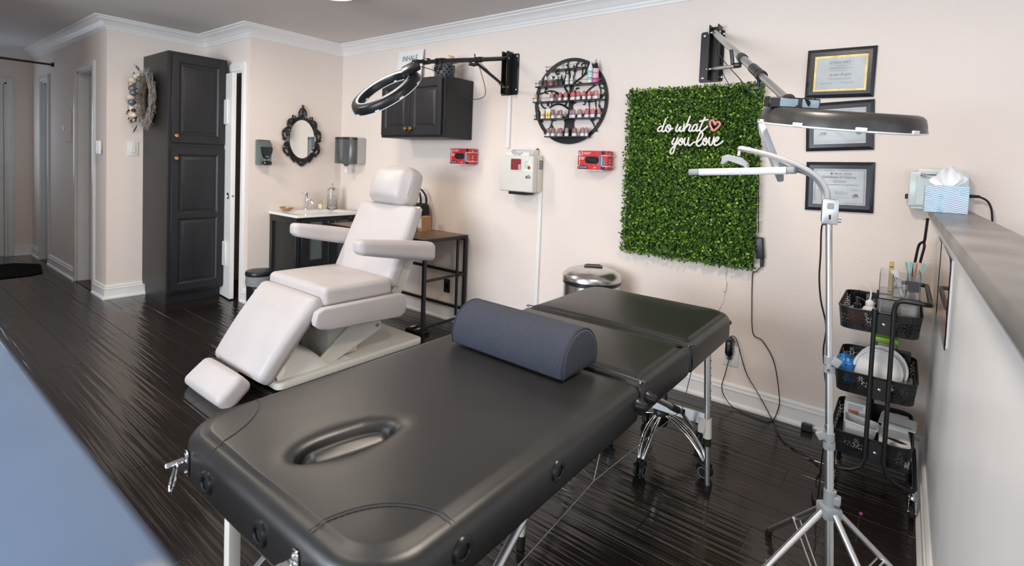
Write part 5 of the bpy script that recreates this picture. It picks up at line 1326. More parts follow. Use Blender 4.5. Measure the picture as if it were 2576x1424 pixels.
# neon style sign
NEON = {'d': [(3.468, 1.635), (3.463, 1.618), (3.454, 1.59), (3.447, 1.564), (3.452, 1.554), (3.462, 1.558), (3.472, 1.572)], 'd2': [(3.452, 1.586), (3.437, 1.586), (3.423, 1.575), (3.419, 1.565), (3.425, 1.557), (3.437, 1.558), (3.447, 1.57), (3.453, 1.584)], 'o': [(3.481, 1.592), (3.471, 1.58), (3.472, 1.562), (3.483, 1.553), (3.493, 1.558), (3.499, 1.572), (3.497, 1.588), (3.487, 1.594), (3.481, 1.588), (3.488, 1.572), (3.501, 1.567), (3.515, 1.575)], 'w': [(3.544, 1.598), (3.539, 1.585), (3.532, 1.567), (3.536, 1.556), (3.546, 1.559), (3.553, 1.575), (3.561, 1.583), (3.56, 1.579), (3.555, 1.563), (3.561, 1.555), (3.57, 1.559), (3.578, 1.575), (3.579, 1.59), (3.581, 1.596)], 'h': [(3.613, 1.644), (3.607, 1.625), (3.596, 1.594), (3.579, 1.553)], 'h2': [(3.585, 1.569), (3.597, 1.584), (3.61, 1.594), (3.617, 1.588), (3.613, 1.574), (3.61, 1.561), (3.618, 1.555), (3.628, 1.563)], 'a': [(3.659, 1.589), (3.647, 1.594), (3.636, 1.586), (3.629, 1.57), (3.631, 1.558), (3.64, 1.557), (3.651, 1.568), (3.659, 1.587)], 'a2': [(3.659, 1.587), (3.653, 1.568), (3.653, 1.559), (3.661, 1.557), (3.67, 1.566)], 't': [(3.701, 1.636), (3.692, 1.617), (3.68, 1.589), (3.672, 1.566), (3.676, 1.556), (3.69, 1.558), (3.704, 1.571), (3.719, 1.585)], 't2': [(3.668, 1.611), (3.692, 1.616), (3.719, 1.621)], 'y': [(3.526, 1.518), (3.519, 1.502), (3.513, 1.488), (3.518, 1.479), (3.53, 1.484), (3.539, 1.498), (3.546, 1.52)], 'y2': [(3.548, 1.52), (3.54, 1.492), (3.531, 1.459), (3.523, 1.431), (3.513, 1.423), (3.505, 1.429), (3.507, 1.445), (3.521, 1.463), (3.54, 1.479), (3.552, 1.49)], 'o2': [(3.565, 1.514), (3.555, 1.5), (3.554, 1.483), (3.563, 1.475), (3.574, 1.483), (3.577, 1.502), (3.571, 1.513), (3.563, 1.51), (3.566, 1.496), (3.58, 1.491), (3.588, 1.497)], 'u': [(3.591, 1.518), (3.586, 1.497), (3.589, 1.479), (3.597, 1.475), (3.606, 1.487), (3.612, 1.52)], 'u2': [(3.613, 1.521), (3.608, 1.493), (3.613, 1.475), (3.623, 1.473), (3.632, 1.483), (3.643, 1.492), (3.657, 1.49)], 'l': [(3.659, 1.489), (3.674, 1.503), (3.686, 1.518), (3.691, 1.537), (3.686, 1.547), (3.675, 1.543), (3.667, 1.522), (3.659, 1.497), (3.66, 1.479), (3.67, 1.47), (3.681, 1.474), (3.693, 1.489)], 'o3': [(3.703, 1.516), (3.695, 1.501), (3.696, 1.484), (3.706, 1.476), (3.715, 1.484), (3.718, 1.501), (3.711, 1.515), (3.704, 1.512), (3.706, 1.499), (3.72, 1.493), (3.727, 1.499)], 'v': [(3.732, 1.522), (3.729, 1.503), (3.732, 1.48), (3.742, 1.476), (3.75, 1.492), (3.755, 1.518), (3.758, 1.522)], 'e': [(3.761, 1.495), (3.775, 1.503), (3.782, 1.516), (3.775, 1.521), (3.766, 1.512), (3.759, 1.493), (3.762, 1.478), (3.773, 1.476), (3.789, 1.484), (3.808, 1.501)], 'heart': [(3.751, 1.558), (3.74, 1.571), (3.73, 1.592), (3.73, 1.609), (3.738, 1.616), (3.749, 1.611), (3.757, 1.592), (3.76, 1.597), (3.768, 1.606), (3.779, 1.605), (3.785, 1.595), (3.782, 1.584), (3.77, 1.571)]}
NS = thing('word_sign', (3.61, -.085, 1.42), 'white script sign reading do what you love with a pink heart', 'sign')
m_neon = mat('white_silicone_tube', (.82, .79, .76), .45, var=(20, .02)); m_neonp = mat('pink_silicone_tube', (.78, .28, .31), .35, var=(20, .03))
WORDS = {'do': ['d', 'd2', 'o'], 'what': ['w', 'h', 'h2', 'a', 'a2', 't', 't2'], 'you': ['y', 'y2', 'o2', 'u', 'u2'], 'love': ['l', 'o3', 'v', 'e']}
for wd, ks in WORDS.items():
    bm = newbm()
    for k in ks: tube(bm, [(p[0], -.088, p[1]) for p in NEON[k]], .0052, 8, k=6); 
    obj('word', bm, m_neon, NS)
bm = newbm(); hp = NEON['heart']; tube(bm, [(p[0], -.090, p[1]) for p in hp], .0062, 8, closed=True, k=5); obj('heart', bm, m_neonp, NS)
bm = newbm(); tube(bm, [(3.79, -.075, 1.64), (3.85, -.055, 1.60), (3.95, -.06, 1.45), (3.992, -.058, 1.34), (4.0, -.05, 1.2), (4.008, -.035, 1.0)], .0022, 6, k=5); obj('lead_wire', bm, m_cord, NS)
bm = newbm(); cushion(bm, (.021, .016, .058), .006, (0, 0, 0), (2, 2, 2), M=MX((4.016, -.02, .917), ey=-.12)); pa = obj('power_adapter', bm, m_blackplas); rebase(pa); tag(pa, 'black power brick hanging beside the leaf panel', 'power adapter')
bm = newbm(); box(bm, 4.022, 4.04, -.028, -.012, .815, .858, .004, 1); obj('plug', bm, m_blackplas, pa)
# certificates
m_frame = mat('black_picture_frame', (.022, .023, .028), .28, var=(20, .1), bump=(60, .04, .001)); m_mat_gold = mat('gold_foil_border', (.85, .62, .22), .35, .35, var=(40, .15))
m_cert = mat('certificate_paper', (.80, .81, .80), .5, var=(8, .01)); m_pglass = mat('picture_glass', (1, 1, 1), .02, trans=1, ior=1.12)
def certificate(cx, cz, wd, ht, rot, label, sheet):
    O = V((cx, 0, cz)); u = V((math.cos(rot), 0, math.sin(rot))); v = V((-math.sin(rot), 0, math.cos(rot))); n_ = V((0, -1, 0))
    t = thing('certificate_frame', (cx, -.012, cz-ht/2), label, 'picture frame', 'framed certificates')
    F = lambda a, b, d=0: O+u*a+v*b+n_*d
    bm = newbm(); hw, hh = wd/2, ht/2; rings = []
    for ins, d in ((0, .001), (0, .012), (.004, .015), (.016, .022), (.018, .022), (.019, .018), (.025, .018), (.026, .014), (.031, .014), (.032, .009), (.034, .009), (.034, .004)):
        rings.append([bm.verts.new(F(sx*(hw-ins), sy*(hh-ins), d)) for sx, sy in ((-1, -1), (1, -1), (1, 1), (-1, 1))])
    for A, B_ in zip(rings, rings[1:]):
        for i in range(4): bm.faces.new((A[i], A[(i+1) % 4], B_[(i+1) % 4], B_[i]))
    obj('moulding', bm, m_frame, t, sharp=20)
    iw, ih = hw-.034, hh-.034
    def panel(name, m, a0, a1, b0, b1, d):
        bm = newbm(); vs = [bm.verts.new(F(a, b, d)) for a, b in ((a0, b0), (a1, b0), (a1, b1), (a0, b1))]; bm.faces.new(vs); vs2 = [bm.verts.new(F(a, b, d-.0004)) for a, b in ((a0, b0), (a1, b0), (a1, b1), (a0, b1))]; bm.faces.new(vs2[::-1])
        for i in range(4): bm.faces.new((vs[i], vs[(i+1) % 4], vs2[(i+1) % 4], vs2[i]))
        return obj(name, bm, m, t)
    T = lambda s, size, a, b, m=m_inkgrey, sx=1, sh=0: text('print', s, size, (F(a, b, .0066), u, v, n_), m, t, ext=.0002, sx=sx, shear=sh)
    Ln = lambda a0, a1, b, th=.0011, m=m_inkgrey: panel('print_line', m, a0, a1, b, b+th, .0066)
    sheet(panel, T, Ln, iw, ih, F, t, u, v, n_)
    bm = newbm(); box(bm, -iw, iw, -ih, ih, .0085, .0095, M=frame_m(O, u, v, n_)); obj('glass', bm, m_pglass, t)
def sheet_gold(panel, T, Ln, iw, ih, F, t, u, v, n_):
    panel('gold_border', m_mat_gold, -iw, iw, -ih, ih, .005); panel('certificate', m_cert, -iw+.010, iw-.010, -ih+.011, ih-.011, .006)
    T('DYESA MAY', .0185, -.003, .048, sx=.95); T('s t u d i o', .011, .004, .034, sh=.3); T('CERTIFICATE OF COMPLETION', .0075, 0, .022, sx=.95)
    Ln(-.04, .04, .012); T('Jackie Bright', .019, 0, -.013, sh=.35, sx=1.0)
    Ln(-.055, .05, -.026); Ln(-.045, .05, -.032); Ln(-.085, -.03, -.048); Ln(.0, .065, -.046); Ln(-.08, -.035, -.054); Ln(.015, .06, -.053)
m_teal = mat('teal_seal', (.16, .48, .52), .4); m_lace = mat('pale_lilac_print', (.62, .56, .60), .6)
def sheet_plain(panel, T, Ln, iw, ih, F, t, u, v, n_):
    panel('certificate', m_cert, -iw, iw, -ih, ih, .006)
    T('Certificate of Completion', .014, 0, .045); T('Jackie Bright', .014, -.02, .006, mat('teal_script', (.45, .60, .60), .6), sh=.35)
    T('in recognition of successfully completing the', .0068, .0, -.009); T('given this 17th day of September 2016', .0062, .012, -.021); T('JMB', .016, -.073, -.040, m_ink, sh=.45, sx=1.1); Ln(-.095, -.05, -.046)
    bm = newbm(); cyl(bm, F(.085, -.034, .0062), F(.085, -.034, .0068), .0135, n=26); s = obj('seal', bm, m_teal, t); text('print', 'JB', .013, (F(.085, -.039, .007), u, v, n_), mat('deep_teal', (.08, .33, .36), .4), s, ext=.0002)
    for k in range(13):
        bm = newbm(); a = -iw+.012+(2*iw-.024)*k/12; tube(bm, [F(a+.0065*math.cos(q*PI/6), -ih+.012+.0055*math.sin(q*PI/6), .0066) for q in range(12)], .0006, 4, closed=True); obj('border_motif', bm, m_lace, t)
        bm = newbm(); tube(bm, [F(a+.0065*math.cos(q*PI/6), ih-.012+.0055*math.sin(q*PI/6), .0066) for q in range(12)], .0006, 4, closed=True); obj('border_motif', bm, m_lace, t)
m_bluel = mat('blue_rule', (.08, .14, .30), .5); m_redr = mat('red_rule', (.55, .10, .12), .5)
def sheet_train(panel, T, Ln, iw, ih, F, t, u, v, n_):
    panel('certificate', m_cert, -iw, iw, -ih, ih, .0055)
    for ins, th in ((.006, .0012), (.010, .0006)):
        for a0, a1, b0, b1 in ((-iw+ins, iw-ins, -ih+ins, -ih+ins+th), (-iw+ins, iw-ins, ih-ins-th, ih-ins), (-iw+ins, -iw+ins+th, -ih+ins, ih-ins), (iw-ins-th, iw-ins, -ih+ins, ih-ins)): panel('blue_rule', m_bluel, a0, a1, b0, b1, .0062)
    text('print', 'Above', .0115, (F(-.006, .063, .0066), u, v, n_), m_ink, t, ext=.0002); T('training', .0110, .034, .063); 
    bm = newbm(); lathe(bm, [(.0045, 0), (.0058, 0), (.0058, .0004), (.0045, .0004)], M=frame_m(F(-.034, .066, .0064), u, v, n_), n=18); obj('logo_ring', bm, m_inkgrey, t)
    T('Certificate of Training', .0165, -.002, .043); Ln(-.010, .010, .036); T('jackie bright', .0115, .002, .025); Ln(-.025, .025, .020); T('California Bloodborne Pathogens Training for Body Artists', .0069, .0, .008, m_ink, sx=1.0)
    T('Jan 1, 2021', .005, -.068, -.014); Ln(-.095, -.045, -.018); T('Date', .004, -.07, -.024); T('Jan 1, 2022', .005, .068, -.014); Ln(.045, .095, -.018)
    bm = newbm(); tube(bm, [F(-.018, -.030, .0067), F(-.010, -.022, .0067), F(-.012, -.036, .0067), F(.002, -.026, .0067), F(.006, -.034, .0067), F(.014, -.024, .0067), F(.02, -.032, .0067), F(.035, -.027, .0067)], .0005, 4, k=5); obj('signature', bm, m_inkgrey, t); Ln(-.02, .04, -.037); T('Instructor', .004, .01, -.044)
    panel('red_rule', m_redr, .055, .088, -.052, -.0495, .0062); bm = newbm(); prism(bm, [(.060, -.047), (.084, -.047), (.081, -.036), (.074, -.034), (.068, -.036), (.062, -.040)], (F(0, 0, .0058), u, v, n_), .0006); obj('bear_mark', bm, m_inkgrey, t); Ln(-.06, .05, -.056)
certificate(4.340, 1.850, .300, .248, -.012, 'framed gold-bordered certificate, topmost of the three', sheet_gold)
certificate(4.352, 1.582, .296, .247, .045, 'framed certificate with a teal seal, partly behind the ring light', sheet_plain)
certificate(4.368, 1.275, .298, .250, .022, 'framed blue-ruled training certificate, lowest of the three', sheet_train)
# ================================================================== wreath on the cabinet side
WR = thing('wreath', (-.725, -1.40, 1.48), 'silver straw wreath with baubles hung on the tall cabinet side', 'wreath')
wc = V((-.725, -1.452, 1.765)); wrx, wrz = .165, .235
m_straw = mat('silver_straw', (.36, .33, .30), .55, var=(40, .25)); m_twig = mat('brown_twigs', (.10, .07, .045), .7, var=(30, .3))
bm = newbm(); tube(bm, [wc+V((wrx*.78*math.cos(2*PI*i/32), .03, wrz*.78*math.sin(2*PI*i/32))) for i in range(32)], .022, 8, closed=True); obj('ring_core', bm, m_twig, WR)
bm = newbm()
for i in range(620):
    a = rng.uniform(0, 2*PI); c0 = wc + V((wrx*math.cos(a)*rng.uniform(.72, .95), rng.uniform(-.01, .035), wrz*math.sin(a)*rng.uniform(.72, .95)))
    tg = V((-math.sin(a), 0, math.cos(a)*1.3)); rd = V((math.cos(a), 0, math.sin(a)))
    sg = 1 if rng.random() < .3 else -1
    d = (tg*sg*rng.uniform(.6, 1.2) + rd*rng.uniform(.1, .8) + V((0, rng.uniform(-.25, .1), 0))).normalized()
    L = rng.uniform(.05, .10); p1 = c0 + d*L*.5 + V((0, rng.uniform(-.006, .006), 0)); p2 = c0 + d*L + rd*rng.uniform(-.012, .012)
    if p2.y > -1.404: p2.y = -1.404
    if p1.y > -1.404: p1.y = -1.404
    if p2.x < -.93: p2.x = -.93
    tube(bm, [c0, p1, p2], [.0016, .0014, .0006], 4)
o = obj('straw', bm, m_straw, WR); o['kind'] = 'stuff'
ORN = [(100, .8, .022, 'cream'), (112, .9, .016, 'cream'), (128, .85, .034, 'cream'), (150, .75, .030, 'steel'), (165, .9, .016, 'white'), (176, .8, .036, 'cream'), (160, .6, .026, 'steel'), (190, .75, .030, 'steel'), (200, .95, .018, 'white'), (206, .85, .020, 'white'), (212, .95, .018, 'white'),
       (226, .85, .032, 'pink'), (236, .75, .020, 'white'), (246, .9, .016, 'cream'), (80, .85, .016, 'cream'), (135, 1.0, .018, 'red'), (218, .72, .018, 'red'), (145, .95, .026, 'gold'), (230, 1.0, .022, 'gold')]
OM = {'cream': mat('cream_bauble', (.62, .52, .42), .35, var=(30, .1)), 'steel': mat('blue_grey_bauble', (.16, .18, .20), .25, .3, var=(20, .1)), 'white': mat('white_berry', (.78, .72, .66), .5), 'pink': mat('blush_bauble', (.66, .50, .42), .3), 'red': mat('maroon_berry', (.09, .02, .02), .4), 'gold': mat('gold_bauble', (.55, .42, .20), .35, .4)}
for a, k, r, cn in ORN:
    a = math.radians(a); c = wc + V((wrx*k*math.cos(a), -.045-r*.4, wrz*k*math.sin(a)))
    bm = newbm(); sphere(bm, c, r, 14, 10); cyl(bm, c+V((0, r*.9, 0)), c+V((0, r*1.25, 0)), r*.25, n=8); obj('bauble', bm, OM[cn], WR)
for i in range(26):
    a = math.radians(rng.uniform(75, 265)); c = wc + V((wrx*rng.uniform(.6, 1.1)*math.cos(a), -.045, wrz*rng.uniform(.6, 1.1)*math.sin(a)))
    bm = newbm(); leafmesh(bm, c, (math.cos(a)*.7+rng.uniform(-.3, .3), -rng.uniform(.1, .6), math.sin(a)+rng.uniform(-.4, .4)), rng.uniform(.05, .085), .013, .1, 4)
    for v in bm.verts: v.co.x = max(v.co.x, -.93); v.co.y = min(v.co.y, -1.404)
    obj('sprig_leaf', bm, mat('dusty_green_leaf', (.14, .14, .11), .6, var=(20, .2)) if 'dusty_green_leaf' not in MATS else MATS['dusty_green_leaf'], WR)

# ================================================================== ring lights
m_diff = mat('frosted_diffuser', (.78, .79, .82), .35, var=(10, .01)); m_ringgrey = mat('charcoal_ring_housing', (.030, .029, .028), .34, var=(60, .1), bump=(300, .1, .001))
def ring_body(parent, c, L, R, nv, mh, trim):
    m = (V(R)-V(L)).normalized(); v = (CAM-V(c)).normalized(); w_ = (v - m*v.dot(m)).normalized(); b = m.cross(w_)
    if b.z < 0: b = -b
    n_ = (w_*nv + b*math.sqrt(1-nv*nv)).normalized(); y = n_.cross(m)
    M = frame_m(c, m, y, n_); Ro = .231
    bm = newbm(); lathe(bm, [(Ro, -.024), (Ro-.002, -.004), (Ro-.008, .014), (Ro-.016, .022), (Ro-.030, .026), (Ro-.046, .026), (Ro-.054, .021), (Ro-.060, .010), (Ro-.062, -.024), (Ro, -.024)], n=72, M=M); h = obj('ring_housing', bm, mh, parent)
    bm = newbm(); lathe(bm, [(Ro+.003, -.024), (Ro+.003, -.028), (Ro-.01, -.0305), (Ro-.055, -.0305), (Ro-.065, -.028), (Ro-.065, -.024), (Ro+.003, -.024)], n=72, M=M); df = obj('diffuser_ring', bm, m_diff, parent)
    for i in range(9):
        a = 2*PI*(i+.35)/9; bm = newbm(); bx_ = box(bm, Ro-.001, Ro+.0045, -.014, .014, -.026, -.016, .001, 1, M=M @ Matrix.Rotation(a, 4, 'Z')); obj('diffuser_clip', bm, m_diff, df)
        if i % 2: bm = newbm(); box(bm, Ro-.0665, Ro-.061, -.010, .010, -.026, -.016, .001, 1, M=M @ Matrix.Rotation(a+.25, 4, 'Z')); obj('diffuser_clip', bm, m_diff, df)
    if trim:  # pale strip round the black bevel paints in the ceiling lamp's reflection
        bm = newbm(); lathe(bm, [(Ro-.047, .0262), (Ro-.047, .0272), (Ro-.054, .0262), (Ro-.057, .020), (Ro-.056, .0195), (Ro-.047, .0262)], n=72, M=M); obj('painted_glint', bm, m_diff, h)
    return M
RA = thing('ring_light', (2.185, -.003, 1.85), 'black ring light on a black arm by the wall cabinet', 'ring light')
bm = newbm(); prism(bm, [(p[0], p[1]) for p in rrect(.084, .154, .014, 4)], ((2.185, -.001, 2.0), (1, 0, 0), (0, 0, 1), (0, -1, 0)), .004, .001, 1); obj('wall_plate', bm, m_blackmetal, RA)
bm = newbm(); box(bm, 2.155, 2.162, -.075, -.005, 1.85, 2.165, .002, 1); box(bm, 2.202, 2.209, -.075, -.005, 1.85, 2.165, .002, 1); box(bm, 2.162, 2.202, -.016, -.005, 1.85, 2.165); obj('bracket', bm, m_blackmetal, RA)
for zz in (2.135, 1.885):
    for xx in (2.125, 2.248):
        bm = newbm(); lathe(bm, [(.009, 0), (.008, .004), (.004, .006), (0, .006)], M=MX((xx, -.005, zz), ex=PI/2), n=12); obj('screw', bm, m_steel, RA)
for zz in (2.11, 1.90):
    bm = newbm(); cyl(bm, (2.150, -.058, zz), (2.214, -.058, zz), .008, n=12); obj('pivot_bolt', bm, m_steel, RA)
a0, a1 = V((2.182, -.045, 2.115)), V((2.225, -.86, 1.934))
bm = newbm(); cyl(bm, a0, a0.lerp(a1, .86), .0155, n=18); obj('arm_tube', bm, m_blackmetal, RA)
bm = newbm(); cyl(bm, a0.lerp(a1, .80), a1, .0125, n=18); obj('inner_tube', bm, m_blackmetal, RA)
for s, e, r in ((.36, .40, .020), (.42, .445, .019), (.815, .86, .020), (.87, .91, .020)):
    bm = newbm(); cyl(bm, a0.lerp(a1, s), a0.lerp(a1, e), r, n=18); obj('collar', bm, m_blackplas, RA)
q = a0.lerp(a1, .42)
bm = newbm(); cyl(bm, (2.182, -.058, 1.905), q+V((0, .01, -.03)), .0105, n=14); obj('brace_tube', bm, m_blackmetal, RA)
bm = newbm(); cushion(bm, (.012, .028, .011), .006, (0, 0, 0), (2, 3, 2), M=MX(q+V((0, -.05, -.042)))); cushion(bm, (.008, .014, .014), .005, (0, 0, 0), (2, 2, 2), M=MX(q+V((0, -.01, -.03)))); cyl(bm, q+V((0, -.02, 0)), q+V((0, -.03, .034)), .005, n=8); obj('clamp_lever', bm, m_blackplas, RA)
for s in (.85, .90):
    p = a0.lerp(a1, s); bm = newbm(); cyl(bm, p, p+V((0, 0, -.038)), .008, n=10); cushion(bm, (.007, .014, .012), .005, (0, 0, 0), (2, 2, 2), M=MX(p+V((0, -.008, -.048)), ex=.4)); obj('tightening_knob', bm, m_blackplas, RA)
bm = newbm(); p = a1 + V((0, -.01, 0)); cyl(bm, p+V((-.022, 0, 0)), p+V((.022, 0, 0)), .019, n=18); cyl(bm, p, p+V((-.02, -.07, -.012)), .012, n=12); cyl(bm, p+V((-.035, -.075, -.01)), p+V((.0, -.07, -.012)), .013, n=14); obj('tilt_joint', bm, m_blackplas, RA)
C1 = V((2.050, -1.038, 1.742)); L1, R1 = V((1.905, -1.15, 1.640)), V((2.221, -.905, 1.866))
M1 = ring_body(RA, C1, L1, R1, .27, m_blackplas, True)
bm = newbm(); box(bm, .150, .262, -.052, .052, .026, .070, .010, 2, M=M1); obj('mount_block', bm, m_blackplas, RA)
bm = newbm(); cyl(bm, M1 @ V((.232, 0, .055)), p+V((-.02, -.07, -.012)), .013, n=12); cyl(bm, M1 @ V((.155, -.01, .03)), M1 @ V((.150, -.012, -.02)), .016, n=12); obj('mount_stem', bm, m_blackplas, RA)
bm = newbm(); tube(bm, [M1 @ V((.24, 0, .05)), (2.27, -.80, 1.87), (2.27, -.62, 1.77), (2.24, -.45, 1.755), (2.21, -.30, 1.82), q+V((.015, .0, -.03)), (2.195, -.34, 2.02), (2.19, -.20, 1.955), (2.19, -.09, 1.885), (2.19, -.02, 1.845)], .0024, 6, k=6); obj('power_cord', bm, m_cord, RA)

RB = thing('ring_light', (3.69, -.003, 1.845), 'charcoal ring light on a silver arm above the leaf panel', 'ring light')
bm = newbm(); prism(bm, [(p[0], p[1]) for p in rrect(.068, .147, .012, 4)], ((3.692, -.001, 1.993), (1, 0, 0), (0, 0, 1), (0, -1, 0)), .004, .001, 1); obj('wall_plate', bm, m_blackmetal, RB)
bm = newbm(); box(bm, 3.690, 3.697, -.075, -.005, 1.85, 2.16, .002, 1); box(bm, 3.738, 3.745, -.075, -.005, 1.85, 2.16, .002, 1); box(bm, 3.697, 3.738, -.016, -.005, 1.85, 2.16); obj('bracket', bm, m_blackmetal, RB)
for zz in (2.118, 1.872):
    for xx in (3.645, 3.752):
        bm = newbm(); lathe(bm, [(.009, 0), (.008, .004), (.004, .006), (0, .006)], M=MX((xx, -.005, zz), ex=PI/2), n=12); obj('screw', bm, m_steel, RB)
for zz in (2.118, 1.912):
    bm = newbm(); cyl(bm, (3.684, -.058, zz), (3.750, -.058, zz), .008, n=12); obj('pivot_bolt', bm, m_steel, RB)
b0, b1 = V((3.717, -.05, 2.116)), V((4.322, -1.218, 1.560))
bm = newbm(); cyl(bm, b0, b0.lerp(b1, .72), .0165, n=20); obj('arm_tube', bm, m_alu, RB)
bm = newbm(); cyl(bm, b0.lerp(b1, .66), b0.lerp(b1, .985), .0132, n=20); obj('inner_tube', bm, m_alu, RB)
for s, e, r in ((.50, .535, .021), (.66, .735, .0195), (.745, .765, .021)):
    bm = newbm(); cyl(bm, b0.lerp(b1, s), b0.lerp(b1, e), r, n=20); obj('collar', bm, m_blackplas, RB)
q2 = b0.lerp(b1, .50)
bm = newbm(); cyl(bm, (3.717, -.058, 1.912), q2+V((-.005, .01, -.035)), .0095, n=14); obj('brace_tube', bm, m_alu, RB)
bm = newbm(); cushion(bm, (.016, .014, .010), .006, (0, 0, 0), (2, 2, 2), M=MX(q2+V((-.012, -.005, -.035)))); cushion(bm, (.008, .006, .034), .005, (0, 0, 0), (2, 2, 3), M=MX(q2+V((-.034, -.02, .0)), ey=-.15)); obj('clamp_lever', bm, m_blackplas, RB)
p = b0.lerp(b1, .735); bm = newbm(); cyl(bm, p, p+V((0, 0, -.045)), .007, n=10); cushion(bm, (.014, .008, .010), .005, (0, 0, 0), (2, 2, 2), M=MX(p+V((-.006, 0, -.052)))); obj('tightening_knob', bm, m_blackplas, RB)
C2 = V((4.455, -1.125, 1.507)); L2, R2 = V((4.273, -1.275, 1.510)), V((4.652, -.996, 1.500))
M2 = ring_body(RB, C2, L2, R2, .015, m_ringgrey, False)
bm = newbm(); lathe(bm, [(.010, -.012), (.019, -.012), (.021, 0), (.019, .012), (.010, .012), (.010, -.012)], M=frame_m(b1, V((0, 0, 1)), V((.8, .6, 0)), V((.6, -.8, 0))), n=20); cyl(bm, b1+V((.012, -.01, -.01)), b1+V((.03, .0, -.03)), .014, n=14); cyl(bm, b1+V((.02, -.01, -.022)), b1+V((-.02, -.03, -.048)), .006, n=10); cushion(bm, (.013, .009, .009), .004, (0, 0, 0), (2, 2, 2), M=MX(b1+V((-.028, -.035, -.052)), ey=.6)); cyl(bm, b1+V((.045, .018, -.006)), b1+V((.052, .0, -.012)), .013, n=14); obj('tilt_joint', bm, m_blackplas, RB)
bm = newbm(); sgn = 1 if (M2.to_3x3() @ V((0, 1, 0))).dot(CAM-C2) > 0 else -1
box(bm, -.235, -.075, sgn*.020, sgn*-.020, .024, .058, .003, 1, M=M2); mb = obj('mount_block', bm, m_blackplas, RB)
m_steelblue = mat('blue_grey_plate', (.20, .26, .30), .28, .4, var=(12, .15))
for u0, u1 in ((-.202, -.146), (-.132, -.080)):
    bm = newbm(); box(bm, u0, u1, sgn*.020, sgn*.0215, .029, .054, .0005, 1, M=M2); obj('face_plate', bm, m_steelblue, mb)
bm = newbm(); tube(bm, [b1+V((.05, .01, 0)), b1+V((.075, .015, .004)), M2 @ V((-.12, 0, .058))], .002, 6, k=5); tube(bm, [(3.735, -.07, 2.07), (3.76, -.10, 1.95), (3.80, -.12, 1.86), (3.83, -.10, 1.80)], .0022, 6, k=5); tube(bm, [(3.74, -.08, 2.05), (3.80, -.22, 1.955), (3.90, -.40, 1.85), (4.02, -.66, 1.745), (4.14, -.90, 1.632), (4.24, -1.08, 1.575), b1+V((-.015, .02, .0))], .0022, 6, k=6); obj('power_cord', bm, m_cord, RB)

# ================================================================== LED panel light on its stand
m_ledface = mat('led_panel_face', (.72, .71, .74), .4, var=(260, .10)); m_dkgrey = mat('speckled_grey_plastic', (.16, .18, .18), .5, var=(90, .3))
ST = thing('panel_light_stand', (4.525, -1.31, 0), 'silver floor stand carrying two slim LED light bars', 'lamp')
ptop, pbot = V((4.466, -1.303, 1.185)), V((4.533, -1.310, .03))
pole = lambda z: pbot.lerp(ptop, (z-pbot.z)/(ptop.z-pbot.z))
for z0, z1, r in ((.03, .60, .0115), (.58, .80, .0102), (.78, 1.19, .0088)):
    bm = newbm(); cyl(bm, pole(z0), pole(z1), r, n=18); obj('pole', bm, m_alu, ST)
for z, r in ((.775, .0135), (.552, .0145)):
    bm = newbm(); cyl(bm, pole(z-.022), pole(z-.002), r+.0015, n=18); cyl(bm, pole(z+.002), pole(z+.024), r, n=18); cushion(bm, (.012, .008, .012), .004, (0, 0, 0), (2, 2, 2), M=MX(pole(z+.006)+V((.018 if z > .6 else -.020, -.004, .006)), ey=.5 if z > .6 else -.6)); cf = obj('height_clamp', bm, m_greyplas, ST)
    bm = newbm(); cyl(bm, pole(z-.012)+V((0, -r, 0)), pole(z-.012)+V((0, -r-.003, 0)), .004, n=10); obj('rivet', bm, m_chrome, cf)
hub = pole(.362)
bm = newbm(); cyl(bm, hub+V((0, 0, -.005)), hub+V((0, 0, .048)), .0165, n=18); box(bm, -.026, .026, -.026, .026, -.03, .004, .006, 2, M=MX(hub, ez=.65)); box(bm, .008, .028, -.012, .012, .012, .036, .003, 1, M=MX(hub)); hb = obj('leg_hub', bm, m_greyplas, ST)
for th in (124, 224, 318, 42):
    a = math.radians(th); d = V((math.cos(a), math.sin(a), 0))
    p0 = hub + d*.022 + V((0, 0, -.014)); p1 = hub + d*.372; p1.z = .012
    bm = newbm(); cyl(bm, p0, p1, .0088, n=14); lg = obj('leg', bm, m_alu, ST)
    bm = newbm(); cyl(bm, p1+V((0, 0, -.010)), p1.lerp(p0, .05), .0108, n=14); obj('rubber_foot', bm, m_rubber, lg)
    s_ = V((-d.y, d.x, 0))
    for sg in (-1, 1):
        bm = newbm(); tube(bm, [p0.lerp(p1, .45)+s_*sg*.010, pole(.07)+d*.018+s_*sg*.008], .0026, 6); obj('spreader', bm, m_alu, lg)
    bm = newbm(); cyl(bm, p0.lerp(p1, .45)-s_*.014, p0.lerp(p1, .45)+s_*.014, .004, n=10); obj('rivet', bm, m_chrome, lg)
    bm = newbm(); cyl(bm, hub+d*.026+s_*-.004+V((0, 0, -.02)), hub+d*.030+s_*-.004+V((0, 0, -.02)), .004, n=10); obj('rivet', bm, m_chrome, hb)
bm = newbm(); cyl(bm, pole(.055), pole(.085), .017, n=18); obj('lower_collar', bm, m_greyplas, ST)
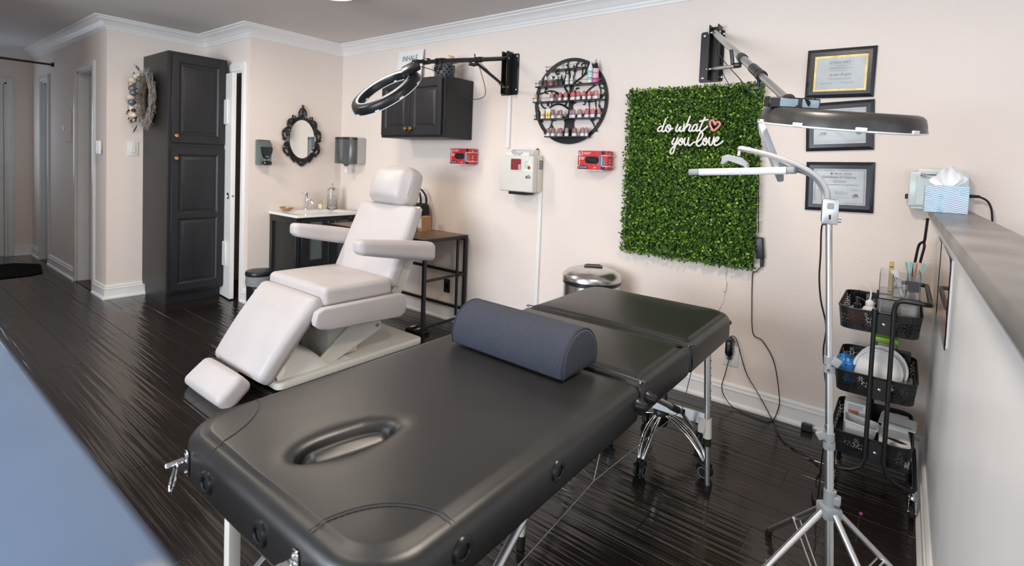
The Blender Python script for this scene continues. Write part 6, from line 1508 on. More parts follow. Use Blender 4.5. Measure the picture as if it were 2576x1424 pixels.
# control box
bz0 = V((4.4645, -1.30, 1.222))
bm = newbm(); box(bm, -.020, .020, -.026, .0215, -.036, .036, .008, 3, M=MX(bz0, ez=.18)); cbx = obj('control_box', bm, m_dkgrey, ST)
bm = newbm(); box(bm, -.0205, .0205, -.0305, -.0255, -.0365, .0365, .004, 2, M=MX(bz0, ez=.18)); fp = obj('front_panel', bm, m_alu, cbx)
MF = MX(bz0, ez=.18)
bm = newbm(); prism(bm, rrect(.009, .009, .003, 3), (MF @ V((0, -.0307, .016)), MF.to_3x3() @ V((1, 0, 0)), (0, 0, 1), MF.to_3x3() @ V((0, -1, 0))), .0008); pbn = obj('power_button', bm, m_greyplas, fp)
bm = newbm(); tube(bm, [MF @ V((.0048*math.cos(t), -.0318, .016+.0048*math.sin(t))) for t in [PI*.65+2*PI*.85*i/14 for i in range(15)]], .0005, 4); tube(bm, [MF @ V((0, -.0318, .0215)), MF @ V((0, -.0318, .016))], .0005, 4); obj('power_symbol', bm, m_side, pbn)
bm = newbm(); box(bm, -.0025, .0025, -.0312, -.030, -.022, -.009, M=MF); obj('port', bm, m_seam, fp)
bm = newbm(); cyl(bm, MF @ V((.020, 0, -.026)), MF @ V((.031, 0, -.026)), .0055, n=14); obj('side_screw', bm, m_chrome, cbx)
# goosenecks
g1 = catmull([(4.458, -1.298, 1.255), (4.452, -1.298, 1.285), (4.425, -1.298, 1.322), (4.37, -1.298, 1.355), (4.30, -1.298, 1.380), (4.232, -1.298, 1.397)], 8)
bm = newbm(); tube(bm, g1, .0085, 12); obj('gooseneck', bm, m_greyrub, ST)
bm = newbm(); tube(bm, catmull([(4.448, -1.288, 1.255), (4.444, -1.286, 1.285), (4.415, -1.28, 1.322), (4.37, -1.265, 1.340), (4.335, -1.235, 1.343)], 8), .0085, 12); obj('gooseneck', bm, m_greyrub, ST)
bm = newbm(); cyl(bm, (4.236, -1.298, 1.3965), (4.208, -1.299, 1.402), .0098, .0092, n=16); sphere(bm, (4.206, -1.299, 1.401), .0095, 14, 10); cyl(bm, (4.205, -1.299, 1.398), (4.202, -1.299, 1.378), .0055, n=12); obj('swivel_head', bm, m_alu, ST)
bm = newbm(); prism(bm, [(-.045, .004), (-.030, .012), (.012, .008), (.036, -.008), (.040, -.026), (.030, -.026), (.028, -.014), (-.026, -.004), (-.034, -.022), (-.046, -.022)], ((4.199, -1.315, 1.366), (.985, 0, -.12), (.12, 0, .985), (0, 1, 0)), .030, .003, 2); obj('yoke', bm, m_greyplas, ST)
def ledbar(c, xd, zd, half, hw, th, nm, word=None):
    """bar with its lit face along -z of the frame"""
    x = V(xd).normalized(); z = (V(zd) - x*V(zd).dot(x)).normalized(); y = z.cross(x); M = frame_m(c, x, y, z)
    bm = newbm(); box(bm, -half+.034, half-.022, -hw, hw, -th, th, .003, 2, M=M); bar = obj(nm, bm, m_whitebar, ST)
    for s, e in ((-half, -half+.034), (half-.022, half)):
        bm = newbm(); box(bm, s, e, -hw*1.0, hw*1.0, -th, th, .005, 2, M=M); obj('end_cap', bm, m_greyplas, bar)
    bm = newbm(); box(bm, -half+.036, half-.026, -hw+.004, hw-.004, -th-.001, -th+.001, M=M); obj('led_face', bm, m_ledface, bar)
    if word: text('print', word, .0145, (M @ V((.0, -hw-.0004, -.005)), x, z, -y), m_side, bar, ext=.0002)
    return bar
m_whitebar = mat('silver_white_bar', (.66, .68, .70), .32, .2, var=(12, .02))
ledbar((4.211, -1.300, 1.3285), (1, 0, .058), (-.05, 0, 1), .160, .030, .0105, 'light_bar', 'GLAMCOR')
ledbar((4.252, -1.095, 1.414), (.42, -.80, -.66), (.62, .62, .45), .165, .024, .010, 'light_bar')
bm = newbm(); cyl(bm, (4.335, -1.235, 1.343), (4.305, -1.19, 1.355), .009, n=12); obj('swivel_head', bm, m_greyplas, ST)
# power leads of the stand
bm = newbm(); box(bm, 4.452, 4.472, -1.307, -1.293, 1.180, 1.188, .002, 1); tube(bm, [(4.462, -1.30, 1.184), (4.448, -1.30, 1.176), (4.449, -1.295, 1.093), (4.449, -1.29, 1.022), (4.456, -1.28, .952), (4.472, -1.26, .873), (4.465, -1.22, .788), (4.468, -1.17, .70), (4.472, -1.10, .60), (4.466, -1.0, .46), (4.452, -.90, .30), (4.44, -.80, .13), (4.43, -.72, .03), (4.425, -.66, .005), (4.44, -.60, .005), (4.47, -.56, .005), (4.49, -.60, .005), (4.46, -.66, .006), (4.42, -.62, .006), (4.418, -.55, .006)], .0026, 6, k=5); obj('power_cord', bm, m_cord, ST)
bm = newbm(); cushion(bm, (.020, .045, .014), .007, (0, 0, 0), (2, 3, 2), M=MX((4.425, -.66, .0155), ez=.2)); pa = obj('power_brick', bm, m_blackplas); rebase(pa); tag(pa, 'black power brick on the floor behind the light stand', 'power adapter')

# ================================================================== stool under the table
SL = thing('stool', (3.78, -.74, 0), 'rolling stool with a chrome five-arm base under the massage table', 'stool')
sx_, sy_ = 3.78, -.74
for k in range(5):
    a = math.radians(-88+72*k); d = V((math.cos(a), math.sin(a), 0)); s_ = V((-d.y, d.x, 0)); c = V((sx_, sy_, 0))
    bm = newbm()
    Q = catmull([c+d*.030+V((0, 0, .185)), c+d*.09+V((0, 0, .178)), c+d*.16+V((0, 0, .150)), c+d*.215+V((0, 0, .105)), c+d*.238+V((0, 0, .068))], 5)
    for sg in (-1, 1): tube(bm, [p + s_*sg*(.007+.009*math.sin(PI*min(1, i/(len(Q)-1)))) for i, p in enumerate(Q)], .0085, 10)
    ar = obj('base_arm', bm, m_chrome, SL)
    w_c = c+d*.244+V((0, 0, .030))
    bm = newbm(); cyl(bm, c+d*.238+V((0, 0, .062)), c+d*.238+V((0, 0, .078)), .016, n=14); 
    tube(bm, [w_c+s_*.012+d*.020+V((0, 0, .026)), w_c+s_*.012-d*.018+V((0, 0, .030)), w_c+s_*.012-d*.030+V((0, 0, .008))], .010, 8, k=4); tube(bm, [w_c-s_*.012+d*.020+V((0, 0, .026)), w_c-s_*.012-d*.018+V((0, 0, .030)), w_c-s_*.012-d*.030+V((0, 0, .008))], .010, 8, k=4); cs = obj('caster_fork', bm, m_blackplas, ar)
    for sg in (-1, 1):
        bm = newbm(); lathe(bm, [(0, -.008), (.024, -.008), (.0275, -.005), (.0275, .005), (.024, .008), (0, .008)], M=frame_m(w_c+s_*sg*.013, d, V((0, 0, 1)), s_), n=24); wl = obj('caster_wheel', bm, m_rubber, cs)
    bm = newbm(); 
    for sg in (-1, 1): lathe(bm, [(.0195, .0081), (.0225, .0081), (.0225, .0090), (.0195, .0090), (.0195, .0081)], M=frame_m(w_c+s_*sg*.013, d*sg, V((0, 0, 1)), s_*sg), n=24)
    obj('wheel_ring', bm, m_greyplas, cs)
bm = newbm(); lathe(bm, [(0, .125), (.026, .128), (.036, .150), (.040, .185), (.036, .205), (.028, .215), (0, .215)], (sx_, sy_, 0), n=24); obj('hub', bm, m_blackplas, SL)
bm = newbm(); lathe(bm, [(.024, .21), (.0255, .213), (.0255, .33), (.016, .332), (.016, .46), (0, .46)], (sx_, sy_, 0), n=24); obj('gas_lift', bm, m_chrome, SL)
bm = newbm(); lathe(bm, [(0, .455), (.15, .458), (.168, .47), (.172, .495), (.16, .520), (.12, .532), (0, .536)], (sx_, sy_, 0), n=36); obj('seat', bm, m_blackvinyl, SL)

# ================================================================== steel bin by the wall
SBn = thing('step_bin', (3.07, -.215, 0), 'round stainless steel bin behind the massage table', 'bin')
bm = newbm(); lathe(bm, [(0, .002), (.178, .002), (.180, .012), (.180, .595), (.176, .6), (0, .6)], (3.08, -.205, 0), n=44); obj('body', bm, m_steel, SBn)
bm = newbm(); lathe(bm, [(.183, .598), (.183, .618), (0, .618)], (3.08, -.205, 0), n=44); obj('seal_band', bm, m_blackplas, SBn)
bm = newbm(); lathe(bm, [(.1845, .619), (.187, .622), (.1865, .640), (.178, .656), (.15, .676), (.11, .688), (.06, .693), (0, .694)], (3.08, -.205, 0), n=48); ld = obj('lid', bm, m_steel, SBn)
bm = newbm(); prism(bm, rrect(.058, .030, .008, 3), ((3.075, -.185, .691), (.86, .5, 0), (-.5, .86, 0), (0, 0, 1)), .010, .002, 1); box(bm, -.045, .045, .026, .034, 0, .014, .001, 1, M=MX((3.075, -.185, .69), ez=.53)); obj('lid_vent', bm, m_blackplas, ld)

# ================================================================== outlet, cords
OU = thing('wall_outlet', (3.892, 0, .22), 'white wall outlet low on the wall right of the massage table', 'outlet')
bm = newbm(); box(bm, 3.852, 3.934, -.006, 0, .220, .337, .003, 2); obj('outlet_plate', bm, m_whiteplas, OU)
for zz in (.252, .305):
    bm = newbm(); prism(bm, rrect(.017, .015, .006, 3), ((3.893, -.006, zz), (1, 0, 0), (0, 0, 1), (0, -1, 0)), .0015); obj('socket', bm, m_whiteplas, OU)
AD = thing('plug_adapter', (3.887, -.03, .28), 'black oval plug adapter in the wall outlet', 'power adapter')
bm = newbm(); prism(bm, rrect(.022, .056, .021, 6), ((3.890, -.008, .337), (1, 0, 0), (0, 0, 1), (0, -1, 0)), .034, .006, 3); obj('adapter_body', bm, m_blackgloss, AD)
bm = newbm(); box(bm, 3.880, 3.900, -.034, -.012, .262, .282, .003, 1); obj('cord_plug', bm, m_blackplas, AD)
def cord(lab, pts, r=.0026, m=None, k=6, nm='mains_cable'):
    bm = newbm(); tube(bm, pts, r, 6, k=k); return single(nm, bm, m or m_cord, lab, 'cord')
cord('black cord looping from the wall outlet to the power brick', [(3.89, -.03, .262), (3.878, -.045, .18), (3.866, -.052, .10), (3.90, -.062, .04), (3.956, -.066, .006), (4.035, -.085, .005), (4.119, -.090, .005), (4.141, -.06, .006), (4.158, -.04, .06), (4.161, -.034, .13), (4.121, -.012, .303), (4.056, -.010, .406), (4.005, -.010, .438), (3.989, -.010, .613), (3.985, -.011, .768), (4.0, -.018, .78), (4.028, -.020, .815)])
cord('black cord trailing from the wall outlet along the floor', [(3.890, -.03, .392), (3.905, -.03, .402), (3.928, -.024, .375), (3.982, -.016, .212), (4.056, -.036, .117), (4.137, -.055, .006), (4.20, -.211, .005), (4.252, -.274, .005), (4.359, -.341, .005), (4.408, -.40, .005), (4.40, -.50, .005), (4.413, -.58, .005)])
WS = thing('inline_switch', (3.84, -.012, .54), 'white cord with a small inline switch below leaf panel', 'switch')
bm = newbm(); tube(bm, [(3.842, -.012, .80), (3.841, -.010, .74), (3.839, -.010, .70)], .0016, 6, k=4); tube(bm, [(3.841, -.010, .645), (3.832, -.010, .57), (3.80, -.010, .50), (3.78, -.02, .30)], .0016, 6, k=4); obj('cord', bm, m_whiteplas, WS)
bm = newbm(); cushion(bm, (.0085, .006, .030), .005, (0, 0, 0), (2, 2, 2), M=MX((3.840, -.010, .672))); obj('switch_body', bm, m_whiteplas, WS)
bm = newbm(); box(bm, 4.275, 4.325, -.062, -.034, .002, .034, .002, 1); bb = single('junction_box', bm, m_blackplas, 'small black box on the floor against the baseboard', 'box')
bm = newbm(); tube(bm, [(4.325, -.048, .016), (4.36, -.06, .012), (4.40, -.09, .008), (4.43, -.14, .005)], .0016, 5, k=4); obj('lead', bm, m_cord, bb)
bm = newbm(); tube(bm, [(4.273, -.642, .007), (4.573, -.644, .007)], .001, 4) if False else cushion(bm, (.006, .005, .004), .003, (0, 0, 0), (2, 2, 2), M=MX((4.573, -.644, .0042), ez=.6)); single('pink_bead', bm, mat('hot_pink_plastic', (.62, .10, .36), .35), 'tiny pink bead on the floor before the cart', 'bead')

# ================================================================== half wall: photos, tissue box, wall device
def photomat(name, stops, sc):
    m = mat(name, (.5, .4, .38), .25, var=(3, .02)); nt = m.node_tree; N = nt.nodes
    tc = N.new('ShaderNodeTexCoord'); no = N.new('ShaderNodeTexNoise'); no.inputs['Scale'].default_value = sc; no.inputs['Detail'].default_value = 5; nt.links.new(tc.outputs['Object'], no.inputs['Vector'])
    cr = N.new('ShaderNodeValToRGB'); els = cr.color_ramp.elements
    els[0].position = .32; els[0].color = (*stops[0], 1); els[1].position = .68; els[1].color = (*stops[-1], 1)
    for i, s in enumerate(stops[1:-1]): e = els.new(.32+.36*(i+1)/(len(stops)-1)); e.color = (*s, 1)
    nt.links.new(no.outputs['Fac'], cr.inputs['Fac']); nt.links.new(cr.outputs['Color'], N['Principled BSDF'].inputs['Base Color']); return m
m_ph = [photomat('photo_print_0', [(.55, .46, .42), (.36, .24, .21), (.62, .55, .52), (.10, .07, .07)], 14), photomat('photo_print_1', [(.10, .06, .05), (.45, .30, .26), (.60, .50, .46)], 11), photomat('photo_print_2', [(.40, .07, .07), (.55, .20, .18), (.50, .36, .33)], 9), photomat('photo_print_3', [(.58, .52, .50), (.52, .46, .44), (.30, .25, .24)], 7)]
for i, (y0, y1, cells, lab) in enumerate(((-.40, -.075, [(.80, .885, 1), (.888, .975, 3), (.978, 1.065, 0)], 'photo strip on the half wall nearest the back wall'), (-.93, -.50, [(.80, .88, 2), (.883, .962, 1), (.965, 1.05, 0)], 'photo strip with red prints on the half wall above the cart'))):
    t = thing('photo_display', (XH-.004, (y0+y1)/2, .80), lab, 'photo display', 'photo strips on the half wall')
    bm = newbm(); box(bm, XH-.004, XH, y0-.006, y1+.006, .792, 1.074, .001, 1); obj('backing', bm, m_white, t)
    for z0, z1, k in cells:
        bm = newbm(); box(bm, XH-.0048, XH-.004, y0, y1, z0, z1); obj('photo', bm, m_ph[k], t)
    bm = newbm(); box(bm, XH-.0085, XH-.0055, y0-.010, y1+.010, .786, 1.08, .001, 1); obj('acrylic_cover', bm, m_pglass, t)
m_tiss = mat('wave_print_card', (.6, .7, .8), .4)
nt = m_tiss.node_tree; N = nt.nodes; tc = N.new('ShaderNodeTexCoord'); sp = N.new('ShaderNodeSeparateXYZ'); nt.links.new(tc.outputs['Object'], sp.inputs[0])
def mth(op, a, b=None, c=None):
    n = N.new('ShaderNodeMath'); n.operation = op
    for i, q in enumerate((a, b, c)):
        if q is None: continue
        if isinstance(q, (int, float)): n.inputs[i].default_value = q
        else: nt.links.new(q, n.inputs[i])
    return n.outputs[0]
xy = mth('ADD', sp.outputs['X'], mth('MULTIPLY', sp.outputs['Y'], .9))
wv = mth('MULTIPLY_ADD', mth('SINE', mth('MULTIPLY', xy, 190.0)), .0035, sp.outputs['Z'])
st = mth('SINE', mth('MULTIPLY', wv, 720.0))
no = N.new('ShaderNodeTexNoise'); no.inputs['Scale'].default_value = 18; nt.links.new(tc.outputs['Object'], no.inputs['Vector'])
cr = N.new('ShaderNodeValToRGB'); e = cr.color_ramp.elements; e[0].position = .30; e[0].color = (.10, .28, .45, 1); e[1].position = .66; e[1].color = (.27, .22, .46, 1); q = e.new(.48); q.color = (.33, .52, .66, 1)
nt.links.new(no.outputs['Fac'], cr.inputs['Fac'])
mx = N.new('ShaderNodeMix'); mx.data_type = 'RGBA'; mx.inputs[6].default_value = (.58, .70, .80, 1); nt.links.new(mth('GREATER_THAN', st, mth('MULTIPLY_ADD', no.outputs['Fac'], 2.4, -1.0)), mx.inputs[0]); nt.links.new(cr.outputs['Color'], mx.inputs[7]); nt.links.new(mx.outputs[2], N['Principled BSDF'].inputs['Base Color'])
TB = thing('tissue_box', (4.772, -.33, 1.196), 'blue wave-patterned tissue box on the half wall ledge', 'tissue box')
bm = newbm(); box(bm, 4.704, 4.842, -.392, -.272, 1.1965, 1.306, .0015, 1); obj('carton', bm, m_tiss, TB)
bm = newbm()
nu, nv = 15, 9; G = []
for i in range(nu):
    row = []
    for j in range(nv):
        s, t_ = i/(nu-1)*2-1, j/(nv-1)
        wd = .014 + .050*math.sin(PI*min(1, t_*.75+.05)) 
        x = 4.775 + s*wd*(.9 if s > 0 else 1.0) + .010*t_; y = -.332 + .016*math.sin(s*7+t_*2)*(.25+t_) ; z = 1.300 + t_*(.085 - .035*abs(s)**1.5) + .006*math.sin(s*9)
        row.append(bm.verts.new((x, y, z)))
    G.append(row)
for i in range(nu-1):
    for j in range(nv-1): bm.faces.new((G[i][j], G[i+1][j], G[i+1][j+1], G[i][j+1]))
obj('tissue', bm, m_paper, TB, sharp=80)
DV = thing('wall_device', (4.757, -.04, 1.20), 'pale mint wall appliance with a chrome handle behind tissue box', 'appliance')
m_mint = mat('pale_mint_enamel', (.62, .70, .70), .22, var=(6, .02))
bm = newbm(); box(bm, 4.652, 4.862, -.085, -.002, 1.205, 1.362, .006, 2); dd = obj('case', bm, m_mint, DV)
bm = newbm(); box(bm, 4.678, 4.838, -.089, -.085, 1.212, 1.340, .003, 1); obj('door', bm, m_mint, DV)
bm = newbm(); box(bm, 4.680, 4.835, -.07, -.02, 1.361, 1.378, .004, 2); obj('top_cap', bm, m_mint, DV)
bm = newbm(); box(bm, 4.665, 4.85, -.075, -.01, 1.192, 1.206, .002, 1); obj('foot_plate', bm, m_mint, DV)
bm = newbm(); tube(bm, [(4.700, -.086, 1.350), (4.700, -.108, 1.350), (4.812, -.108, 1.352), (4.812, -.086, 1.352)], .0045, 8); cyl(bm, (4.692, -.1, 1.350), (4.708, -.1, 1.350), .0085, n=14); cyl(bm, (4.804, -.1, 1.352), (4.820, -.1, 1.352), .0085, n=14); obj('handle', bm, m_chrome, DV)
bm = newbm(); box(bm, 4.640, 4.654, -.05, -.03, 1.235, 1.258, .002, 1); obj('rocker_switch', bm, m_blackplas, DV)
bm = newbm(); cyl(bm, (4.862, -.04, 1.262), (4.905, -.04, 1.262), .008, .006, n=12); tube(bm, [(4.90, -.04, 1.262), (4.93, -.04, 1.245), (4.948, -.035, 1.20), (4.955, -.03, 1.10), (4.96, -.02, .9)], .0042, 8, k=5); obj('power_cord', bm, m_cord, DV)
# ================================================================== rolling cart
def mk_perf():
    m = mat('perforated_black_steel', (.012, .012, .013), .36, var=(20, .1)); nt = m.node_tree; N = nt.nodes; L = nt.links
    b = N['Principled BSDF']; out = [n for n in N if n.type == 'OUTPUT_MATERIAL'][0]
    uv = N.new('ShaderNodeUVMap'); sp = N.new('ShaderNodeSeparateXYZ'); L.new(uv.outputs['UV'], sp.inputs[0])
    def mt(op, a, b=None, c=None):
        n = N.new('ShaderNodeMath'); n.operation = op
        for i, q in enumerate((a, b, c)):
            if q is None: continue
            if isinstance(q, (int, float)): n.inputs[i].default_value = q
            else: L.new(q, n.inputs[i])
        return n.outputs[0]
    PX, PY = .050, .088
    u = mt('SUBTRACT', mt('MODULO', sp.outputs['X'], PX), PX/2); v = mt('SUBTRACT', sp.outputs['Y'], .040)
    def rose(cu, cv, R, k):
        du, dv = (mt('SUBTRACT', u, cu) if cu else u), mt('SUBTRACT', v, cv)
        r = mt('SQRT', mt('ADD', mt('MULTIPLY', du, du), mt('MULTIPLY', dv, dv))); th = mt('ARCTAN2', dv, du)
        cs = mt('COSINE', mt('MULTIPLY', th, k))
        pet = mt('MULTIPLY_ADD', cs, .22*R, .62*R)                       # petal outline radius
        a = mt('LESS_THAN', mt('ABSOLUTE', mt('SUBTRACT', r, mt('MULTIPLY', pet, .75))), .21*R)
        gap = mt('GREATER_THAN', cs, -.55); hole1 = mt('MULTIPLY', a, gap)
        ring = mt('MULTIPLY', mt('LESS_THAN', mt('ABSOLUTE', mt('SUBTRACT', r, R*1.06)), .10*R), mt('GREATER_THAN', cs, -.35))
        dot = mt('LESS_THAN', r, .17*R)
        return mt('MAXIMUM', mt('MAXIMUM', hole1, ring), dot)
    h = rose(0, 0, .0185, 6.0)
    h = mt('MAXIMUM', h, rose(0, .0300, .0085, 6.0)); h = mt('MAXIMUM', h, rose(0, -.0285, .0075, 6.0))
    def half(cu, cv, R): return rose(cu, cv, R, 5.0)
    h = mt('MAXIMUM', h, half(.025, .016, .0058)); h = mt('MAXIMUM', h, half(-.025, .016, .0058)); h = mt('MAXIMUM', h, half(.025, -.014, .0058)); h = mt('MAXIMUM', h, half(-.025, -.014, .0058))
    tr = N.new('ShaderNodeBsdfTransparent'); ms = N.new('ShaderNodeMixShader')
    L.new(h, ms.inputs['Fac']); L.new(b.outputs['BSDF'], ms.inputs[1]); L.new(tr.outputs['BSDF'], ms.inputs[2]); L.new(ms.outputs['Shader'], out.inputs['Surface'])
    return m
m_perf = mk_perf()
CT = thing('rolling_cart', (4.583, -.335, 0), 'black three-tier rolling cart with flower-cut baskets by the half wall', 'cart')
ccx, ccy, chw, chh = 4.583, -.335, .142, .205
def basket(z0, z1):
    out = rrect(chw, chh, .045, 6)
    P = []
    for i, p in enumerate(out):
        q = out[(i+1) % len(out)]; d = math.hypot(q[0]-p[0], q[1]-p[1]); m = max(1, int(d/.03))
        for j in range(m): P.append((p[0]+(q[0]-p[0])*j/m, p[1]+(q[1]-p[1])*j/m))
    n = len(P); per = [0]
    for i in range(n): a, b = P[i], P[(i+1) % n]; per.append(per[-1]+math.hypot(b[0]-a[0], b[1]-a[1]))
    bm = newbm(); ul = bm.loops.layers.uv.new('UVMap')
    for off in (0, .0012):
        kt, kb = 1-off/.15, .94-off/.15
        T_ = [bm.verts.new((ccx+p[0]*kt, ccy+p[1]*kt, z1)) for p in P]; B_ = [bm.verts.new((ccx+p[0]*kb, ccy+p[1]*kb, z0)) for p in P]
        for i in range(n):
            j = (i+1) % n; f = bm.faces.new((B_[i], B_[j], T_[j], T_[i]))
            for lp, uvv in zip(f.loops, ((per[i], 0), (per[i+1], 0), (per[i+1], z1-z0), (per[i], z1-z0))): lp[ul].uv = uvv
    bk = obj('basket_wall', bm, m_perf, CT)
    bm = newbm(); v0 = [bm.verts.new((ccx+p[0]*.94, ccy+p[1]*.94, z0)) for p in P]; bm.faces.new(v0); v1 = [bm.verts.new((ccx+p[0]*.94, ccy+p[1]*.94, z0-.0015)) for p in P]; bm.faces.new(v1[::-1])
    for i in range(n): bm.faces.new((v0[i], v1[i], v1[(i+1) % n], v0[(i+1) % n]))
    obj('basket_floor', bm, m_blackmetal, bk)
    bm = newbm(); tube(bm, [(ccx+p[0], ccy+p[1], z1) for p in P], .0028, 6, closed=True); obj('basket_rim', bm, m_blackmetal, bk)
    for yy in (ccy-chh*.985, ccy+chh*.985):
        s = -1 if yy < ccy else 1
        bm = newbm(); box(bm, 4.570, 4.632, yy+s*.001, yy+s*.008, z0+.002, z1-.004, .001, 1); pl = obj('clamp_plate', bm, m_blackmetal, bk)
        bm = newbm(); lathe(bm, [(.0065, 0), (.006, .002), (.003, .0035), (0, .004)], M=MX((4.601, yy+s*.008, (z0+z1)/2), ex=PI/2 if s < 0 else -PI/2), n=14); obj('bolt', bm, m_steel, pl)
BZ = [(.697, .785), (.430, .520), (.168, .262)]
for z0, z1 in BZ: basket(z0, z1)
yf, ybk = ccy-chh-.012, ccy+chh+.012
def post_loop(side):
    px = 4.632 if side > 0 else 4.570; rx = 4.738 if side > 0 else 4.452; sg = side
    pts = [(px, yf, .79), (px, yf, .19), (px+sg*.012, yf, .145), (px+sg*.045, yf, .122), (rx-sg*.03, yf, .112), (rx-sg*.008, yf+.008, .110), (rx, yf+.035, .108), (rx, ybk-.035, .108), (rx-sg*.008, ybk-.008, .110), (rx-sg*.03, ybk, .112), (px+sg*.045, ybk, .122), (px+sg*.012, ybk, .145), (px, ybk, .19), (px, ybk, .79)]
    def dense(p): 
        o = []
        for a, b in zip(p, p[1:]): o += [V(a).lerp(V(b), t) for t in (0, .33, .66)]
        return o + [V(p[-1])]
    bm = newbm(); tube(bm, pts, .0088, 10); obj('tube_frame', bm, m_blackmetal, CT)
    for yy in (yf, ybk):
        bm = newbm(); cyl(bm, (px, yy, .775), (px, yy, .80), .0105, n=14); obj('tube_sleeve', bm, m_blackmetal, CT)
post_loop(1); post_loop(-1)
bm = newbm(); tube(bm, [(4.632, yf, .79), (4.633, yf, .815), (4.640, yf-.004, .838), (4.658, yf-.008, .850), (4.70, yf-.012, .851), (4.728, yf-.012, .850), (4.741, yf, .849), (4.743, yf+.03, .849), (4.743, ybk-.03, .849), (4.741, ybk, .849), (4.72, ybk+.008, .85), (4.658, ybk+.008, .850), (4.640, ybk+.004, .838), (4.633, ybk, .815), (4.632, ybk, .79)], .0092, 12, k=3); obj('handle', bm, m_blackmetal, CT)
for (x, y) in ((4.733, -.525), (4.457, -.525), (4.733, -.145), (4.457, -.145)):
    bm = newbm(); cyl(bm, (x, y, .085), (x, y, .112), .0095, n=14); lathe(bm, [(.015, .070), (.016, .074), (.012, .084), (.006, .088)], (x, y, 0), n=16)
    for s in (-.0115, .0115): prism(bm, [(-.012, .072), (.012, .072), (.006, .045), (-.010, .022), (-.022, .022), (-.024, .032)], ((x+s-.001, y-.004, 0), (0, 1, 0), (0, 0, 1), (1, 0, 0)), .002, .0005, 1)
    f = obj('caster_fork', bm, m_chrome, CT)
    bm = newbm(); lathe(bm, [(0, -.008), (.022, -.008), (.0245, -.005), (.0245, .005), (.022, .008), (0, .008)], M=MX((x, y-.018, .026), ey=PI/2), n=24); obj('caster_wheel', bm, m_rubber, f)
    bm = newbm(); cyl(bm, (x-.0145, y-.018, .026), (x+.0145, y-.018, .026), .005, n=12); obj('axle', bm, m_steel, f)

# ---- top tier
zt = BZ[0][0]+.0006
AO = thing('acrylic_organizer', (4.645, -.345, zt), 'clear acrylic drawer organizer on the top cart tier', 'organizer')
def shell(bm, x0, x1, y0, y1, z0, z1, t=.0025, top=False):
    box(bm, x0, x1, y0, y0+t, z0, z1); box(bm, x0, x1, y1-t, y1, z0, z1); box(bm, x0, x0+t, y0+t, y1-t, z0, z1); box(bm, x1-t, x1, y0+t, y1-t, z0, z1); box(bm, x0+t, x1-t, y0+t, y1-t, z0, z0+t)
    if top: box(bm, x0, x1, y0, y1, z1-t, z1)
ox0, ox1, oy0, oy1 = 4.573, 4.713, -.475, -.20
bm = newbm(); shell(bm, ox0, ox1, oy0, oy1, zt, zt+.135, .003, True); box(bm, ox0+.003, ox1-.003, oy0+.003, oy1-.003, zt+.066, zt+.069); obj('case', bm, m_acryl, AO)
for k in range(2):
    bm = newbm(); shell(bm, ox0+.005, ox1-.005, oy0-.003, oy1-.02, zt+.006+.066*k, zt+.058+.066*k, .002); dr = obj('drawer', bm, m_acryl, AO)
    bm = newbm(); box(bm, ox0+.012, ox1-.05, oy0+.03, oy1-.05, zt+.010+.066*k, zt+.030+.066*k, .003, 1); obj('dark_packets', bm, mat('charcoal_foil', (.06, .06, .06), .4, var=(30, .4)) if 'charcoal_foil' not in MATS else MATS['charcoal_foil'], dr)
    bm = newbm(); box(bm, ox1-.06, ox1-.012, oy0+.01, oy1-.08, zt+.010+.066*k, zt+.036+.066*k, .003, 1); obj('white_packets', bm, m_white, dr)
bm = newbm(); shell(bm, ox0, ox0+.048, oy0+.10, oy1-.03, zt+.136, zt+.225, .0022); shell(bm, ox0+.05, ox0+.092, oy0+.06, oy1-.03, zt+.136, zt+.215, .0022); shell(bm, ox0+.094, ox1, oy0+.06, oy1-.03, zt+.136, zt+.230, .0022); obj('upper_tray', bm, m_acryl, AO)
zq = zt+.1390
bm = newbm(); box(bm, ox0+.030, ox0+.046, oy0+.16, oy0+.205, zq, zq+.125, .001, 1); gb = thing('gold_carton', (ox0+.038, oy0+.18, zq), 'gold cosmetic carton standing in the acrylic organizer', 'box'); obj('carton', bm, mat('gold_card', (.62, .42, .13), .35, .4), gb)
bm = newbm(); box(bm, ox0+.031, ox0+.045, oy0+.1592, oy0+.16, zq+.105, zq+.109); obj('print_line', bm, m_ink, gb)
bm = newbm(); shape = [(0, 0), (.0075, .004), (.0085, .030), (.0088, .032)]
M_t = MX((4.655, -.365, zq+.001), ey=-.30, ex=.05)
TBE = thing('cream_tube', (4.655, -.365, zq), 'white squeeze tube leaning in the acrylic organizer', 'tube')
lathe(bm, [(0, 0), (.0075, .0), (.008, .024), (0, .024)], M=M_t, n=16); obj('cap', bm, m_white, TBE)
bm = newbm(); rings = []
for i in range(9):
    t_ = i/8; a_, b_ = .0095+(.014-.0095)*t_, .0095*(1-t_)+.0012; rings.append([bm.verts.new(M_t @ V((a_*math.cos(2*PI*j/16), b_*math.sin(2*PI*j/16), .024+.085*t_))) for j in range(16)])
for A, B_ in zip(rings, rings[1:]):
    for j in range(16): bm.faces.new((A[j], A[(j+1) % 16], B_[(j+1) % 16], B_[j]))
bm.faces.new(rings[0][::-1]); bm.faces.new(rings[-1]); obj('tube_body', bm, m_white, TBE)
bm = newbm(); lathe(bm, [(.0101, .030), (.0103, .030), (.0106, .037), (.0104, .037)], M=M_t, n=16); obj('teal_band', bm, MATS['teal_print'], TBE)
text('print', '1', .016, (M_t @ V((0, -.0085, .066)), M_t.to_3x3() @ V((1, 0, 0)), M_t.to_3x3() @ V((0, .12, .99)), M_t.to_3x3() @ V((0, -.99, .12))), m_ink, TBE)
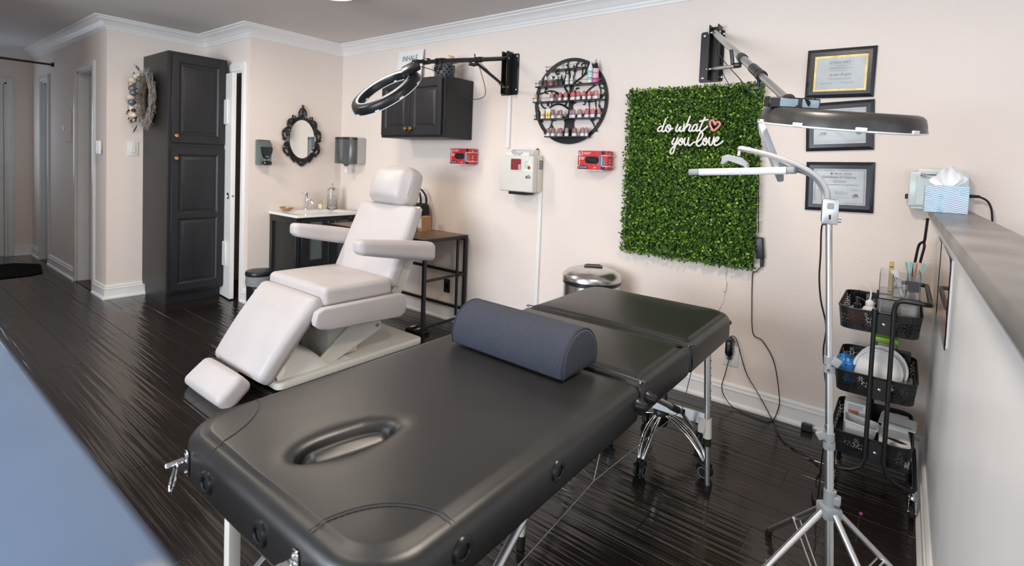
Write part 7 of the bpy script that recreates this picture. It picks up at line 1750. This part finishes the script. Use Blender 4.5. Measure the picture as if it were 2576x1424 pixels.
STK = [(-.012, -.14, .05, (.22, .48, .44), 'teal'), (-.006, -.05, -.02, (.24, .50, .46), 'teal'), (.002, .01, .03, (.42, .36, .34), 'taupe'), (.006, .05, -.04, (.68, .48, .16), 'gold'), (.010, .10, .02, (.62, .42, .38), 'blush'), (.014, .20, -.03, (.20, .46, .42), 'teal'), (-.002, -.02, .06, (.50, .14, .06), 'rust')]
for i, (dx, tl, ty, c, cn) in enumerate(STK):
    M = MX((4.688+dx*.6, -.30+.005*i, zq+.001), ey=tl, ex=ty); bm = newbm(); Ls = .135 if cn != 'rust' else .10
    box(bm, -.0028, .0028, -.001, .001, 0, Ls*.72, .0005, 1, M=M); prism(bm, [(-.0028, 0), (.0028, 0), (.0052, Ls*.14), (.0050, Ls*.26), (.003, Ls*.28), (-.003, Ls*.28), (-.005, Ls*.26), (-.0052, Ls*.14)], (M @ V((0, -.001, Ls*.72)), M.to_3x3() @ V((1, 0, 0)), M.to_3x3() @ V((0, 0, 1)), M.to_3x3() @ V((0, 1, 0))), .002)
    lb = {0: 'leftmost teal brow razor standing in the acrylic organizer', 1: 'second teal brow razor from the left in the acrylic organizer', 2: 'taupe brow razor in the acrylic organizer', 3: 'gold brow razor in the acrylic organizer', 4: 'blush pink brow razor in the acrylic organizer', 5: 'rightmost teal brow razor standing in the acrylic organizer', 6: 'short rust-coloured stick in the acrylic organizer'}[i]
    single('brow_razor', bm, mat('razor_plastic_%d' % i, c, .35), lb, 'razor', 'brow razors in the organizer')
bm = newbm(); box(bm, ox1-.043, ox1-.004, oy0+.0585, oy0+.0597, zq+.03, zq+.072); obj('dark_sticker', bm, mat('smoke_sticker', (.05, .05, .052), .4), AO)
# amber pump bottle
PBt = thing('pump_bottle', (4.503, -.475, zt), 'amber pump bottle with a black head on the cart', 'bottle')
m_amber = mat('amber_plastic', (.30, .055, .02), .18, coat=.4, var=(6, .05)); bx_, by_ = 4.505, -.472
bm = newbm(); lathe(bm, [(0, 0), (.026, 0), (.028, .004), (.028, .055), (.024, .068), (.012, .075), (0, .075)], (bx_, by_, zt), n=26); obj('bottle_body', bm, m_amber, PBt)
bm = newbm(); lathe(bm, [(.0125, .073), (.0135, .075), (.0135, .096), (.006, .098), (.005, .115), (.0075, .116), (.0075, .124), (0, .125)], (bx_, by_, zt), n=20); tube(bm, [(bx_, by_, zt+.120), (bx_+.016, by_-.004, zt+.119), (bx_+.026, by_-.006, zt+.112)], .0036, 8, k=3); obj('pump_head', bm, m_blackplas, PBt)
# wash bottle with bent nozzle
WB = thing('wash_bottle', (4.55, -.40, zt), 'translucent white wash bottle with a bent spout on the cart', 'bottle'); wx, wy = 4.546, -.405
m_lucent = mat('milky_plastic', (.78, .78, .77), .4, var=(6, .02))
bm = newbm(); lathe(bm, [(0, 0), (.027, 0), (.029, .004), (.029, .060), (.022, .074), (.013, .080), (0, .080)], (wx, wy, zt), n=26); obj('bottle_body', bm, m_lucent, WB)
bm = newbm(); lathe(bm, [(.0155, .078), (.0165, .080), (.0165, .098), (.010, .104), (.005, .108), (0, .108)], (wx, wy, zt), n=22); obj('screw_cap', bm, m_lucent, WB)
bm = newbm(); tube(bm, [(wx, wy, zt+.105), (wx+.002, wy, zt+.135), (wx-.004, wy, zt+.155), (wx-.022, wy, zt+.168), (wx-.038, wy, zt+.174)], [.0042]*4*4+[.0030]*1 if False else .0036, 8, k=4); obj('bent_spout', bm, m_lucent, WB)
# cup of black bristle brushes
CB = thing('brush_cup', (4.495, -.27, zt), 'clear cup packed with black lash brushes on the cart', 'cup'); ux, uy = 4.497, -.285
bm = newbm(); lathe(bm, [(0, 0), (.034, 0), (.036, .09), (.034, .09), (.032, .003), (0, .003)], (ux, uy, zt), n=26); obj('cup', bm, m_glass, CB)
bm = newbm()
for i in range(60):
    a = rng.uniform(0, 2*PI); r = .027*math.sqrt(rng.random()); p0 = V((ux+r*math.cos(a), uy+r*math.sin(a), zt+.006)); p1 = p0 + V((rng.uniform(-.004, .004), rng.uniform(-.004, .004), rng.uniform(.095, .112)))
    tube(bm, [p0, p1], .0021, 5)
o = obj('lash_brushes', bm, m_blackplas, CB); o['kind'] = 'stuff'
bm = newbm(); lathe(bm, [(0, 0), (.033, 0), (.035, .07), (.0335, .07), (.031, .003), (0, .003)], (4.548, -.265, zt), n=24); single('clear_cup', bm, m_glass, 'empty clear cup behind the wash bottle on the cart', 'cup')
bm = newbm(); lathe(bm, [(0, 0), (.021, 0), (.022, .002), (.022, .034), (.0235, .036), (.0235, .052), (.021, .055), (0, .055)], (4.672, -.497, zt), n=26); single('cream_jar', bm, m_blackgloss, 'small glossy black jar in front of the acrylic organizer', 'jar')
def fold(name, label, cat, m, pts, th=.0012):
    bm = newbm(); n = len(pts)
    a = [bm.verts.new(p) for p in pts]; bm.faces.new(a); bmesh.ops.solidify(bm, geom=bm.faces[:], thickness=th); return single(name, bm, m, label, cat)
fold('face_mask', 'pale blue face mask tucked in the top cart tier', 'mask', mat('pale_blue_nonwoven', (.42, .62, .72), .8), [(4.452, -.46, zt+.004), (4.50, -.43, zt+.004), (4.505, -.405, zt+.088), (4.468, -.42, zt+.062)])
fold('paper_sheet', 'white paper sheet at the left of the top cart tier', 'paper', m_paper, [(4.446, -.49, zt+.004), (4.470, -.505, zt+.004), (4.466, -.49, zt+.060), (4.444, -.47, zt+.088)])
SW = thing('swab_bundle', (4.558, -.47, zt), 'bundle of cotton swabs beside the acrylic organizer', 'cotton swabs')
for i in range(7):
    p0 = V((4.553+rng.uniform(-.004, .008), -.465+rng.uniform(-.008, .008), zt+.004)); p1 = p0+V((rng.uniform(-.006, .006), rng.uniform(-.008, .004), .075+rng.uniform(-.006, .006)))
    bm = newbm(); tube(bm, [p0, p1], .0011, 5); sphere(bm, p1, (.0032, .0032, .0062), 8, 6); obj('swab', bm, m_white, SW)

# ---- middle tier
zm = BZ[1][0]+.0006
for i, (dy, rr_, mm, lab) in enumerate(((-.435, .088, m_white, 'white round lid leaning at the front of the middle cart tier'), (-.405, .093, m_lucent, 'clear-rimmed round lid behind the white lid on the cart'))):
    bm = newbm(); M = MX((4.590+.012*i, dy, zm+rr_*.92+.004), ex=PI/2-.22)
    lathe(bm, [(0, .002), (rr_*.86, .002), (rr_*.9, .006), (rr_*.98, .006), (rr_, .004), (rr_, -.004), (rr_*.96, -.005), (rr_*.86, -.001), (0, -.001)], n=44, M=M); lo = min(v.co.z for v in bm.verts)
    for v in bm.verts: v.co.z += zm-lo+.0005
    single('round_tray', bm, mm, lab, 'tray', 'round lids on the cart')
m_blue = mat('blue_film', (.03, .22, .56), .3, var=(20, .25), bump=(30, .5, .01))
bm = newbm(); vs = cushion(bm, (.036, .05, .048), .02, (.006, .006, .012), (5, 5, 5), M=MX((4.478, -.40, zm+.052)))
for v in vs: v.co += V((rng.uniform(-.005, .005), rng.uniform(-.005, .005), rng.uniform(-.006, .010) if v.co.z > zm+.03 else 0))
single('blue_bag', bm, m_blue, 'crumpled bright blue plastic bag on the middle cart tier', 'bag')
GC = thing('green_container', (4.60, -.23, zm), 'clear tub with a lime green lid on the cart', 'container')
bm = newbm(); shell(bm, 4.556, 4.652, -.275, -.175, zm, zm+.165, .002); obj('tub', bm, m_acryl, GC)
bm = newbm(); box(bm, 4.552, 4.656, -.279, -.171, zm+.1655, zm+.190, .006, 2); obj('lid', bm, mat('lime_plastic', (.30, .62, .03), .35), GC)
BX = thing('black_box', (4.68, -.29, zm), 'black product box with white lettering on the middle cart tier', 'box')
bm = newbm(); box(bm, 4.640, 4.700, -.345, -.295, zm, zm+.155, .001, 1); obj('carton', bm, m_blackplas, BX)
text('print', 'veil', .017, ((4.670, -.3456, zm+.125), (1, 0, 0), (0, 0, 1), (0, -1, 0)), m_white, BX)
CDt = thing('drawer_tray', (4.69, -.42, zm), 'clear drawer tray at the right of the middle cart tier', 'tray')
bm = newbm(); shell(bm, 4.668, 4.712, -.49, -.36, zm, zm+.065, .002, True); box(bm, 4.67, 4.71, -.488, -.362, zm+.03, zm+.0325); obj('case', bm, m_acryl, CDt)
bm = newbm(); box(bm, 4.674, 4.706, -.48, -.38, zm+.004, zm+.022, .002, 1); obj('dark_packets', bm, MATS['charcoal_foil'], CDt)
# ---- bottom tier
zl = BZ[2][0]+.0006
PC = thing('pink_carton', (4.51, -.30, zl), 'white carton with pink and orange print on the bottom cart tier', 'box')
bm = newbm(); box(bm, 4.475, 4.560, -.335, -.275, zl, zl+.150, .001, 1); obj('carton', bm, m_paper, PC)
bm = newbm(); box(bm, 4.49, 4.53, -.3358, -.335, zl+.095, zl+.118); obj('print_block', bm, mat('orange_wash_print', (.72, .30, .16), .5), PC)
for i in range(3): bm = newbm(); box(bm, 4.49, 4.545, -.3358, -.335, zl+.123+.007*i, zl+.1255+.007*i); obj('print_line', bm, m_inkgrey, PC)
TU = thing('plastic_tub', (4.53, -.43, zl), 'frosted plastic tub tilted in the bottom cart tier', 'tub')
bm = newbm(); rings = []
for hw_, hh_, z in ((.046, .030, 0), (.058, .042, .105), (.062, .046, .106), (.062, .046, .112), (.056, .040, .110), (.044, .028, .004)):
    rings.append([bm.verts.new(MX((4.535, -.43, zl+.004), ey=.10) @ V((p[0], p[1], z))) for p in rrect(hw_, hh_, .012, 4)])
for A, B_ in zip(rings, rings[1:]):
    for j in range(len(A)): bm.faces.new((A[j], A[(j+1) % len(A)], B_[(j+1) % len(A)], B_[j]))
bm.faces.new(rings[0][::-1]); bm.faces.new(rings[-1]); obj('tub', bm, m_lucent, TU)
bm = newbm(); box(bm, 4.512, 4.555, -.445, -.415, zl+.012, zl+.05, .004, 1); obj('cotton_pads', bm, m_white, TU)
bm = newbm(); box(bm, -.055, .055, -.065, .065, 0, .010, .003, 1, M=MX((4.662, -.40, zl+.068), ex=.10, ez=.05)); ct2 = thing('open_carton', (4.66, -.40, zl), 'white torn-open carton on the bottom cart tier', 'box'); obj('carton', bm, m_paper, ct2)
bm = newbm(); prism(bm, [(-.045, -.012), (-.01, -.02), (.02, -.03), (.045, -.022), (.03, -.012), (.0, -.004), (-.03, -.004)], (MX((4.662, -.40, zl+.0786), ex=.10, ez=.05) @ V((0, -.02, .0)), (1, 0, 0), (0, .99, .10), (0, -.1, .99)), .0006); obj('torn_opening', bm, m_thresh, ct2)
bm = newbm(); tube(bm, [MX((4.662, -.40, zl+.0788), ex=.10, ez=.05) @ V((.033*math.cos(PI*i/12), .012+.03*math.sin(PI*i/12), 0)) for i in range(13)], .0006, 4); obj('arch_print', bm, MATS['orange_wash_print'], ct2)
bm = newbm(); box(bm, -.065, .065, -.045, .045, 0, .006, .002, 1, M=MX((4.672, -.315, zl+.105), ex=.16, ez=-.10)); pk = thing('sealed_pouch', (4.67, -.31, zl), 'clear sealed pouch with a green stripe on the bottom cart tier', 'pouch'); obj('pouch', bm, m_lucent, pk)
bm = newbm(); box(bm, -.05, .05, -.030, -.026, .006, .0068, M=MX((4.672, -.315, zl+.105), ex=.16, ez=-.10)); obj('green_stripe', bm, mat('green_print', (.05, .28, .18), .5), pk)
bm = newbm(); box(bm, 4.615, 4.710, -.35, -.20, zl, zl+.10, .003, 1); single('supply_carton', bm, m_paper, 'plain white carton at the back of the bottom cart tier', 'box')
bm = newbm(); vs = cushion(bm, (.045, .045, .028), .014, (.004, .004, .01), (5, 5, 3), M=MX((4.668, -.475, zl+.032)))
for v in vs: v.co += V((rng.uniform(-.003, .003), rng.uniform(-.003, .003), rng.uniform(-.004, .006) if v.co.z > zl+.02 else 0))
single('white_pouch', bm, m_film, 'crumpled clear bag of supplies at the front of bottom tier', 'bag')
# black strap loop hanging above the cart handle
SLp = thing('strap_loop', (4.71, -.14, .868), 'black strap loop hanging between the ledge and the cart handle', 'strap')
bm = newbm(); tube(bm, [(4.727, -.14, 1.157), (4.7255, -.142, 1.12), (4.722, -.146, 1.06), (4.718, -.15, 1.045)], .0058, 8, k=4); tube(bm, [(4.712, -.14, 1.150), (4.735, -.14, 1.150)], .0012, 6); obj('strap_top', bm, m_blackgloss, SLp)
bm = newbm(); tube(bm, [(4.718, -.15, 1.05), (4.703, -.145, 1.032), (4.694, -.14, .96), (4.685, -.14, .89), (4.694, -.15, .868), (4.704, -.15, .90), (4.715, -.15, .98), (4.7225, -.15, 1.03), (4.718, -.15, 1.05)], .0056, 8, k=5); obj('strap_loop_body', bm, m_blackgloss, SLp)
